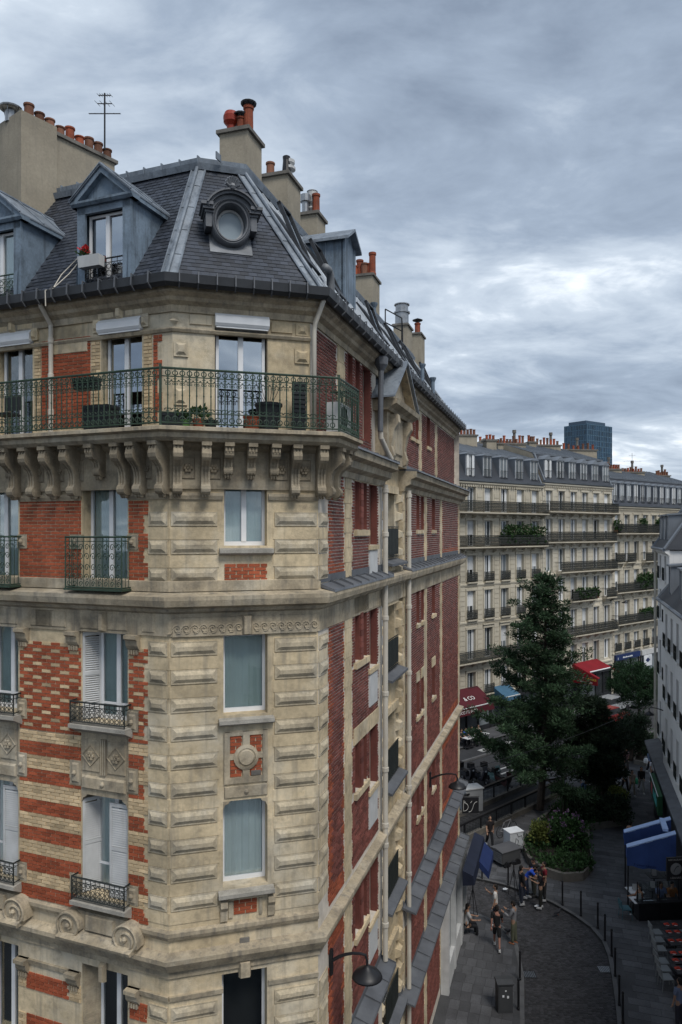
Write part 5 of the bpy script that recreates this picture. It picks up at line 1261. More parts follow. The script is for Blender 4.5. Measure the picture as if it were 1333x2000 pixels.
    for i in range(dorm[0]):
        c = s0 + (i + .5) * (s1 - s0) / dorm[0]; dw = dorm[1]
        D = put('dormer', None, T, fr.M(c, 0, kz)); m = MB(); z0 = kz + dorm[2]; z1 = z0 + dz
        for sg in (-1, 1): m.side(fr, [(-.1, z0), (-.1, z1), (-1.5, z1), (-.4, z0)], *sorted((c + sg * dw / 2, c + sg * (dw / 2 + .1))))
        if dorm[3]: m.poly(fr, [(c - dw / 2 - .16, z1), (c + dw / 2 + .16, z1), (c, z1 + .45)], -1.6, .0)
        else: m.poly(fr, [(c - dw / 2 - .14, z1), (c + dw / 2 + .14, z1), (c + dw / 2 * .8, z1 + .16), (c, z1 + .24), (c - dw / 2 * .8, z1 + .16)], -1.5, .02)
        m.box(fr, c - dw / 2, c + dw / 2, -.3, -.2, z0, z1, 0); m.build('surround', FZ, D)
        far_window(D, fr, c, z0, dw - .06, z1 - z0, r.choice((0, 0, 1)), o=-.12)
        g_ = MB()
        for zz in (z0 + .1, z0 + .75): g_.tube([fr.pt(c - dw / 2, .0, zz), fr.pt(c + dw / 2, .0, zz)], .02, 3)
        for k in range(7): g_.tube([fr.pt(c - dw / 2 + dw * k / 6, .0, z0 + .1), fr.pt(c - dw / 2 + dw * k / 6, .0, z0 + .75)], .012, 3)
        g_.build('railing', DARKI, D)
    return T
aA = town_house('pale limestone building with slate dormers rising behind the brick building', F, -4, 11.85, 7, [(18.9, 2.1), (15.95, 2.2), (12.95, 2.2), (9.75, 2.4), (6.25, 2.6), (3.2, 2.0)], 21.55, 24.1, 0, FSTONE,
           [(18.85, 0, 7, .8), (15.9, 0, 7, .7), (12.9, None, 0, 0), (9.7, None, 0, 0), (6.2, 0, 7, .7), (3.15, None, 0, 0)], (7, 1.05, .25, False), 3, dz=1.95)
aB = town_house('cream building with six pointed dormers in the middle of the boulevard row', F, 11.9, 24.2, 6, [(19.2, 1.9), (16.3, 2.1), (13.35, 2.2), (10.45, 2.2), (7.1, 2.4), (4.0, 2.0)], 21.9, 24.7, 0, FSTONE2,
           [(19.1, 0, 6, .8), (16.2, 0, 6, .6), (13.3, 1, 6, .7), (10.4, 1.9, 4.1, .7), (10.4, 5, 6, .6), (7.0, 0, 6, .7)], (6, 1.1, .3, True), 5, dz=1.8)
aC = town_house('pale building with a long row of narrow dormers below the dark tower', F, 24.25, 46, 11, [(17.1, 1.9), (14.0, 2.1), (10.85, 2.2), (7.5, 2.3), (4.55, 1.7)], 19.95, 23.0, 0, FSTONE,
           [(17.0, 0, 11, .7), (13.9, 3, 11, .6), (13.9, 0, 1, .4), (13.9, 1.2, 2.2, .4), (10.75, 0, 3, .6), (10.75, 3, 11, .6), (7.4, 0, 11, .7), (4.5, None, 0, 0)], (15, .8, .25, False), 8, dz=2.1)
for (T, u0, u1, vt, zb, y, n) in ((aA, 882, 934, 848, 23, 68, 8), (aA, 951, 971, 858, 23, 69, 3), (aA, 973, 1030, 865, 23.5, 71, 9), (aB, 1034, 1049, 862, 24, 75, 3), (aB, 1050, 1098, 868, 24, 77, 7), (aB, 1100, 1170, 877, 24, 82, 7),
                                  (aC, 1178, 1217, 915, 22.5, 84, 8), (aC, 1218, 1262, 921, 22.5, 87, 8), (aC, 1285, 1311, 928, 22.5, 92, 6), (aA, 935, 948, 866, 23, 73, 1)): far_chimney(T, u0, u1, vt, zb, y, n, int(u0))
# shop fronts under the far buildings
SHOPD = mat('dark_shopfront', (.02, .021, .024), .5, .2, 1)
def shop(T, s0, s1, fasc_m, z1=2.9):
    S = put('shop_front', None, T, F.M(s0, 0, 0)); m = MB(); m.box(F, s0, s1, -.05, .3, z1 - .55, z1); m.build('fascia', fasc_m, S)
    m = MB(); n = max(2, int((s1 - s0) / 1.4))
    for i in range(n + 1): s = s0 + (s1 - s0) * i / n; m.box(F, s - .06, s + .06, -.02, .16, 0, z1 - .55)
    m.box(F, s0, s1, -.02, .14, 0, .5); m.build('frame', SHOPD, S)
    for i in range(n): MB().box(F, s0 + (s1 - s0) * i / n + .06, s0 + (s1 - s0) * (i + 1) / n - .06, .03, .05, .5, z1 - .55).build('pane', FGL, S)
    return S
shop(aA, -3.5, 4, SHOPD); shop(aA, 4.2, 11.6, SHOPD); shop(aB, 12.2, 23.8, SHOPD, 3.3); NAVY = mat('navy_sign', (.015, .03, .10), .5, .1, 1)
s1_ = shop(aC, 24.6, 29.6, NAVY, 4.1); s2_ = shop(aC, 30, 38, WHITE_D, 4.1)
def strokes(parent, m, s, z, n, h, w, fr=F, o=.31):      # lettering too small to read: a run of short marks
    b = MB(); x = s; rr = random.Random(n)
    for k in range(n): q = w * rr.uniform(.6, 1.1); b.box(fr, x, x + q, o, o + .012, z, z + h * rr.choice((.7, .7, 1.))); x += q + w * .35
    b.build('lettering', m, parent)
strokes(s1_, WHITE, 25.9, 3.72, 14, .16, .12); strokes(s1_, WHITE, 24.9, 3.62, 1, .35, .1); strokes(s2_, NAVY, 35.2, 3.85, 6, .2, .16)
m = MB(); m.box(F, 30.3, 32.0, .3, .36, 2.3, 3.5); m.build('sign_board', WHITE, s2_)
m = MB(); q = F.pt(31.1, .37, 2.95); m.add([F.pt(31.1 + .5 * cos(a), .37, 2.95 + .28 * sin(a)) for a in (0, pi / 2, pi, 3 * pi / 2)] , [(0, 1, 2, 3)]); m.build('emblem', NAVY, s2_)
# ================================================================== the dark tower
TW = thing('office_tower', 'dark blue glass office tower standing far behind the roofs', 'tower', (157, 462, 0))
TGL = mat('tower_glass', (.022, .055, .095), .25, .25, .02, spec=.5, island=.5); TFR = mat('tower_frame', (.075, .14, .20), .5, .1, .05)
def tpt(u, y): return Vector(((u - CU) / FPX * y, y))
c0, cl, cr = tpt(1147, 455), tpt(1103, 468), tpt(1195, 470); zt = H + (CV - 818) / FPX * 455
tp_ = [cl, c0, cr, cr * 1.05 - Vector((3, 0)), cl * 1.06 + Vector((3, 0))]
MB().flat([tuple(p) for p in tp_], 0, zt - 3).build('body', TGL, TW)
ctr = (cl + cr) / 2 + Vector((0, 10)); MB().flat([tuple(p.lerp(ctr, .22)) for p in tp_], zt - 3, zt - .2).build('roof_plant', TGL, TW)
mu = MB(); gl = MB()
for a, b in ((cl, c0), (c0, cr)):
    fr = Fr(a, b - a); l = (b - a).length; n = 14
    for i in range(n + 1): mu.box(fr, l * i / n - .12, l * i / n + .12, -.05, .35, 0, zt - 3)
    for k in range(18):
        z = zt - 3 - k * 3.4; mu.box(fr, 0, l, -.05, .2, z - .55, z)
        for i in range(n): gl.box(fr, l * i / n + .15, l * (i + 1) / n - .15, 0, .1, z - 3.3, z - .6)
stuff(mu.build('mullions', TFR, TW)); stuff(gl.build('panes', TGL, TW))
# ================================================================== houses on the right
Q = Fr((21.2, 48), (-.302, -.953))
def side_house(label, s0, s1, o, eave, top, rows, cols, seed, flip=True):
    T = thing('street_house', label, 'building', tuple(Q.pt(s0, o, 0)), group='white houses beside the restaurant')
    fr = Fr(Q.pt(0, o, 0).xy, Q.d); holes = [(c - .42, c + .42, z, z + h) for z, h in rows for c in cols]
    m = MB(); wall(m, fr, s0, s1, 0, eave, holes, 0, .25); m.quad(fr.pt(s0, 0, 0), fr.pt(s0, -8, 0), fr.pt(s0, -8, eave), fr.pt(s0, 0, eave)); m.quad(fr.pt(s1, 0, 0), fr.pt(s1, -8, 0), fr.pt(s1, -8, eave), fr.pt(s1, 0, eave)); m.build('wall', FPL, T)
    MB().box(fr, s0 + .05, s1 - .05, -8, -.3, 0, eave).build('shade_core', ROOM, T)  # dark block, room shade put into its colour
    m = MB(); m.side(fr, [(0, eave - .3), (.25, eave - .12), (.3, eave + .05), (0, eave + .05)], s0 - .1, s1 + .1); m.build('cornice', FPL, T)
    sb = MB()
    for z, h in rows:
        for c in cols:
            far_window(T, fr, c, z, .84, h, 0); sb.cut().box(fr, c - .55, c + .55, -.05, .12, z - .12, z - .02)
            g_ = MB()
            for zz in (.05, .45, .8): g_.tube([fr.pt(c - .5, .13, z + zz), fr.pt(c + .5, .13, z + zz)], .018, 3)
            for k in range(8): g_.tube([fr.pt(c - .5 + k / 7, .13, z + .02), fr.pt(c - .5 + k / 7, .13, z + .8)], .014, 3)
            g_.build('window_railing', DARKI, T)
    pieces('window_sill', sb, FPL, T)
    rf = MB(); a = s0 - .15; b = s1 + .15
    rf.add([fr.pt(a, .3, eave + .06), fr.pt(b, .3, eave + .06), fr.pt(b - .6, -1.6, top), fr.pt(a + .8, -1.6, top), fr.pt(b - .6, -6, top + .4), fr.pt(a + .8, -6, top + .4), fr.pt(a, -8, eave + .06), fr.pt(b, -8, eave + .06)], [(0, 1, 2, 3), (3, 2, 4, 5), (0, 3, 5, 6), (1, 7, 4, 2), (6, 5, 4, 7)])
    rf.build('roof', FSL, T)
    m = MB(); 
    for sx in (a + .8, b - .6): m.tube([fr.pt(a if sx == a + .8 else b, .3, eave + .1), fr.pt(sx, -1.6, top + .05)], .09, 5)
    m.tube([fr.pt(a, .33, eave + .05), fr.pt(b, .33, eave + .05)], .1, 6); m.build('roof_flashing', FZ, T)
    for i in range(3):
        c = s0 + (s1 - s0) * (i + .6) / 3.4; D = put('dormer', None, T, fr.M(c, 0, eave)); z0, z1 = eave + .5, eave + 2.1
        m = MB(); m.box(fr, c - .5, c - .42, -1.6, -.05, z0, z1); m.box(fr, c + .42, c + .5, -1.6, -.05, z0, z1); m.side(fr, [(.05, z1), (-2, z1 + .15), (-2, z1 + .27), (.05, z1 + .1)], c - .6, c + .6); m.build('surround', FZ, D)
        far_window(D, fr, c, z0, .8, z1 - z0, 0, o=-.1)
    return T
h1 = side_house('white plaster corner house with slate hipped roof at the square', 0, 5.9, 0, 16.1, 18.9, [(14.2, 1.5), (11.6, 1.9), (8.0, 2.2), (4.0, 2.2)], [1.5, 4.0], 1)
h2 = side_house('nearer white house above the restaurant with zinc roof edge', 6.0, 20, .35, 13.2, 15.8, [(10.6, 1.9), (7.6, 2.0), (4.5, 2.0)], [7.4, 9.6, 11.8, 14], 2)
side_house('unseen nearer white house, added to shade the street', 20.1, 62, .2, 13.0, 15.4, [(9.6, 2.0), (6.4, 2.0)], [22, 25, 28, 31, 34, 37, 40, 43, 46, 49, 52, 55, 58], 4)  # out of view, added to the row so that it shades the street
pp = MB(); pp.tube([Q.pt(.1, .16, 16), Q.pt(.1, .16, .3)], .09, 8); pp.build('downpipe', PIPE, h1)
lg2 = MB(); lg2.side(Q, [(0, 3.7), (.9, 3.45), (.9, 3.3), (0, 3.3)], 1.0, 20); lg2.build('shop_ledge', LEDGE, h2)
m = MB(); m.box(Q, 5.0, 20, .36, .75, .0, 3.3); m.build('shop_front', SHOPD, h2)
# ================================================================== trees and planting
LEAF = {}
def leafmat(name, c, v=.5): LEAF[name] = mat(name, c, .65, .2, .8, island=v, trans=.25, spec=.25); return LEAF[name]
PINE = leafmat('pine_needles', (.036, .068, .033), .7); PINE2 = leafmat('fresh_needles', (.022, .052, .022)); DARKL = leafmat('dark_leaf', (.022, .038, .020)); SHRUB = leafmat('shrub_leaf', (.035, .075, .025)); YEL = leafmat('golden_leaf', (.12, .14, .035)); PURP = leafmat('mauve_flower', (.16, .09, .17)); YUC = leafmat('yucca_leaf', (.045, .08, .035)); BARK = mat('bark', (.045, .035, .028), .95, .3, 6, .8, 25)
SOIL = mat('soil', (.03, .025, .02), 1, .2, 4); BEDW = mat('planter_stone', (.13, .12, .105), .9, .2, 2, .5, 30, stain=.3, stain_c=(.06, .06, .055))
rt = random.Random(5)
def rv(): return Vector((rt.gauss(0, 1), rt.gauss(0, 1), rt.gauss(0, 1))).normalized()
def leaf(mb, p, d, l, w):
    d = d.normalized(); x = d.cross(rv()); x = x.normalized() * w if x.length > 1e-3 else Vector((w, 0, 0))
    mb.add([p - x * .3, p + d * l * .5 - x, p + d * l, p + d * l * .5 + x], [(0, 1, 2, 3)])
def clump(mb, c, r, n, l, w, up=.3, flat=.7):
    for _ in range(n):
        q = rv(); q.z *= flat; p = c + q * r * (rt.random() ** .4)
        leaf(mb, p, q + Vector((0, 0, up)) + rv() * .5, l * rt.uniform(.7, 1.3), w * rt.uniform(.7, 1.3))
def conifer(label, base, hgt, prof, m, n_limb, dens, seed, name='pine_tree', group=None, lean=(0, 0), l=.2, w=.03):
    rt.seed(seed); T = thing(name, label, 'tree', tuple(base), group=group); tr = MB(); cr = MB(); b = Vector(base)
    spine = [b + Vector((lean[0] * t + .15 * sin(t * 5), lean[1] * t + .12 * sin(t * 4 + 1), hgt * t)) for t in [i / 10 for i in range(11)]]
    tr.tube(spine, [max(.02, .24 * hgt / 14 * (1 - i / 10.5)) for i in range(11)], 8)
    for i in range(n_limb):
        t = .12 + .88 * (i + rt.random() * .8) / n_limb; t = min(t, .985); k = t * 10; p = spine[int(k)].lerp(spine[min(int(k) + 1, 10)], k - int(k))
        a = i * 2.4 + rt.uniform(-.5, .5); L0 = prof(t) * rt.choice((.5, .75, .95, 1.1, 1.25)) * (1 - .2 * cos(a)); d = Vector((cos(a), sin(a), rt.uniform(-.05, .35)))
        e = p + d * L0 + Vector((0, 0, .12 * L0)); mid = p.lerp(e, .5) + Vector((0, 0, -.08 * L0))
        tr.tube([p, mid, e], [.05 * (1 - t) + .025, .03, .01], 5)
        nt = max(3, int(L0 * dens))
        for j in range(nt):
            f = .25 + .75 * (j + rt.random()) / nt; q = p.lerp(mid, f * 2) if f < .5 else mid.lerp(e, f * 2 - 1)
            q = q + Vector((rt.gauss(0, .22), rt.gauss(0, .22), rt.gauss(.05, .12))) * min(1, L0 * .6)
            clump(cr, q, rt.uniform(.22, .46), 84, l, w, .35, .5)
    clump(cr, spine[10], .3, 40, l, w, 1.2, 1.2)
    tr.build('trunk', BARK, T); cr.build('crown', m, T); return T
b1 = gp(1056, 1592); b1.z = .3
conifer('tall irregular dark green conifer growing from the planted bed', b1, 14.3, lambda t: .55 + 3.9 * (1 - t) ** .9, PINE, 104, 4.2, 21, lean=(.4, -.3))
b2 = gp(1178, 1572); b2.z = .3
conifer('small dark drooping tree with slender trunk beside the hedge', b2, 6.2, lambda t: .6 + 1.15 * sin(pi * min(1, t * 1.02)), DARKL, 52, 5, 22, name='dark_tree', lean=(-.3, 0), l=.3)
b3 = Vector((23.4, 58.5, .1))
def globe(label, base, hgt, rad, m, seed, n=130, name='pine_tree'):
    rt.seed(seed); T = thing(name, label, 'tree', tuple(base)); tr = MB(); cr = MB(); b = Vector(base); c = b + Vector((0, 0, hgt - rad * .85))
    tr.tube([b, b + Vector((.15, 0, hgt * .35)), c + Vector((0, 0, -.3))], [.16, .13, .08], 7)
    for i in range(n):
        q = rv(); q.z *= .82; p = c + q * rad * rt.uniform(.55, 1.0)
        if i < 26: tr.tube([c + Vector((0, 0, -.6)), c.lerp(p, .6) + Vector((0, 0, -.1)), p], [.05, .03, .01], 4)
        clump(cr, p, rt.uniform(.28, .48), 110, .2, .03, .5, .8)
    tr.build('trunk', BARK, T); cr.build('crown', m, T); return T
globe('rounded bright green pine near the red awning', b3 + Vector((1.0, .5, 0)), 6.5, 2.3, PINE2, 23, 170)
globe('low dark bushy tree behind the walking group', Vector((21.6, 53.5, .1)), 3.8, 1.25, DARKL, 24, 44, 'dark_tree')
# planted bed with its low wall
bedpx = [(1040, 1622), (1018, 1655), (1032, 1690), (1062, 1712), (1100, 1724), (1140, 1722), (1158, 1702), (1152, 1660), (1152, 1622), (1228, 1612), (1230, 1560), (1195, 1532), (1120, 1552)]
def bed(px, hw, label, name='planter_bed'):
    pts = [gp(*p, .1).xy for p in px]; T = thing(name, label, 'planter', (*pts[0], .1)); m = MB(); c = sum(pts, Vector((0, 0))) / len(pts); n = len(pts)
    for i in range(n):
        a, b_ = pts[i], pts[(i + 1) % n]; k = max(1, int((b_ - a).length / .55))
        for j in range(k):
            p, q = a.lerp(b_, j / k), a.lerp(b_, (j + 1) / k); d = (q - p).normalized() * .006
            pi_, qi_ = p.lerp(c, .20 / max((p - c).length, .3)), q.lerp(c, .20 / max((q - c).length, .3))
            m.cut().flat([tuple(p + d), tuple(q - d), tuple(qi_ - d), tuple(pi_ + d)], .1, hw + rt.uniform(-.012, .012))
    pieces('wall_stone', m, BEDW, T); MB().flat([tuple(p.lerp(c, .04)) for p in pts], .1, hw - .12).build('soil', SOIL, T); return T, pts, c
T_, bp, bc = bed(bedpx, .52, 'low stone planter bed curving through the square under the tall conifer')
rt.seed(31); gc = MB()
for _ in range(900):
    u, v = rt.uniform(1015, 1230), rt.uniform(1535, 1722); p = gp(u, v, .4)
    if inside(p.xy, [tuple(q.lerp(bc, .05)) for q in bp]): clump(gc, p + Vector((0, 0, rt.uniform(-.02, .25))), .26, 20, .15, .05, .6, .8)
o = gc.build('ground_cover', SHRUB); stuff(o); o['label'] = 'dark green ground cover filling the stone planter bed'; o['category'] = 'ground cover'
def bush(label, p, rx, rz, m, seed, n=60, name='shrub', fl=None, k=26, l=.16):
    rt.seed(seed); T = thing(name, label, 'shrub', tuple(p)); cr = MB(); st = MB(); b = Vector(p)
    for i in range(n):
        q = rv(); q = Vector((q.x * rx, q.y * rx, abs(q.z) * rz * 1.0)) * rt.uniform(.5, 1); c = b + Vector((0, 0, rz * .25)) + q
        if i < 9: st.tube([b, b.lerp(c, .5) + Vector((0, 0, .1)), c], [.03, .02, .008], 4)
        clump(cr, c, rt.uniform(.16, .3), k, l, .05, .5, .9)
    cr.build('foliage', m, T); st.build('stem', BARK, T)
    if fl:
        f = MB()
        for _ in range(34):
            q = rv(); c = b + Vector((q.x * rx, q.y * rx, rz * .35 + abs(q.z) * rz * 1.05)); clump(f, c, .1, 9, .09, .04, .8, 1.2)
        f.build('blossom', fl, T)
bush('golden leaved shrub at the front of the planter bed', gp(1056, 1650, .4), .55, .95, YEL, 41, 46)
bush('mauve flowering shrub in the middle of the planter bed', gp(1105, 1650, .4), 1.0, 1.35, SHRUB, 42, 90, name='flowering_shrub', fl=PURP)
bush('clipped dark hedge end with golden top beside the walkway', gp(1200, 1606, .4), .95, 1.3, DARKL, 43, 110)
bush('small golden shrub on top of the dark hedge', gp(1205, 1585, .5) + Vector((0, 0, .75)), .5, .5, YEL, 44, 30)
bush('leafy green shrub behind the yucca', gp(1135, 1600, .4), .8, 1.2, DARKL, 45, 60)
bush('dense green shrubs at the far end of the walkway', gp(1245, 1478, .2), 1.4, 1.8, DARKL, 46, 110)
bush('loose leafy bush beside the white corner house', gp(1268, 1468, .2), .8, 1.3, SHRUB, 47, 60)
bed([(1238, 1492), (1262, 1497), (1280, 1480), (1276, 1462), (1240, 1468)], .4, 'small stone planter bed beside the white corner house')
rt.seed(51); T = thing('yucca', 'spiky yucca with long narrow leaves in the planter bed', 'plant', tuple(gp(1102, 1600, .4))); m = MB(); t_ = MB(); b = gp(1102, 1600, .4); t_.tube([b, b + Vector((0, 0, 1.5))], [.12, .1], 7); t_.build('trunk', BARK, T)
for i in range(110):
    q = rv(); d = Vector((q.x, q.y, q.z * .8 + .25)).normalized(); p = b + Vector((0, 0, 1.55)); l_ = rt.uniform(.8, 1.15); x = d.cross(Vector((0, 0, 1))).normalized() * .035
    m.add([p - x, p + x, p + d * l_ * .55 + x, p + d * l_ * .55 - x, p + d * l_ + Vector((0, 0, -.12))], [(0, 1, 2, 3), (3, 2, 4)])
m.build('leaf_rosette', YUC, T)
# greenery on the far balconies
def balcony_plant(label, fr, s0, s1, o, z, h, seed):
    rt.seed(seed); T = thing('balcony_plant', label, 'plant', tuple(fr.pt(s0, o, z))); m = MB(); pt_ = MB()
    for _ in range(int((s1 - s0) * 22)): clump(m, fr.pt(rt.uniform(s0, s1), o + rt.uniform(-.15, .15), z + .25 + rt.random() ** 1.5 * h), .22, 22, .2, .07, .5, 1)
    pt_.box(fr, s0, s1, o - .16, o + .16, z, z + .3); pt_.build('trough', TERRA_D, T); m.build('foliage', SHRUB, T)
balcony_plant('tall balcony greenery on the pale building behind the conifer top', F, F.s(975), F.s(1055), .4, 15.92, 1.5, 61)
balcony_plant('bushy greenery spilling over the balcony near the white house', F, F.s(1240), F.s(1279), .35, 10.8, 1.4, 62)
balcony_plant('low green plants along the balcony below the bushy greenery', F, F.s(1245), F.s(1282), .4, 7.45, .8, 63)
balcony_plant('green plants on the central balcony of the cream building', F, F.s(1120), F.s(1160), .45, 10.45, .7, 64)
for i, (a, s_) in enumerate(((1196, 'first'), (1245, 'second'), (1278, 'third'))):
    balcony_plant('slender balcony plant, %s from the cream building, under narrow dormers' % s_, F, F.s(a), F.s(a + 9), .4, 17.05, 1.1, 65 + i)
# ================================================================== things on and around the corner building
def cyl_pot(name, label, p, r, h, m, cat='plant pot', plant=None, pl=.25, seed=1, group=None):
    T = thing(name, label, cat, tuple(p), group=group); MB().lathe(p, [(r * .72, 0), (r, h * .9), (r * 1.08, h * .9), (r * 1.08, h), (r * .9, h), (r * .88, h * .9)], 14).build('pot', m, T)
    if plant:
        rt.seed(seed); c = MB()
        for _ in range(9): clump(c, Vector(p) + Vector((rt.gauss(0, r * .5), rt.gauss(0, r * .5), h + rt.uniform(.02, pl))), r * .45, 12, .09, .03, .8, 1)
        c.build('foliage', plant, T)
    return T
BPOT = mat('black_pot', (.02, .024, .027), .6, .2, 4); bz = 19.125
cyl_pot('plant_pot', 'large black plant pot with bare twigs on the top balcony', Ct.pt(Ct.s(525, .25), .25, bz), .24, .52, BPOT)
tw = MB(); q = Ct.pt(Ct.s(525, .25), .25, bz + .4)
for k in range(7): tw.tube([q, q + Vector((.05 * (k - 3), 0, .3)), q + Vector((.08 * (k - 3), .02 * k, .55 + .05 * (k % 3)))], .006, 3)
tw.build('twigs', BARK, bpy.data.objects['plant_pot'])
cyl_pot('plant_pot', 'terracotta pot beside the black pot on the top balcony', Ct.pt(Ct.s(493, .25), .25, bz), .16, .27, TERRA)
cyl_pot('plant_pot', 'small terracotta pot left of the balcony window', Ct.pt(Ct.s(388, .25), .25, bz), .11, .18, TERRA, plant=SHRUB, pl=.16, seed=2)
cyl_pot('plant_pot', 'low green pot with seedlings near the balcony corner', Ct.pt(Ct.s(361, .25), .25, bz), .11, .15, simple('green_pot', (.10, .22, .06)), plant=SHRUB, pl=.08, seed=3)
cyl_pot('plant_pot', 'small dark pot right of the terracotta one on the balcony', Ct.pt(Ct.s(412, .25), .25, bz), .12, .17, BPOT)
def trough(label, fr, s, o, z, l, w, h, m, plant=None, seed=1):
    T = thing('planter_box', label, 'planter', tuple(fr.pt(s, o, z))); b = MB(); b.side(fr, [(o - w / 2, z), (o + w / 2, z), (o + w * .56, z + h), (o - w * .56, z + h)], s - l / 2, s + l / 2); b.build('box', m, T)
    b = MB(); b.box(fr, s - l / 2 - .015, s + l / 2 + .015, o - w * .6, o + w * .6, z + h - .05, z + h + .01); b.build('rim', m, T)
    if plant:
        rt.seed(seed); c = MB()
        for _ in range(8): clump(c, fr.pt(s + rt.uniform(-l / 2, l / 2), o, z + h + rt.uniform(.0, .1)), .09, 14, .09, .03, .8, 1)
        c.build('foliage', plant, T)
trough('dark planter box at the balcony corner', Ct, Ct.s(336, .2), .2, bz, .4, .26, .26, BPOT)
trough('long black planter standing on the balcony by the left window', Lt, Lt.s(198, .3), .3, bz, .55, .3, .46, BPOT)
trough('dark planter hooked inside the balcony rail', Lt, Lt.s(175, .5), .56, 19.86, .45, .2, .2, BPOT)
FLW = mat('geranium', (.5, .02, .02), .7, .2, 4, island=.3)
Tf = thing('window_box', 'white flower box with red geraniums on the dormer railing', 'flower box', tuple(L.pt(-1.55, .12, 22.2))); MB().side(L, [(.06, 22.18), (.20, 22.18), (.23, 22.38), (.05, 22.38)], -1.86, -1.38).build('box', WHITE_D, Tf)
rt.seed(9); c = MB(); f = MB()
for k in range(4): clump(c, L.pt(-1.84 + k * .04, .14, 22.42 + rt.random() * .05), .07, 12, .07, .025, .8, 1); clump(f, L.pt(-1.84 + k * .05, .14, 22.5 + rt.random() * .05), .045, 14, .05, .025, .6, 1)
c.build('foliage', SHRUB, Tf); f.build('blossom', FLW, Tf)
# air conditioner on the balcony
s = Ct.s(640, .1); Ta = thing('air_conditioner', 'white air conditioner unit with round fan on the balcony end', 'air conditioner', tuple(Ct.pt(CWt - .1, .1, bz))); b = MB(); fr = Fr(R.pt(.12, .12, 0).xy, R.d)
b.box(fr, 0, .75, 0, .26, bz + .06, bz + .62); b.box(fr, .04, .12, .02, .24, bz, bz + .06); b.box(fr, .62, .7, .02, .24, bz, bz + .06); b.build('case', WHITE_D, Ta)
b = MB(); RMx = Matrix.Rotation(fr.a, 4, 'Z') @ Matrix.Rotation(pi / 2, 4, 'X')
b.lathe(fr.pt(.3, .26, bz + .34), [(.23, 0), (.23, .015), (.2, .02), (.2, .002), (.05, .004), (.05, .02), (.01, .02)], 18, M=RMx); b.build('fan_grille', BPOT, Ta)
Tb = thing('privacy_screen', 'tall black slatted screen standing on the balcony near the corner', 'screen', tuple(Ct.pt(CWt - .32, .3, bz))); b = MB()
b.box(Ct, CWt - .42, CWt - .16, .28, .31, bz, bz + .95)
for k in range(11): b.box(Ct, CWt - .42, CWt - .16, .31, .325, bz + .03 + k * .085, bz + .08 + k * .085)
b.build('screen_panel', BPOT, Tb)
Tc = thing('balcony_chair', 'dark folding chair on the balcony at the left edge', 'chair', tuple(Lt.pt(-3.9, .3, bz))); b = MB(); sC = Lt.s(14, .3)
b.box(Lt, sC - .2, sC + .2, .15, .5, bz + .42, bz + .46); b.build('seat', BPOT, Tc); b = MB(); b.box(Lt, sC - .2, sC + .2, .13, .16, bz + .55, bz + .85); b.build('backrest', BPOT, Tc)
for dx in (-.18, .18):
    for do in (.17, .47): b = MB(); b.tube([Lt.pt(sC + dx, do, bz), Lt.pt(sC + dx, do, bz + (.85 if do < .3 else .44))], .013, 5); b.build('leg', BPOT, Tc)
# aerials
def aerial(label, p, h, arms, m=BLACK, dirx=(1, .2)):
    T = thing('antenna', label, 'antenna', tuple(p)); p = Vector(p); d = Vector((*dirx, 0)).normalized(); e = Vector((-d.y, d.x, 0))
    b = MB(); b.tube([p, p + Vector((0, 0, h))], .022, 6); b.build('mast', m, T)
    for z, l, n, el in arms:
        b = MB(); q = p + Vector((0, 0, z)); b.tube([q - d * l / 2, q + d * l / 2], .012, 4)
        for i in range(n): c = q - d * l / 2 + d * l * i / max(1, n - 1); b.tube([c - e * el - Vector((0, 0, el * .25)), c + e * el + Vector((0, 0, el * .25))], .007, 3)
        b.build('aerial_array', m, T)
xa = tpt(205, 17.2); za = H + (CV - 292) / FPX * 17.2
aerial('tall television antenna on the left chimney wall', (*xa, za), 1.35, [(.86, .75, 6, .04), (1.1, .35, 4, .2), (1.3, .3, 6, .12)], dirx=(1, 0))
xa = R.pt(R.s(678, -2.8), -2.8, 0); aerial('small antenna behind the zinc dormer', (xa.x, xa.y, 24.6), 1.75, [(1.4, .4, 5, .12), (1.6, .3, 4, .08)], dirx=(1, .5))
aerial('thin antenna on the far roof under the tower', (*tpt(1235, 88), 23.6), 3.2, [(2.2, 2.2, 5, .25), (1.5, 1.4, 4, .2), (2.9, .8, 3, .2)], dirx=(1, .1))
# street lamps on brackets
def wall_lamp(label, fr, s, z, rch=.9, sc=1.):
    T = thing('wall_lamp', label, 'lamp', tuple(fr.pt(s, 0, z)), group='black bracket street lamps'); b = MB(); b.box(fr, s - .045, s + .045, 0, .07, z - .28, z + .22); b.build('wall_plate', BLACK, T)
    b = MB(); pts = [fr.pt(s, .06, z)] + [fr.pt(s, .06 + rch * t, z + .02 + .22 * sin(t * pi * .62)) for t in (.2, .4, .6, .8, .95)] + [fr.pt(s, .06 + rch, z + .12), fr.pt(s, .06 + rch, z + .02)]
    b.tube(pts, [.035, .033, .03, .028, .026, .026, .024, .024], 8); b.build('arm', BLACK, T)
    b = MB(); p = fr.pt(s, .06 + rch, z - .02); b.lathe(p, [(.03, .06), (.06, .03), (.12, -.02), (.24, -.08), (.29, -.14), (.30, -.17), (.285, -.17), (.2, -.12)], 20); b.build('lamp_shade', BLACK, T, True)
    b = MB(); b.lathe(p, [(.2, -.165), (.15, -.19), (.05, -.2)], 16); b.build('diffuser', simple('lamp_lens', (.45, .45, .42), .3), T)
wall_lamp('large black bracket lamp low on the near brick wall', R, .66, 8.78, .72)
wall_lamp('black bracket lamp on the brick wall near its far end', R, 11.35, 8.85, .9)
wall_lamp('black bracket lamp on the white corner house', Q, 5.4, 6.4, 1.0)
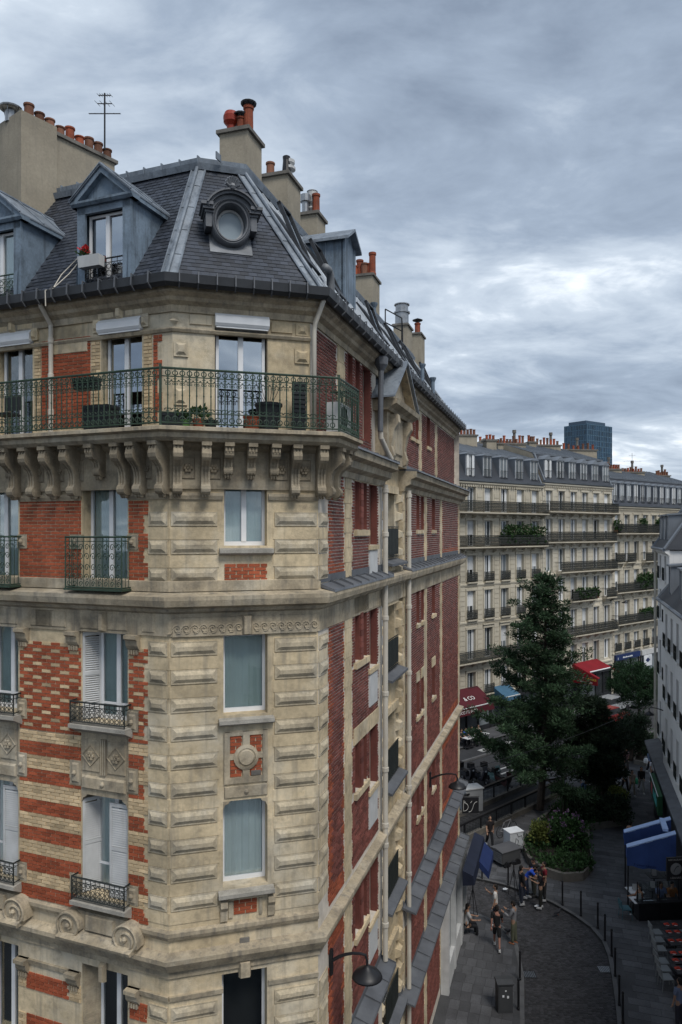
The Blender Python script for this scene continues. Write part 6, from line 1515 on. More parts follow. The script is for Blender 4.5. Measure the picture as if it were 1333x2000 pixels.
wall_lamp('small bracket lamp above the rounded pine', F, F.s(1262), 4.6, 1.4)
wall_lamp('dark bracket lamp on the cream building above the balcony', F, F.s(1192), 10.0, 1.6)
# shop at the far end of the brick side
NAVYA = mat('navy_awning', (.012, .016, .032), .6, .2, 2)
Ts = thing('corner_shop_front', 'white framed shop front under a dark awning at the building end', 'shop front', tuple(R.pt(13.6, .2, .11)))
b = MB()
for s0 in (13.6, 15.3, 17.0, 18.35): b.box(R, s0, s0 + .22, .02, .32, .11, 3.9)
b.box(R, 13.82, 18.35, .02, .28, .11, 1.0); b.box(R, 13.82, 18.35, .02, .3, 3.5, 3.9); b.build('frame', WHITE_D, Ts)
for s0 in (13.82, 15.52, 17.22): MB().box(R, s0, min(s0 + 1.48, 18.35), .1, .13, 1.0, 3.5).build('pane', FGL, Ts)
Tw = thing('shop_awning', 'dark navy awning box projecting over the corner shop', 'awning', tuple(R.pt(15, .3, 3.6)))
MB().side(R, [(.64, 4.2), (1.05, 4.05), (1.1, 3.7), (.64, 3.62)], 14.9, 18.6).build('cassette', NAVYA, Tw); MB().side(R, [(1.05, 3.9), (1.45, 3.5), (1.46, 3.2), (1.05, 3.62)], 16.6, 18.5).build('fabric', simple('deep_blue_fabric', (.012, .025, .09)), Tw)
fr = Fr((5.24, 31.0), (1, .05)); Tsg = thing('hanging_sign', 'black hanging sign with white handwritten letters at the brick corner', 'sign', (5.24, 31.0, 5.0))
MB().box(fr, 0, .72, -.03, .03, 5.07, 5.75).build('board', BLACK, Tsg); b = MB(); b.tube([fr.pt(-.5, 0, 5.79), fr.pt(.75, 0, 5.79)], .02, 5); b.tube([fr.pt(-.5, 0, 5.03), fr.pt(.75, 0, 5.03)], .02, 5); b.build('bracket', BLACK, Tsg)
b = MB(); g3 = lambda *q: [fr.pt((x - 290) / 1000, .036, 5.75 - (y - 400) / 1000) for x, y in q]
b.tube(g3((360, 625), (420, 590), (385, 545), (345, 525), (340, 700), (340, 975), (430, 965), (510, 910), (550, 800), (520, 700), (450, 640), (375, 620)), .011, 5); b.tube(g3((645, 630), (710, 550)), .011, 5); b.tube(g3((935, 580), (850, 610), (790, 690), (750, 820), (710, 930), (650, 1000), (570, 1020)), .011, 5)
b.build('lettering', simple('chalk', (.5, .5, .48)), Tsg)
# awnings across the boulevard
RED = mat('red_awning', (.22, .010, .017), .75, .12, 1.5, trans=.1); MAR = mat('maroon_awning', (.075, .010, .016), .8, .1, 1.5); YLW = simple('yellow_print', (.75, .5, .08)); OFFW = simple('white_print', (.7, .68, .66))
def awning(label, s0, s1, z1, z0, d, m, drop, lines, name='cafe_awning'):
    T = thing(name, label, 'awning', tuple(F.pt(s0, 0, z0)))
    b = MB(); n = max(2, int((s1 - s0) / 1.2))
    for i in range(n):
        a, c = s0 + (s1 - s0) * i / n, s0 + (s1 - s0) * (i + 1) / n; b.add([F.pt(a, .1, z1), F.pt(c, .1, z1), F.pt(c, d, z0), F.pt(a, d, z0), F.pt(a, .1, z1 - .04), F.pt(c, .1, z1 - .04), F.pt(c, d, z0 - .04), F.pt(a, d, z0 - .04)], [(0, 3, 2, 1), (4, 5, 6, 7), (3, 7, 6, 2), (0, 4, 7, 3), (1, 2, 6, 5)])
    b.build('canopy', m, T); MB().box(F, s0, s1, d - .02, d + .02, z0 - drop, z0 + .02).build('valance', m, T)
    MB().side(F, [(.1, z1), (d, z0), (d, z0 - drop), (.1, z0 - drop)], s0 - .02, s0 + .02).build('end_panel', m, T)
    b = MB(); b.tube([F.pt(s0, d, z0 + .03), F.pt(s1, d, z0 + .03)], .05, 6); b.build('front_bar', WHITE_D, T)
    for s in (s0 + .1, s1 - .1): MB().tube([F.pt(s, .1, z1 - .9), F.pt(s, d, z0 - .05)], .03, 5).build('arm', WHITE_D, T)
    for t, dz, sz, mm in lines: text(t, 'lettering', mm, T, facing(F, (s0 + s1) / 2, d + .03, z0 - drop / 2 + dz), sz)
    return T
sA0, sA1 = F.s(1117), F.s(1164)
Tg = thing('cafe_awning', 'bright red cafe awning with yellow lettering behind the conifer', 'awning', tuple(F.pt(sA0, 0, 2.5)))
def slant(mb, s0, s1, d0, d1, th=.06):      # sheet of the sloping canopy between two offsets from the wall
    z = lambda o: 4.22 - .37 * o
    mb.add([F.pt(s0, d0, z(d0)), F.pt(s1, d0, z(d0)), F.pt(s1, d1, z(d1)), F.pt(s0, d1, z(d1)), F.pt(s0, d0, z(d0) - th), F.pt(s1, d0, z(d0) - th), F.pt(s1, d1, z(d1) - th), F.pt(s0, d1, z(d1) - th)], [(0, 3, 2, 1), (4, 5, 6, 7), (3, 7, 6, 2), (0, 4, 7, 3), (1, 2, 6, 5)])
b = MB(); slant(b, sA0 + .35, sA1 - .35, .1, 1.75); b.build('canopy', RED, Tg)
for s_ in (sA0, sA1 - .33): b = MB(); slant(b, s_, s_ + .33, .1, 2.85); b.build('side_strip', RED, Tg)
b = MB(); b.tube([F.pt(sA0 + .35, 1.78, 3.56), F.pt(sA1 - .35, 1.78, 3.56)], .06, 6); b.build('front_bar', WHITE, Tg)
MB().side(F, [(.1, 4.12), (2.83, 3.12), (2.83, 2.45), (.1, 2.35)], sA0 - .03, sA0).build('end_panel', RED, Tg)
fe = Fr(F.pt(sA0 - .03, 0, 0).xy, F.n)
text('BISTROT LA', 'lettering', OFFW, Tg, facing(fe, 1.05, .006, 2.93), .24); text('GRANGE', 'lettering', YLW, Tg, facing(fe, 2.15, .006, 2.92), .28); text('HAPPY HOURS', 'lettering', OFFW, Tg, facing(fe, 1.55, .006, 2.6), .22)
awning('maroon cafe awning with white lettering beside the brick corner', -4.5, F.s(931), 4.0, 2.9, 1.9, MAR, .55, [('COCOTTE & CO', .0, .34, OFFW)])
text('& CO', 'lettering', OFFW, [o for o in bpy.data.objects if o.name.startswith('cafe_awning') and 'maroon' in o.get('label', '')][0], Matrix.Translation(F.pt(F.s(918, 1.2), 1.15, 3.42)) @ Matrix.Rotation(F.a, 4, 'Z') @ Matrix.Rotation(pi / 2 - 1.0, 4, 'X'), .55)
awning('light blue awning half hidden behind the conifer', F.s(962), F.s(990), 3.6, 2.9, 1.5, simple('sky_blue_fabric', (.05, .12, .19)), .3, [])
# blue restaurant awnings on the right
BLU = mat('blue_awning', (.045, .090, .27), .75, .12, 1.5, trans=.08); BLUL = mat('pale_blue_canopy', (.38, .50, .74), .75, .1, 1.5)
Q2 = Fr(Q.pt(0, .75, 0).xy, Q.d)
def q_s(y): return (Q2.O.y - y) / .953
def terrace_awning(label, y0, y1, drop):
    T = thing('terrace_awning', label, 'awning', tuple(Q2.pt(q_s(y0), 0, 2.4)), group='blue awnings of the restaurant terrace')
    a, b_ = q_s(y1), q_s(y0); b = MB(); d = 2.4; w0 = .35
    b.add([Q2.pt(a, w0, 3.72), Q2.pt(b_, w0, 3.72), Q2.pt(b_, d, 2.84), Q2.pt(a, d, 2.84), Q2.pt(a, w0, 3.66), Q2.pt(b_, w0, 3.66), Q2.pt(b_, d, 2.78), Q2.pt(a, d, 2.78)], [(0, 3, 2, 1), (4, 5, 6, 7), (3, 7, 6, 2), (0, 4, 7, 3), (1, 2, 6, 5)]); b.build('canopy', BLUL, T)
    MB().box(Q2, a, b_, d - .01, d + .02, 2.82 - drop * .6, 2.82).build('valance', BLU, T)
    n = 9; bb = MB()
    def fold(k, lo): o_ = w0 + (d - w0) * k / n; return Q2.pt(b_ + .012 * sin(k * 2.3) + (.03 * sin(k * 1.3) if lo else 0), o_, (3.68 - .88 * k / n) if not lo else 2.78 - drop + .03 * sin(k * 1.7))
    for k in range(n): bb.quad(fold(k, 0), fold(k + 1, 0), fold(k + 1, 1), fold(k, 1))
    bb.build('end_panel', BLU, T, True)
    for s in (b_ - .05,): MB().tube([Q2.pt(s, d - .05, .11), Q2.pt(s, d - .05, 2.8)], .035, 6).build('post', BLACK, T)
    fr = Fr(Q2.pt(b_ + .03, d, 0).xy, -Q2.n); return T, fr
terrace_awning('farther blue awning of the restaurant terrace', 33.6, 33.95, .55)
Tn, frn = terrace_awning('nearer blue awning with printed lettering on its end panel', 32.0, 32.35, .80)
MB().box(Q2, q_s(33.6), q_s(32.35), .62, .85, 3.62, 3.74).build('cassette', BLUL, Tn)
text('Traiteur Libanais', 'lettering', simple('navy_print', (.01, .02, .09)), Tn, facing(frn, .75, .03, 2.12), .14)
Tr = thing('restaurant_sign', 'black hanging restaurant sign with round grey emblem', 'sign', tuple(gp(1318, 1800))); fr = Fr(gp(1303, 1697, 3.0).xy, (1, .1)); zc = 3.0
MB().box(fr, -.02, .78, -.04, .04, zc - .48, zc + .48).build('board', BLACK, Tr); MB().box(fr, .76, 2.8, -.03, .03, zc + .3, zc + .36).build('bracket', BLACK, Tr)
b = MB(); RF = Matrix.Rotation(fr.a, 4, 'Z') @ Matrix.Rotation(pi / 2, 4, 'X'); b.lathe(fr.pt(.38, .045, zc), [(.25, 0), (.25, .012)], 22, M=RF); b.build('emblem', simple('sign_grey', (.22, .22, .22)), Tr)
b = MB()
for sg in (-1, 1): b.tube([fr.pt(.38 + sg * .1 * cos(a * .5), .062, zc + .13 * sin(a * .5 + sg)) for a in range(8)], .014, 4)
b.build('emblem_mark', BLACK, Tr); text('RESTAURANT', 'lettering', simple('sign_print', (.35, .34, .32)), Tr, facing(fr, .38, .043, zc + .38), .11); text('LIBANAIS', 'lettering', MATS['sign_print'], Tr, facing(fr, .38, .043, zc - .38), .12)
Tl = thing('shop_sign', 'narrow green shop sign with coloured lettering beyond the blue awnings', 'sign', tuple(Q2.pt(q_s(39), .6, 2.2))); a = q_s(41.5); b_ = q_s(37.8)
MB().side(Q2, [(.2, 3.25), (.42, 3.2), (.42, 2.2), (.2, 2.2)], a, b_).build('panel', simple('green_panel', (.02, .08, .035)), Tl); MB().box(Q2, a, b_, .42, .45, 3.2, 3.26).build('trim', WHITE, Tl)
strokes(Tl, simple('teal_print', (.12, .5, .48)), a + 1.6, 2.45, 6, .6, .24, Q2, .43); strokes(Tl, simple('rose_print', (.55, .16, .18)), a + .6, 2.4, 3, .55, .22, Q2, .43)
# ================================================================== street furniture, vehicles, people
def bollard(px, label, white=False):
    p = gp(*px, .11); T = thing('bollard', label, 'bollard', tuple(p), group='black bollards along the kerb')
    MB().lathe(p, [(.055, 0), (.055, .08), (.04, .1), (.04, .98), (.03, 1.02)], 10).build('post', BLACK, T); MB().lathe(p + Vector((0, 0, 1.02)), [(.03, 0), (.048, .03), (.05, .06), (.035, .1), (.01, .11)], 10).build('cap', WHITE if white else BLACK, T)
bollard((942, 1716), 'black bollard with a white top beside the shop awning', True); bollard((993, 1729), 'black bollard just left of the camera tripod')
for i, (u, v) in enumerate(((1099, 1768), (1135, 1789), (1168, 1813), (1182, 1837), (1195, 1868), (1202, 1907), (1210, 1964), (1217, 1999))):
    bollard((u, v), 'black bollard on the terrace side of the curved road, %s from the planter bed' % ('first second third fourth fifth sixth seventh eighth'.split()[i]))
bollard((1016, 1914), 'black bollard at the left kerb near the drain grate'); bollard((1013, 1972), 'black bollard at the left kerb beside the utility cabinet')
# utility cabinet
p = gp(988, 1980, .11); T = thing('utility_cabinet', 'dark grey utility cabinet standing on the left pavement', 'cabinet', tuple(p)); fr = Fr(p.xy, (1, .05)); CAB = simple('cabinet_paint', (.055, .057, .06), .6)
MB().box(fr, -.26, .26, -.42, 0, .11, 1.12).build('body', CAB, T); MB().side(fr, [(-.46, 1.12), (.03, 1.12), (.04, 1.17), (-.2, 1.22), (-.46, 1.18)], -.3, .3).build('lid', CAB, T); b = MB(); b.box(fr, -.23, .23, .0, .012, .2, 1.06); b.build('door', CAB, T)
b = MB(); b.box(fr, -.12, -.05, .012, .016, .7, .78); b.box(fr, .05, .12, .012, .016, .66, .75); b.box(fr, -.02, .03, .012, .016, .9, .95); b.build('sticker', WHITE, T)
def grate(px, label):
    p = gp(*px, .022); T = thing('drain_grate', label, 'drain grate', tuple(p)); b = MB(); b.box(W_, p.x - .28, p.x + .28, -p.y - .22, -p.y + .22, .012, .02); b.build('frame', BLACK, T); b = MB()
    for k in range(8): b.box(W_, p.x - .25 + k * .065, p.x - .215 + k * .065, -p.y - .19, -p.y + .19, .02, .03)
    b.build('bars', STEEL, T)
grate((1033, 1903), 'iron drain grate beside the left kerb'); grate((1183, 1893), 'iron drain grate beside the right kerb')
# metro stair well with dark railings
RB = Fr(gp(896, 1652).xy, gp(1105, 1552).xy - gp(896, 1652).xy); LR = (gp(1105, 1552).xy - gp(896, 1652).xy).length
def metro(label, o, z=1.1):
    T = thing('stairwell_railing', label, 'railing', tuple(RB.pt(0, o, .11)), group='railings of the stairwell'); b = MB(); b.box(RB, -1, LR, o - .09, o + .09, z - .05, z + .06); b.build('top_rail', BLACK, T); b = MB(); b.box(RB, -1, LR, o - .12, o + .12, .11, .4); b.build('plinth', BEDW, T)
    k = 0
    while k * 1.5 - 1 < LR: MB().box(RB, k * 1.5 - 1, k * 1.5 - .92, o - .04, o + .04, .4, z - .05).build('post', BLACK, T); k += 1
    b = MB()
    for i in range(int((LR + 1) / .14)): b.tube([RB.pt(-1 + i * .14, o, .4), RB.pt(-1 + i * .14, o, z - .05)], .014, 4)
    stuff(b.build('bars', DARKI, T))
metro('dark stairwell railing nearer the planter bed', 0); metro('dark stairwell railing on the boulevard side', -2.3, 1.25); b = MB(); b.box(RB, -1, LR, -2.15, -.15, .115, .135)
for i in range(14): b.box(RB, .5 + i * .35, .7 + i * .35, -2.1, -.2, .135, .15)
T = thing('stairwell', 'flat dark sheet standing in for the shade of the stairwell between the two railings', 'stairs', tuple(RB.pt(0, -1, .11))); b.build('dark_stair_sheet', ROOM, T)  # near-black sheet on the paving, colour stands in for shade down the stairs
# parked scooters
def wheel(T, M, p, r, w, axis='x'):
    m = Matrix.Rotation(pi / 2, 4, 'Y'); W = MB().lathe(p, [(r * .78, -w / 2), (r, -w / 2 * .7), (r, w / 2 * .7), (r * .78, w / 2)], 16, M=m).build('tyre', BLACK, T, M=M); MB().lathe(p, [(.03, -w * .55), (r * .7, -w * .4), (r * .78, -w * .42), (r * .78, w * .42), (r * .7, w * .4), (.03, w * .55)], 12, M=m).build('rim', STEEL, W, M=M)
def scooter(label, px, rz, c):
    p = gp(*px, 0); M = Matrix.Translation((p.x, p.y, -.03)) @ Matrix.Rotation(rz, 4, 'Z'); T = tag(put('motor_scooter', None, None, M), label, 'scooter', 'scooters parked beside the boulevard'); m = simple('scooter_%d' % int(c[0] * 100 + c[1] * 1000), c, .35, spec=.5)
    wheel(T, M, (0, -.62, .25), .25, .12); wheel(T, M, (0, .58, .25), .25, .13)
    MB().side(LOC, [(-.75, .45), (-.2, .5), (-.1, .3), (.25, .26), (.35, .4), (.5, .95), (.42, 1.0), (.25, .5), (-.05, .42), (-.1, .68), (-.8, .72)], -.16, .16).build('body', m, T, M=M)
    MB().side(LOC, [(-.85, .72), (-.1, .68), (-.08, .76), (-.4, .82), (-.85, .88)], -.14, .14).build('seat', BLACK, T, M=M)
    b = MB(); b.tube([(0, -.62, .25), (0, -.45, .9), (0, -.38, 1.05)], .03, 6); b.tube([(-.33, -.3, 1.06), (-.15, -.4, 1.08), (.15, -.4, 1.08), (.33, -.3, 1.06)], .018, 6); b.build('handlebar', BLACK, T, M=M)
    MB().side(LOC, [(.36, .55), (.44, .5), (.56, .95), (.44, 1.3), (.42, 1.3), (.50, .95)], -.2, .2).build('front_shield', m, T, M=M); MB().box(LOC, -.2, .2, -1.05, -.72, .85, 1.18).build('top_box', BLACK, T, M=M); MB().ball((0, -.57, .98), .07, 8).build('headlight', STEEL, T, M=M)
for i, (px, rz, c, lb) in enumerate((((915, 1528), .5, (.03, .03, .035), 'black motor scooter parked nearest the brick corner'), ((938, 1530), .6, (.04, .04, .05), 'dark grey motor scooter parked behind the white box'), ((963, 1528), .55, (.16, .26, .26), 'pale teal motor scooter parked in the row'), ((985, 1540), .5, (.05, .02, .02), 'dark red motor scooter at the end of the row'))): scooter(lb, px, rz, c)
p = gp(928, 1590); T = thing('white_cabinet', 'white metal cabinet standing beside the parked scooters', 'cabinet', tuple(p)); fr = Fr(p.xy, (.9, .3)); MB().box(fr, -.6, .55, -.8, 0, .11, 1.5).build('body', simple('cabinet_white', (.33, .34, .35), .5), T); MB().box(fr, -.66, .61, -.86, .06, 1.5, 1.56).build('lid', WHITE_D, T)
# bicycle against the railing
def bicycle(label, p, rz):
    M = Matrix.Translation(p) @ Matrix.Rotation(rz, 4, 'Z'); T = tag(put('bicycle', None, None, M), label, 'bicycle')
    for y in (-.52, .52):
        ring = [(0, y + .33 * cos(a), .34 + .33 * sin(a)) for a in [2 * pi * k / 18 for k in range(19)]]; w = MB().tube(ring, .018, 5, cap=False).build('wheel', BLACK, T, M=M); s = MB()
        for k in range(8): s.tube([(0, y, .34), ring[k * 2]], .004, 3)
        s.build('spokes', STEEL, w, M=M)
    b = MB(); J = dict(bb=(0, .05, .3), st=(0, .2, .82), hd=(0, -.36, .85), rr=(0, .52, .34), fr=(0, -.52, .34))
    for a, c in (('bb', 'st'), ('bb', 'hd'), ('st', 'hd'), ('bb', 'rr'), ('st', 'rr'), ('hd', 'fr')): b.tube([J[a], J[c]], .017, 5)
    b.build('frame', simple('bike_paint', (.22, .22, .23), .4), T, M=M); MB().ball((0, .22, .9), (.07, .13, .03), 8).build('saddle', BLACK, T, M=M); b = MB(); b.tube([(0, -.36, .85), (0, -.38, 1.0)], .014, 5); b.tube([(-.25, -.3, 1.02), (0, -.4, 1.0), (.25, -.3, 1.02)], .014, 5); b.build('handlebar', BLACK, T, M=M)
bicycle('thin grey bicycle leaning by the dark stairwell railing', gp(990, 1632, .11), RB.a + pi / 2 - .1)
# graffiti box and cargo trailer
p = gp(1010, 1668, .11); T = thing('graffiti_box', 'white cargo box with black graffiti beside the planter', 'box', tuple(p)); fr = Fr(p.xy, (.93, .36)); DOODLE = simple('ink', (.01, .01, .012))
MB().box(fr, -.42, .40, -.62, 0, .35, 1.25).build('body', simple('box_white', (.50, .52, .54), .5), T); MB().box(fr, -.45, .43, -.65, .03, 1.25, 1.29).build('lid', WHITE, T); b = MB()
for q in ([(-.3, .5), (-.1, .7), (-.05, .95), (.1, .8), (.05, .6), (.25, .5)], [(.0, 1.2), (.1, 1.0), (.3, 1.05), (.36, .8)], [(-.38, .6), (-.2, .55), (-.3, .4)], [(.1, .42), (.3, .45), (.36, .6)]): b.tube([fr.pt(s_, .004, z_) for s_, z_ in q], .016, 4)
b.build('graffiti', DOODLE, T); b = MB()
for s_ in (-.25, .22): b.lathe(fr.pt(s_, -.06, .23), [(.12, -.04), (.12, .04)], 12, M=Matrix.Rotation(fr.a, 4, 'Z') @ Matrix.Rotation(pi / 2, 4, 'X'))
b.build('wheel', BLACK, T)
p = gp(996, 1692, .11); T = thing('cargo_trailer', 'dark cargo trailer with silver slatted front standing by the planter', 'trailer', tuple(p)); fr = Fr(p.xy, (.86, .5)); MB().box(fr, -.5, .75, -.85, .0, .3, .86).build('body', simple('trailer_grey', (.06, .062, .065), .6), T); MB().side(fr, [(-.9, .86), (.04, .86), (.04, .9), (-.43, .97), (-.9, .9)], -.54, .79).build('cover', simple('trailer_cover', (.09, .09, .095), .7), T)
for k in range(5): MB().box(fr, -.535, -.505, -.82, -.02, .34 + k * .1, .41 + k * .1).build('slat', STEEL, T)
for s_ in (-.2, .5):
    for o_ in (-.88, .04): MB().lathe(fr.pt(s_, o_, .2), [(.2, -.04), (.2, .04)], 14, M=Matrix.Rotation(fr.a, 4, 'Z') @ Matrix.Rotation(pi / 2, 4, 'X')).build('wheel', BLACK, T)
# cars glimpsed on the boulevard
def car(label, s, o, c, rev=False):
    M = F.M(s, o, -.03); T = tag(put('parked_car', None, None, M), label, 'car', 'cars on the boulevard'); m = simple('car_%d' % int(c[0] * 1000), c, .25, spec=.6)
    MB().poly(LOC, [(-2.1, .35), (2.1, .35), (2.15, .75), (1.3, .9), (-2.0, .95), (-2.12, .7)], -.82, .82).build('body', m, T, M=M); MB().poly(LOC, [(-1.7, .95), (1.2, .9), (.55, 1.42), (-1.1, 1.45)], -.7, .7).build('cabin', FGL, T, M=M); MB().poly(LOC, [(-1.15, 1.42), (.6, 1.40), (.5, 1.47), (-1.05, 1.49)], -.68, .68).build('roof', m, T, M=M)
    for x in (-1.3, 1.35):
        for y in (-.8, .8): MB().lathe((x, y, .32), [(.2, -.1), (.32, -.09), (.32, .09), (.2, .1)], 14, M=Matrix.Rotation(pi / 2, 4, 'X')).build('wheel', BLACK, T, M=M)
    for y in (-.6, .6): MB().ball((2.08, y, .66), (.06, .16, .08), 8).build('headlight', WHITE, T, M=M)
car('silver car on the boulevard behind the conifer', F.s(1130), 3.6, (.30, .31, .32)); car('red car on the boulevard left of the silver car', F.s(1085), 5.6, (.25, .02, .02)); car('pale grey car near the rounded pine', F.s(1178), 4.0, (.22, .23, .24)); car('white car on the boulevard below the light blue awning', F.s(1030), 4.2, (.45, .45, .45))
# ---- restaurant terrace
def chair(label, p, rz, m, group):
    M = Matrix.Translation(p) @ Matrix.Rotation(rz, 4, 'Z'); T = tag(put('terrace_chair', None, None, M), label, 'chair', group)
    MB().box(LOC, -.21, .21, -.21, .21, .43, .46).build('seat', m, T, M=M); b = MB(); b.tube([(-.2, .2, .44), (-.2, .25, .82), (0, .28, .86), (.2, .25, .82), (.2, .2, .44)], .014, 5); b.box(LOC, -.19, .19, -.265, -.245, .58, .8); b.build('backrest', m, T, M=M)
    for x in (-.19, .19):
        for y in (-.19, .19): MB().tube([(x, y, .44), (x * 1.15, y * 1.2, 0)], .012, 5).build('leg', m, T, M=M)
def table(label, p, rz, mat_, group, cloth=None):
    M = Matrix.Translation(p) @ Matrix.Rotation(rz, 4, 'Z'); T = tag(put('terrace_table', None, None, M), label, 'table', group)
    MB().box(LOC, -.32, .32, -.3, .3, .72, .75).build('table_top', mat_, T, M=M); MB().tube([(0, 0, .72), (0, 0, .03)], .03, 6).build('leg', BLACK, T, M=M); MB().box(LOC, -.22, .22, -.22, .22, .0, .03).build('base', BLACK, T, M=M)
GCH = simple('pale_metal_chair', (.20, .21, .21), .5); TBL = simple('teal_chair', (.05, .12, .14), .5); REDP = simple('red_napkin', (.35, .035, .02), .8); DTAB = simple('dark_table', (.03, .03, .032), .5); WPL = simple('white_plate', (.6, .6, .6), .4)
ordn = 'first second third fourth fifth sixth'.split(); k = 0
for i, v in enumerate((1835, 1850, 1868, 1893, 1908, 1925)):
    a = gp(1311 + i * 4.5, v + 6, .11); table('dark table with red napkins, %s row down from the planter boxes' % ordn[i], a, .05, DTAB, 'tables set with red napkins')
    for dx in (-.17, .17):
        T = thing('place_setting', 'folded red napkin on a white plate, %s side, %s table row' % ('street' if dx < 0 else 'house', ordn[i]), 'napkin', tuple(a + Vector((dx, 0, .75))), group='red napkins on plates'); MB().lathe(a + Vector((dx, 0, .75)), [(.06, 0), (.11, .012), (.1, .014)], 12).build('plate', WPL, T); b = MB(); q = a + Vector((dx, .0, .764)); b.add([q + Vector(t) for t in ((-.13, -.06, 0), (.11, -.09, 0), (.12, .07, 0), (-.12, .09, 0), (-.02, -.02, .075), (.04, .03, .06))], [(0, 1, 4), (1, 2, 5, 4), (2, 3, 5), (3, 0, 4, 5)]); b.build('napkin', REDP, T)
    chair('pale metal chair on the street side of the %s napkin table' % ordn[i], a + Vector((-.62, .0, 0)), pi / 2, GCH, 'pale chairs at the napkin tables')
    chair('pale metal chair on the house side of the %s napkin table' % ordn[i], a + Vector((.66, .0, 0)), -pi / 2, GCH, 'pale chairs at the napkin tables')
chair('teal metal chair standing alone at the terrace corner', gp(1222, 1793, .11), pi / 2, TBL, None); 
pl = gp(1248, 1800, .11); fr = Fr(pl.xy, (1, .08)); 
for i in range(3):
    T = thing('planter_trough', 'black planter trough closing the terrace, %s from the road' % ordn[i], 'planter', tuple(fr.pt(i * 1.0, 0, .11)), group='black troughs around the terrace'); MB().box(fr, i * 1.0, i * 1.0 + .97, -.4, 0, .11, .85).build('box', BLACK, T); MB().box(fr, i * 1.0 - .01, i * 1.0 + .98, -.42, .02, .85, .9).build('rim', BLACK, T)
    Tg2 = thing('glass_screen', 'glass wind screen above the %s black trough' % ordn[i], 'screen', tuple(fr.pt(i * 1.0, -.2, .9)), group='glass screens of the terrace'); b = MB()
    for s_ in (i * 1.0 + .02, i * 1.0 + .93): b.box(fr, s_, s_ + .04, -.22, -.18, .9, 1.75)
    b.build('frame', BLACK, Tg2); MB().box(fr, i + .06, i + .93, -.205, -.195, .92, 1.72).build('pane', GLASS, Tg2)
for i, (u, v) in enumerate(((1240, 1770), (1248, 1790), (1275, 1765), (1300, 1765), (1278, 1740), (1305, 1740))):
    a = gp(u, v, .11); table('small table under the blue awnings, %s from the square' % ordn[i], a, .1, WPL if i < 2 else DTAB, 'tables under the blue awnings'); T = thing('menu_card', 'white menu card standing on the %s awning table' % ordn[i], 'menu', tuple(a + Vector((0, 0, .75))), group='menus on the awning tables'); q = a + Vector((0, 0, .75)); b = MB(); b.add([q + Vector(t) for t in ((-.1, -.06, 0), (.1, -.06, 0), (.1, 0, .28), (-.1, 0, .28), (-.1, .06, 0), (.1, .06, 0))], [(0, 1, 2, 3), (3, 2, 5, 4)]); b.build('card', WHITE_D, T)
# ---- people
def pp_(u, v, z=.11): return gp(u, v, z)
person('man in white t-shirt holding a drink at the left pavement edge', pp_(968, 1806), 2.9, 'drink', (.55, .53, .50), leg_c=(.015, .018, .03), shoe=(.5, .5, .5))
person('person in long black top and shorts walking behind the white t-shirt', pp_(971, 1852), 1.4, 'walk', (.012, .012, .013), 'short', 'shorts', (.012, .012, .014), (.45, .45, .45), skin=(.30, .15, .11))
person('young man in striped track top and khaki trousers looking down at a phone', pp_(1004, 1842), 2.6, 'phone', (.18, .18, .19), 'long', leg_c=(.10, .105, .07), shoe=(.25, .10, .05))
person('man in white t-shirt sitting against the corner shop front', pp_(911, 1826), .1, 'sit', (.40, .40, .40), leg_c=(.012, .013, .016), shoe=(.5, .5, .5))
person('man in bright blue t-shirt bending over the tripod', pp_(1027, 1752), 5.9, 'bend', (.02, .07, .42), leg_c=(.03, .04, .07), shoe=(.4, .4, .4))
person('person in black jacket and dark jeans beside the camera tripod', pp_(1019, 1765), .2, 'stand', (.015, .015, .017), 'long', leg_c=(.03, .035, .05), shoe=(.3, .3, .3))
person('person in patterned trousers facing the man in blue', pp_(1043, 1748), 3.6, 'phone', (.02, .02, .022), leg_c=(.07, .07, .055), shoe=(.03, .03, .03), skin=(.25, .14, .1))
person('tall person in black t-shirt and wide dark trousers at the kerb', pp_(1056, 1772), 3.0, 'phone', (.014, .014, .015), leg_c=(.025, .025, .022), shoe=(.45, .45, .45), hair='hair_long')
person('person in dark red shirt behind the group at the kerb', pp_(1063, 1757), 3.3, 'stand', (.20, .02, .03), leg_c=(.03, .03, .03))
person('person in black vest walking beside the bicycle', pp_(957, 1656), -1.5, 'walk', (.015, .012, .013), 'short', leg_c=(.014, .014, .016), shoe=(.6, .6, .6))
person('man in white shirt with rucksack straps striding towards the restaurant', pp_(1221, 1548), -1.4, 'walk', (.50, .52, .56), 'short', leg_c=(.02, .017, .02), shoe=(.4, .4, .4))
person('woman in beige blouse in the middle of the walking trio', pp_(1235, 1553), -1.6, 'walk', (.34, .27, .23), 'short', leg_c=(.17, .15, .12), hair='hair_long', sc=.93)
person('woman in black top and pale trousers beside the beige blouse', pp_(1253, 1548), -1.7, 'walk', (.012, .012, .013), 'long', leg_c=(.20, .20, .19), hair='hair_long', sc=.97)
person('man in blue shirt carrying a white bag by the white house', pp_(1271, 1512), -1.5, 'walk', (.10, .14, .22), 'long', leg_c=(.02, .02, .025))
person('person in white shirt half hidden by the white house corner', pp_(1277, 1532), 1.5, 'walk', (.45, .46, .50), leg_c=(.03, .035, .05))
person('person in dark printed t-shirt behind the walking trio', pp_(1209, 1524), -1.5, 'stand', (.03, .04, .09), leg_c=(.06, .08, .14))
person('person in pink top walking under the dark tree', pp_(1223, 1508), -1.6, 'walk', (.28, .15, .16), leg_c=(.05, .04, .04), hair='hair_long', sc=.95)
person('person in cream trousers at the tree edge of the walkway', pp_(1201, 1514), -1.3, 'walk', (.10, .09, .08), leg_c=(.30, .27, .22))
person('person in white t-shirt seen through the trees', pp_(1141, 1556), 1.0, 'stand', (.50, .53, .58), leg_c=(.10, .16, .28))
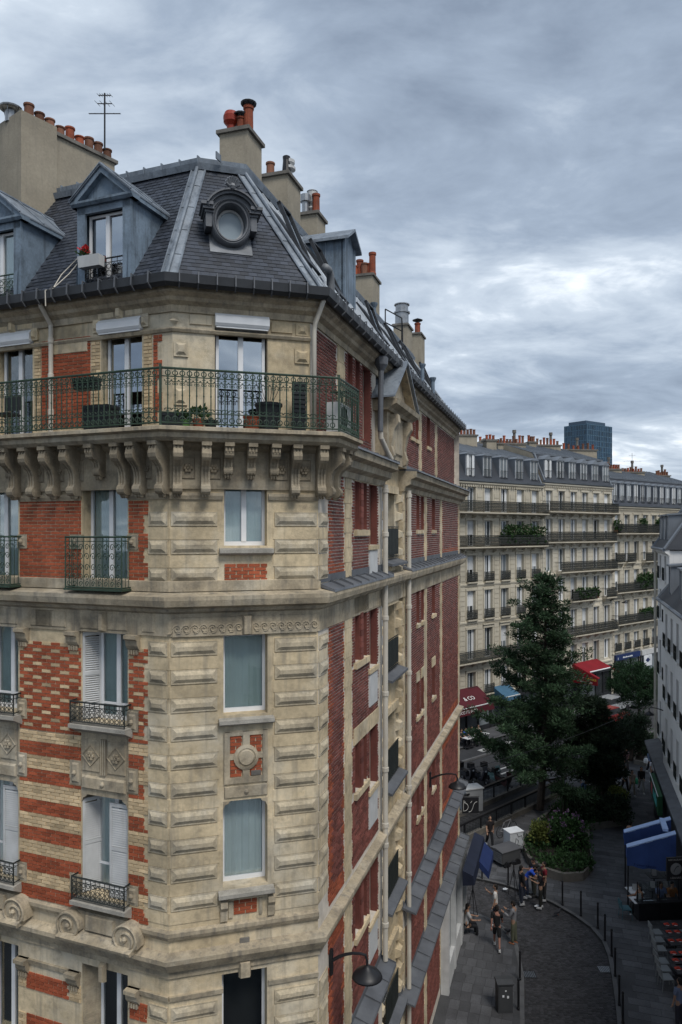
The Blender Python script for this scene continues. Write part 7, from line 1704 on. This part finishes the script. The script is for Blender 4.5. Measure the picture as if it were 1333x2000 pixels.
person('woman in white top standing behind the farther blue awning', pp_(1232, 1668), .6, 'stand', (.52, .52, .52), 'none', leg_c=(.03, .03, .03))
person('person in blue patterned shirt at the bottom edge of the terrace', pp_(1328, 2010), 2.0, 'stand', (.13, .16, .24), 'short', leg_c=(.03, .03, .04))
person('diner with bare arms sitting at the street table under the awnings', pp_(1253, 1784), pi, 'sit', (.16, .05, .03), 'none', leg_c=(.03, .03, .03), hair='hair_long', skin=(.34, .18, .11), group='diners under the blue awnings')
person('diner in blue and white shirt sitting behind the glass screen', pp_(1290, 1778), -1.5, 'sit', (.16, .20, .34), group='diners under the blue awnings')
person('diner in orange top sitting near the restaurant wall', pp_(1312, 1778), -1.5, 'sit', (.30, .12, .04), group='diners under the blue awnings')
for i, (s_, c) in enumerate(((F.s(910, 2), (.03, .09, .40)), (F.s(922, 2), (.10, .10, .11)), (F.s(935, 2), (.30, .26, .22)), (F.s(902, 2), (.02, .02, .02)))):
    person('seated cafe guest in %s under the maroon awning' % ('blue', 'grey', 'beige', 'black')[i], F.pt(s_, 1.9, .11), F.a - pi / 2, 'sit', c, group='guests of the corner cafe')
    chair('dark cafe chair under the guest in %s' % ('blue', 'grey', 'beige', 'black')[i], F.pt(s_, 1.75, .11), F.a + pi, BLACK, 'dark cafe chairs'); table('small white cafe table before the guest in %s' % ('blue', 'grey', 'beige', 'black')[i], F.pt(s_, 2.6, .11), F.a, WPL, 'white cafe tables')
Tst = thing('stool', 'dark stool under the man sitting at the shop front', 'stool', tuple(pp_(909, 1822))); q = pp_(909, 1822); MB().lathe(q, [(.16, .40), (.17, .44), (.15, .45)], 12).build('seat', BLACK, Tst)
for a in (0, 2.1, 4.2): MB().tube([q + Vector((.13 * cos(a), .13 * sin(a), .41)), q + Vector((.18 * cos(a), .18 * sin(a), 0))], .012, 5).build('leg', BLACK, Tst)
for (u, v), lb in (((924, 1792), 'folded black tripod standing before the shop front'), ((1004, 1750), 'black camera tripod beside the man in blue')):
    q = gp(u, v, .11); T = thing('camera_tripod', lb, 'tripod', tuple(q))
    for a in (.5, 2.6, 4.7): MB().tube([q + Vector((.02 * cos(a), .02 * sin(a), 1.25)), q + Vector((.28 * cos(a), .28 * sin(a), 0))], .016, 5).build('leg', BLACK, T)
    MB().tube([q + Vector((0, 0, .9)), q + Vector((0, 0, 1.5))], .025, 6).build('column', BLACK, T); MB().box(W_, q.x - .09, q.x + .09, -q.y - .07, -q.y + .07, q.z + 1.5, q.z + 1.63).build('head', BLACK, T)
for (u, v), c, z, lb in (((1262, 1500), (.6, .6, .6), .55, 'white carrier bag in the hand of the man in blue'), ((1243, 1543), (.05, .30, .16), .6, 'green bag carried between the women')):
    q = gp(u, v, .11); T = thing('carrier_bag', lb, 'bag', tuple(q)); MB().lathe(q + Vector((0, 0, z)), [(.05, -.2), (.16, -.17), (.17, 0), (.12, .15), (.05, .18)], 8).build('pouch', simple('bag_%d' % u, c), T); MB().ring(W_, q.x, -q.y, q.z + z + .24, .07, .01, 8, 4).build('handle', simple('bag_%d' % u, c), T)
# birds and litter
def pigeon(label, px, rz):
    p = gp(*px, .115 if px[0] > 1075 or px[0] < 1000 else .02); M = Matrix.Translation(p) @ Matrix.Rotation(rz, 4, 'Z') @ Matrix.Scale(1.15, 4); T = tag(put('pigeon', None, None, M), label, 'pigeon', 'pigeons on the ground'); m = simple('pigeon_grey', (.035, .035, .04)); b = MB()
    b.tube([(0, .2, .10), (0, .08, .12), (0, -.03, .13), (0, -.09, .17), (0, -.11, .22), (0, -.15, .22), (0, -.18, .21)], [.012, .05, .065, .045, .032, .025, .005], 9); b.build('body', m, T, True, M=M)
    for x in (-.025, .025): MB().tube([(x, 0, .09), (x, .005, 0), (x, -.04, .0)], .006, 4).build('leg', TERRA, T, M=M)
pigeon('dark pigeon on the cobbles near the young man with the phone', (992, 1824), .6); pigeon('pigeon on the cobbles beside the right kerb', (1090, 1787), 2.0)
for i, (u, v, lb) in enumerate(((987, 1737, 'crumpled white paper at the kerb left of the group'), (1155, 1694, 'white paper scrap beside the planter bed'), (1049, 1770, 'white paper scrap at the foot of the group'))):
    q = gp(u, v, .13); T = thing('paper_scrap', lb, 'litter', tuple(q)); rt.seed(i); b = MB(); b.add([q + Vector((.13 * cos(a), .1 * sin(a), rt.uniform(0, .05))) for a in (0, 1.2, 2.4, 3.7, 5)] + [q + Vector((0, 0, .07))], [(k_, (k_ + 1) % 5, 5) for k_ in range(5)]); b.build('paper', WHITE, T)
# overhead wire across the square
T = thing('overhead_wire', 'thin overhead wire spanning the square at lamp height', 'wire', tuple(R.pt(17, .1, 8))); a, b_ = R.pt(17.2, .1, 7.2), Q.pt(1, .1, 6.2); MB().tube([a.lerp(b_, t) - Vector((0, 0, .35 * sin(pi * t))) for t in [i / 12 for i in range(13)]], .012, 4).build('cable', BLACK, T)
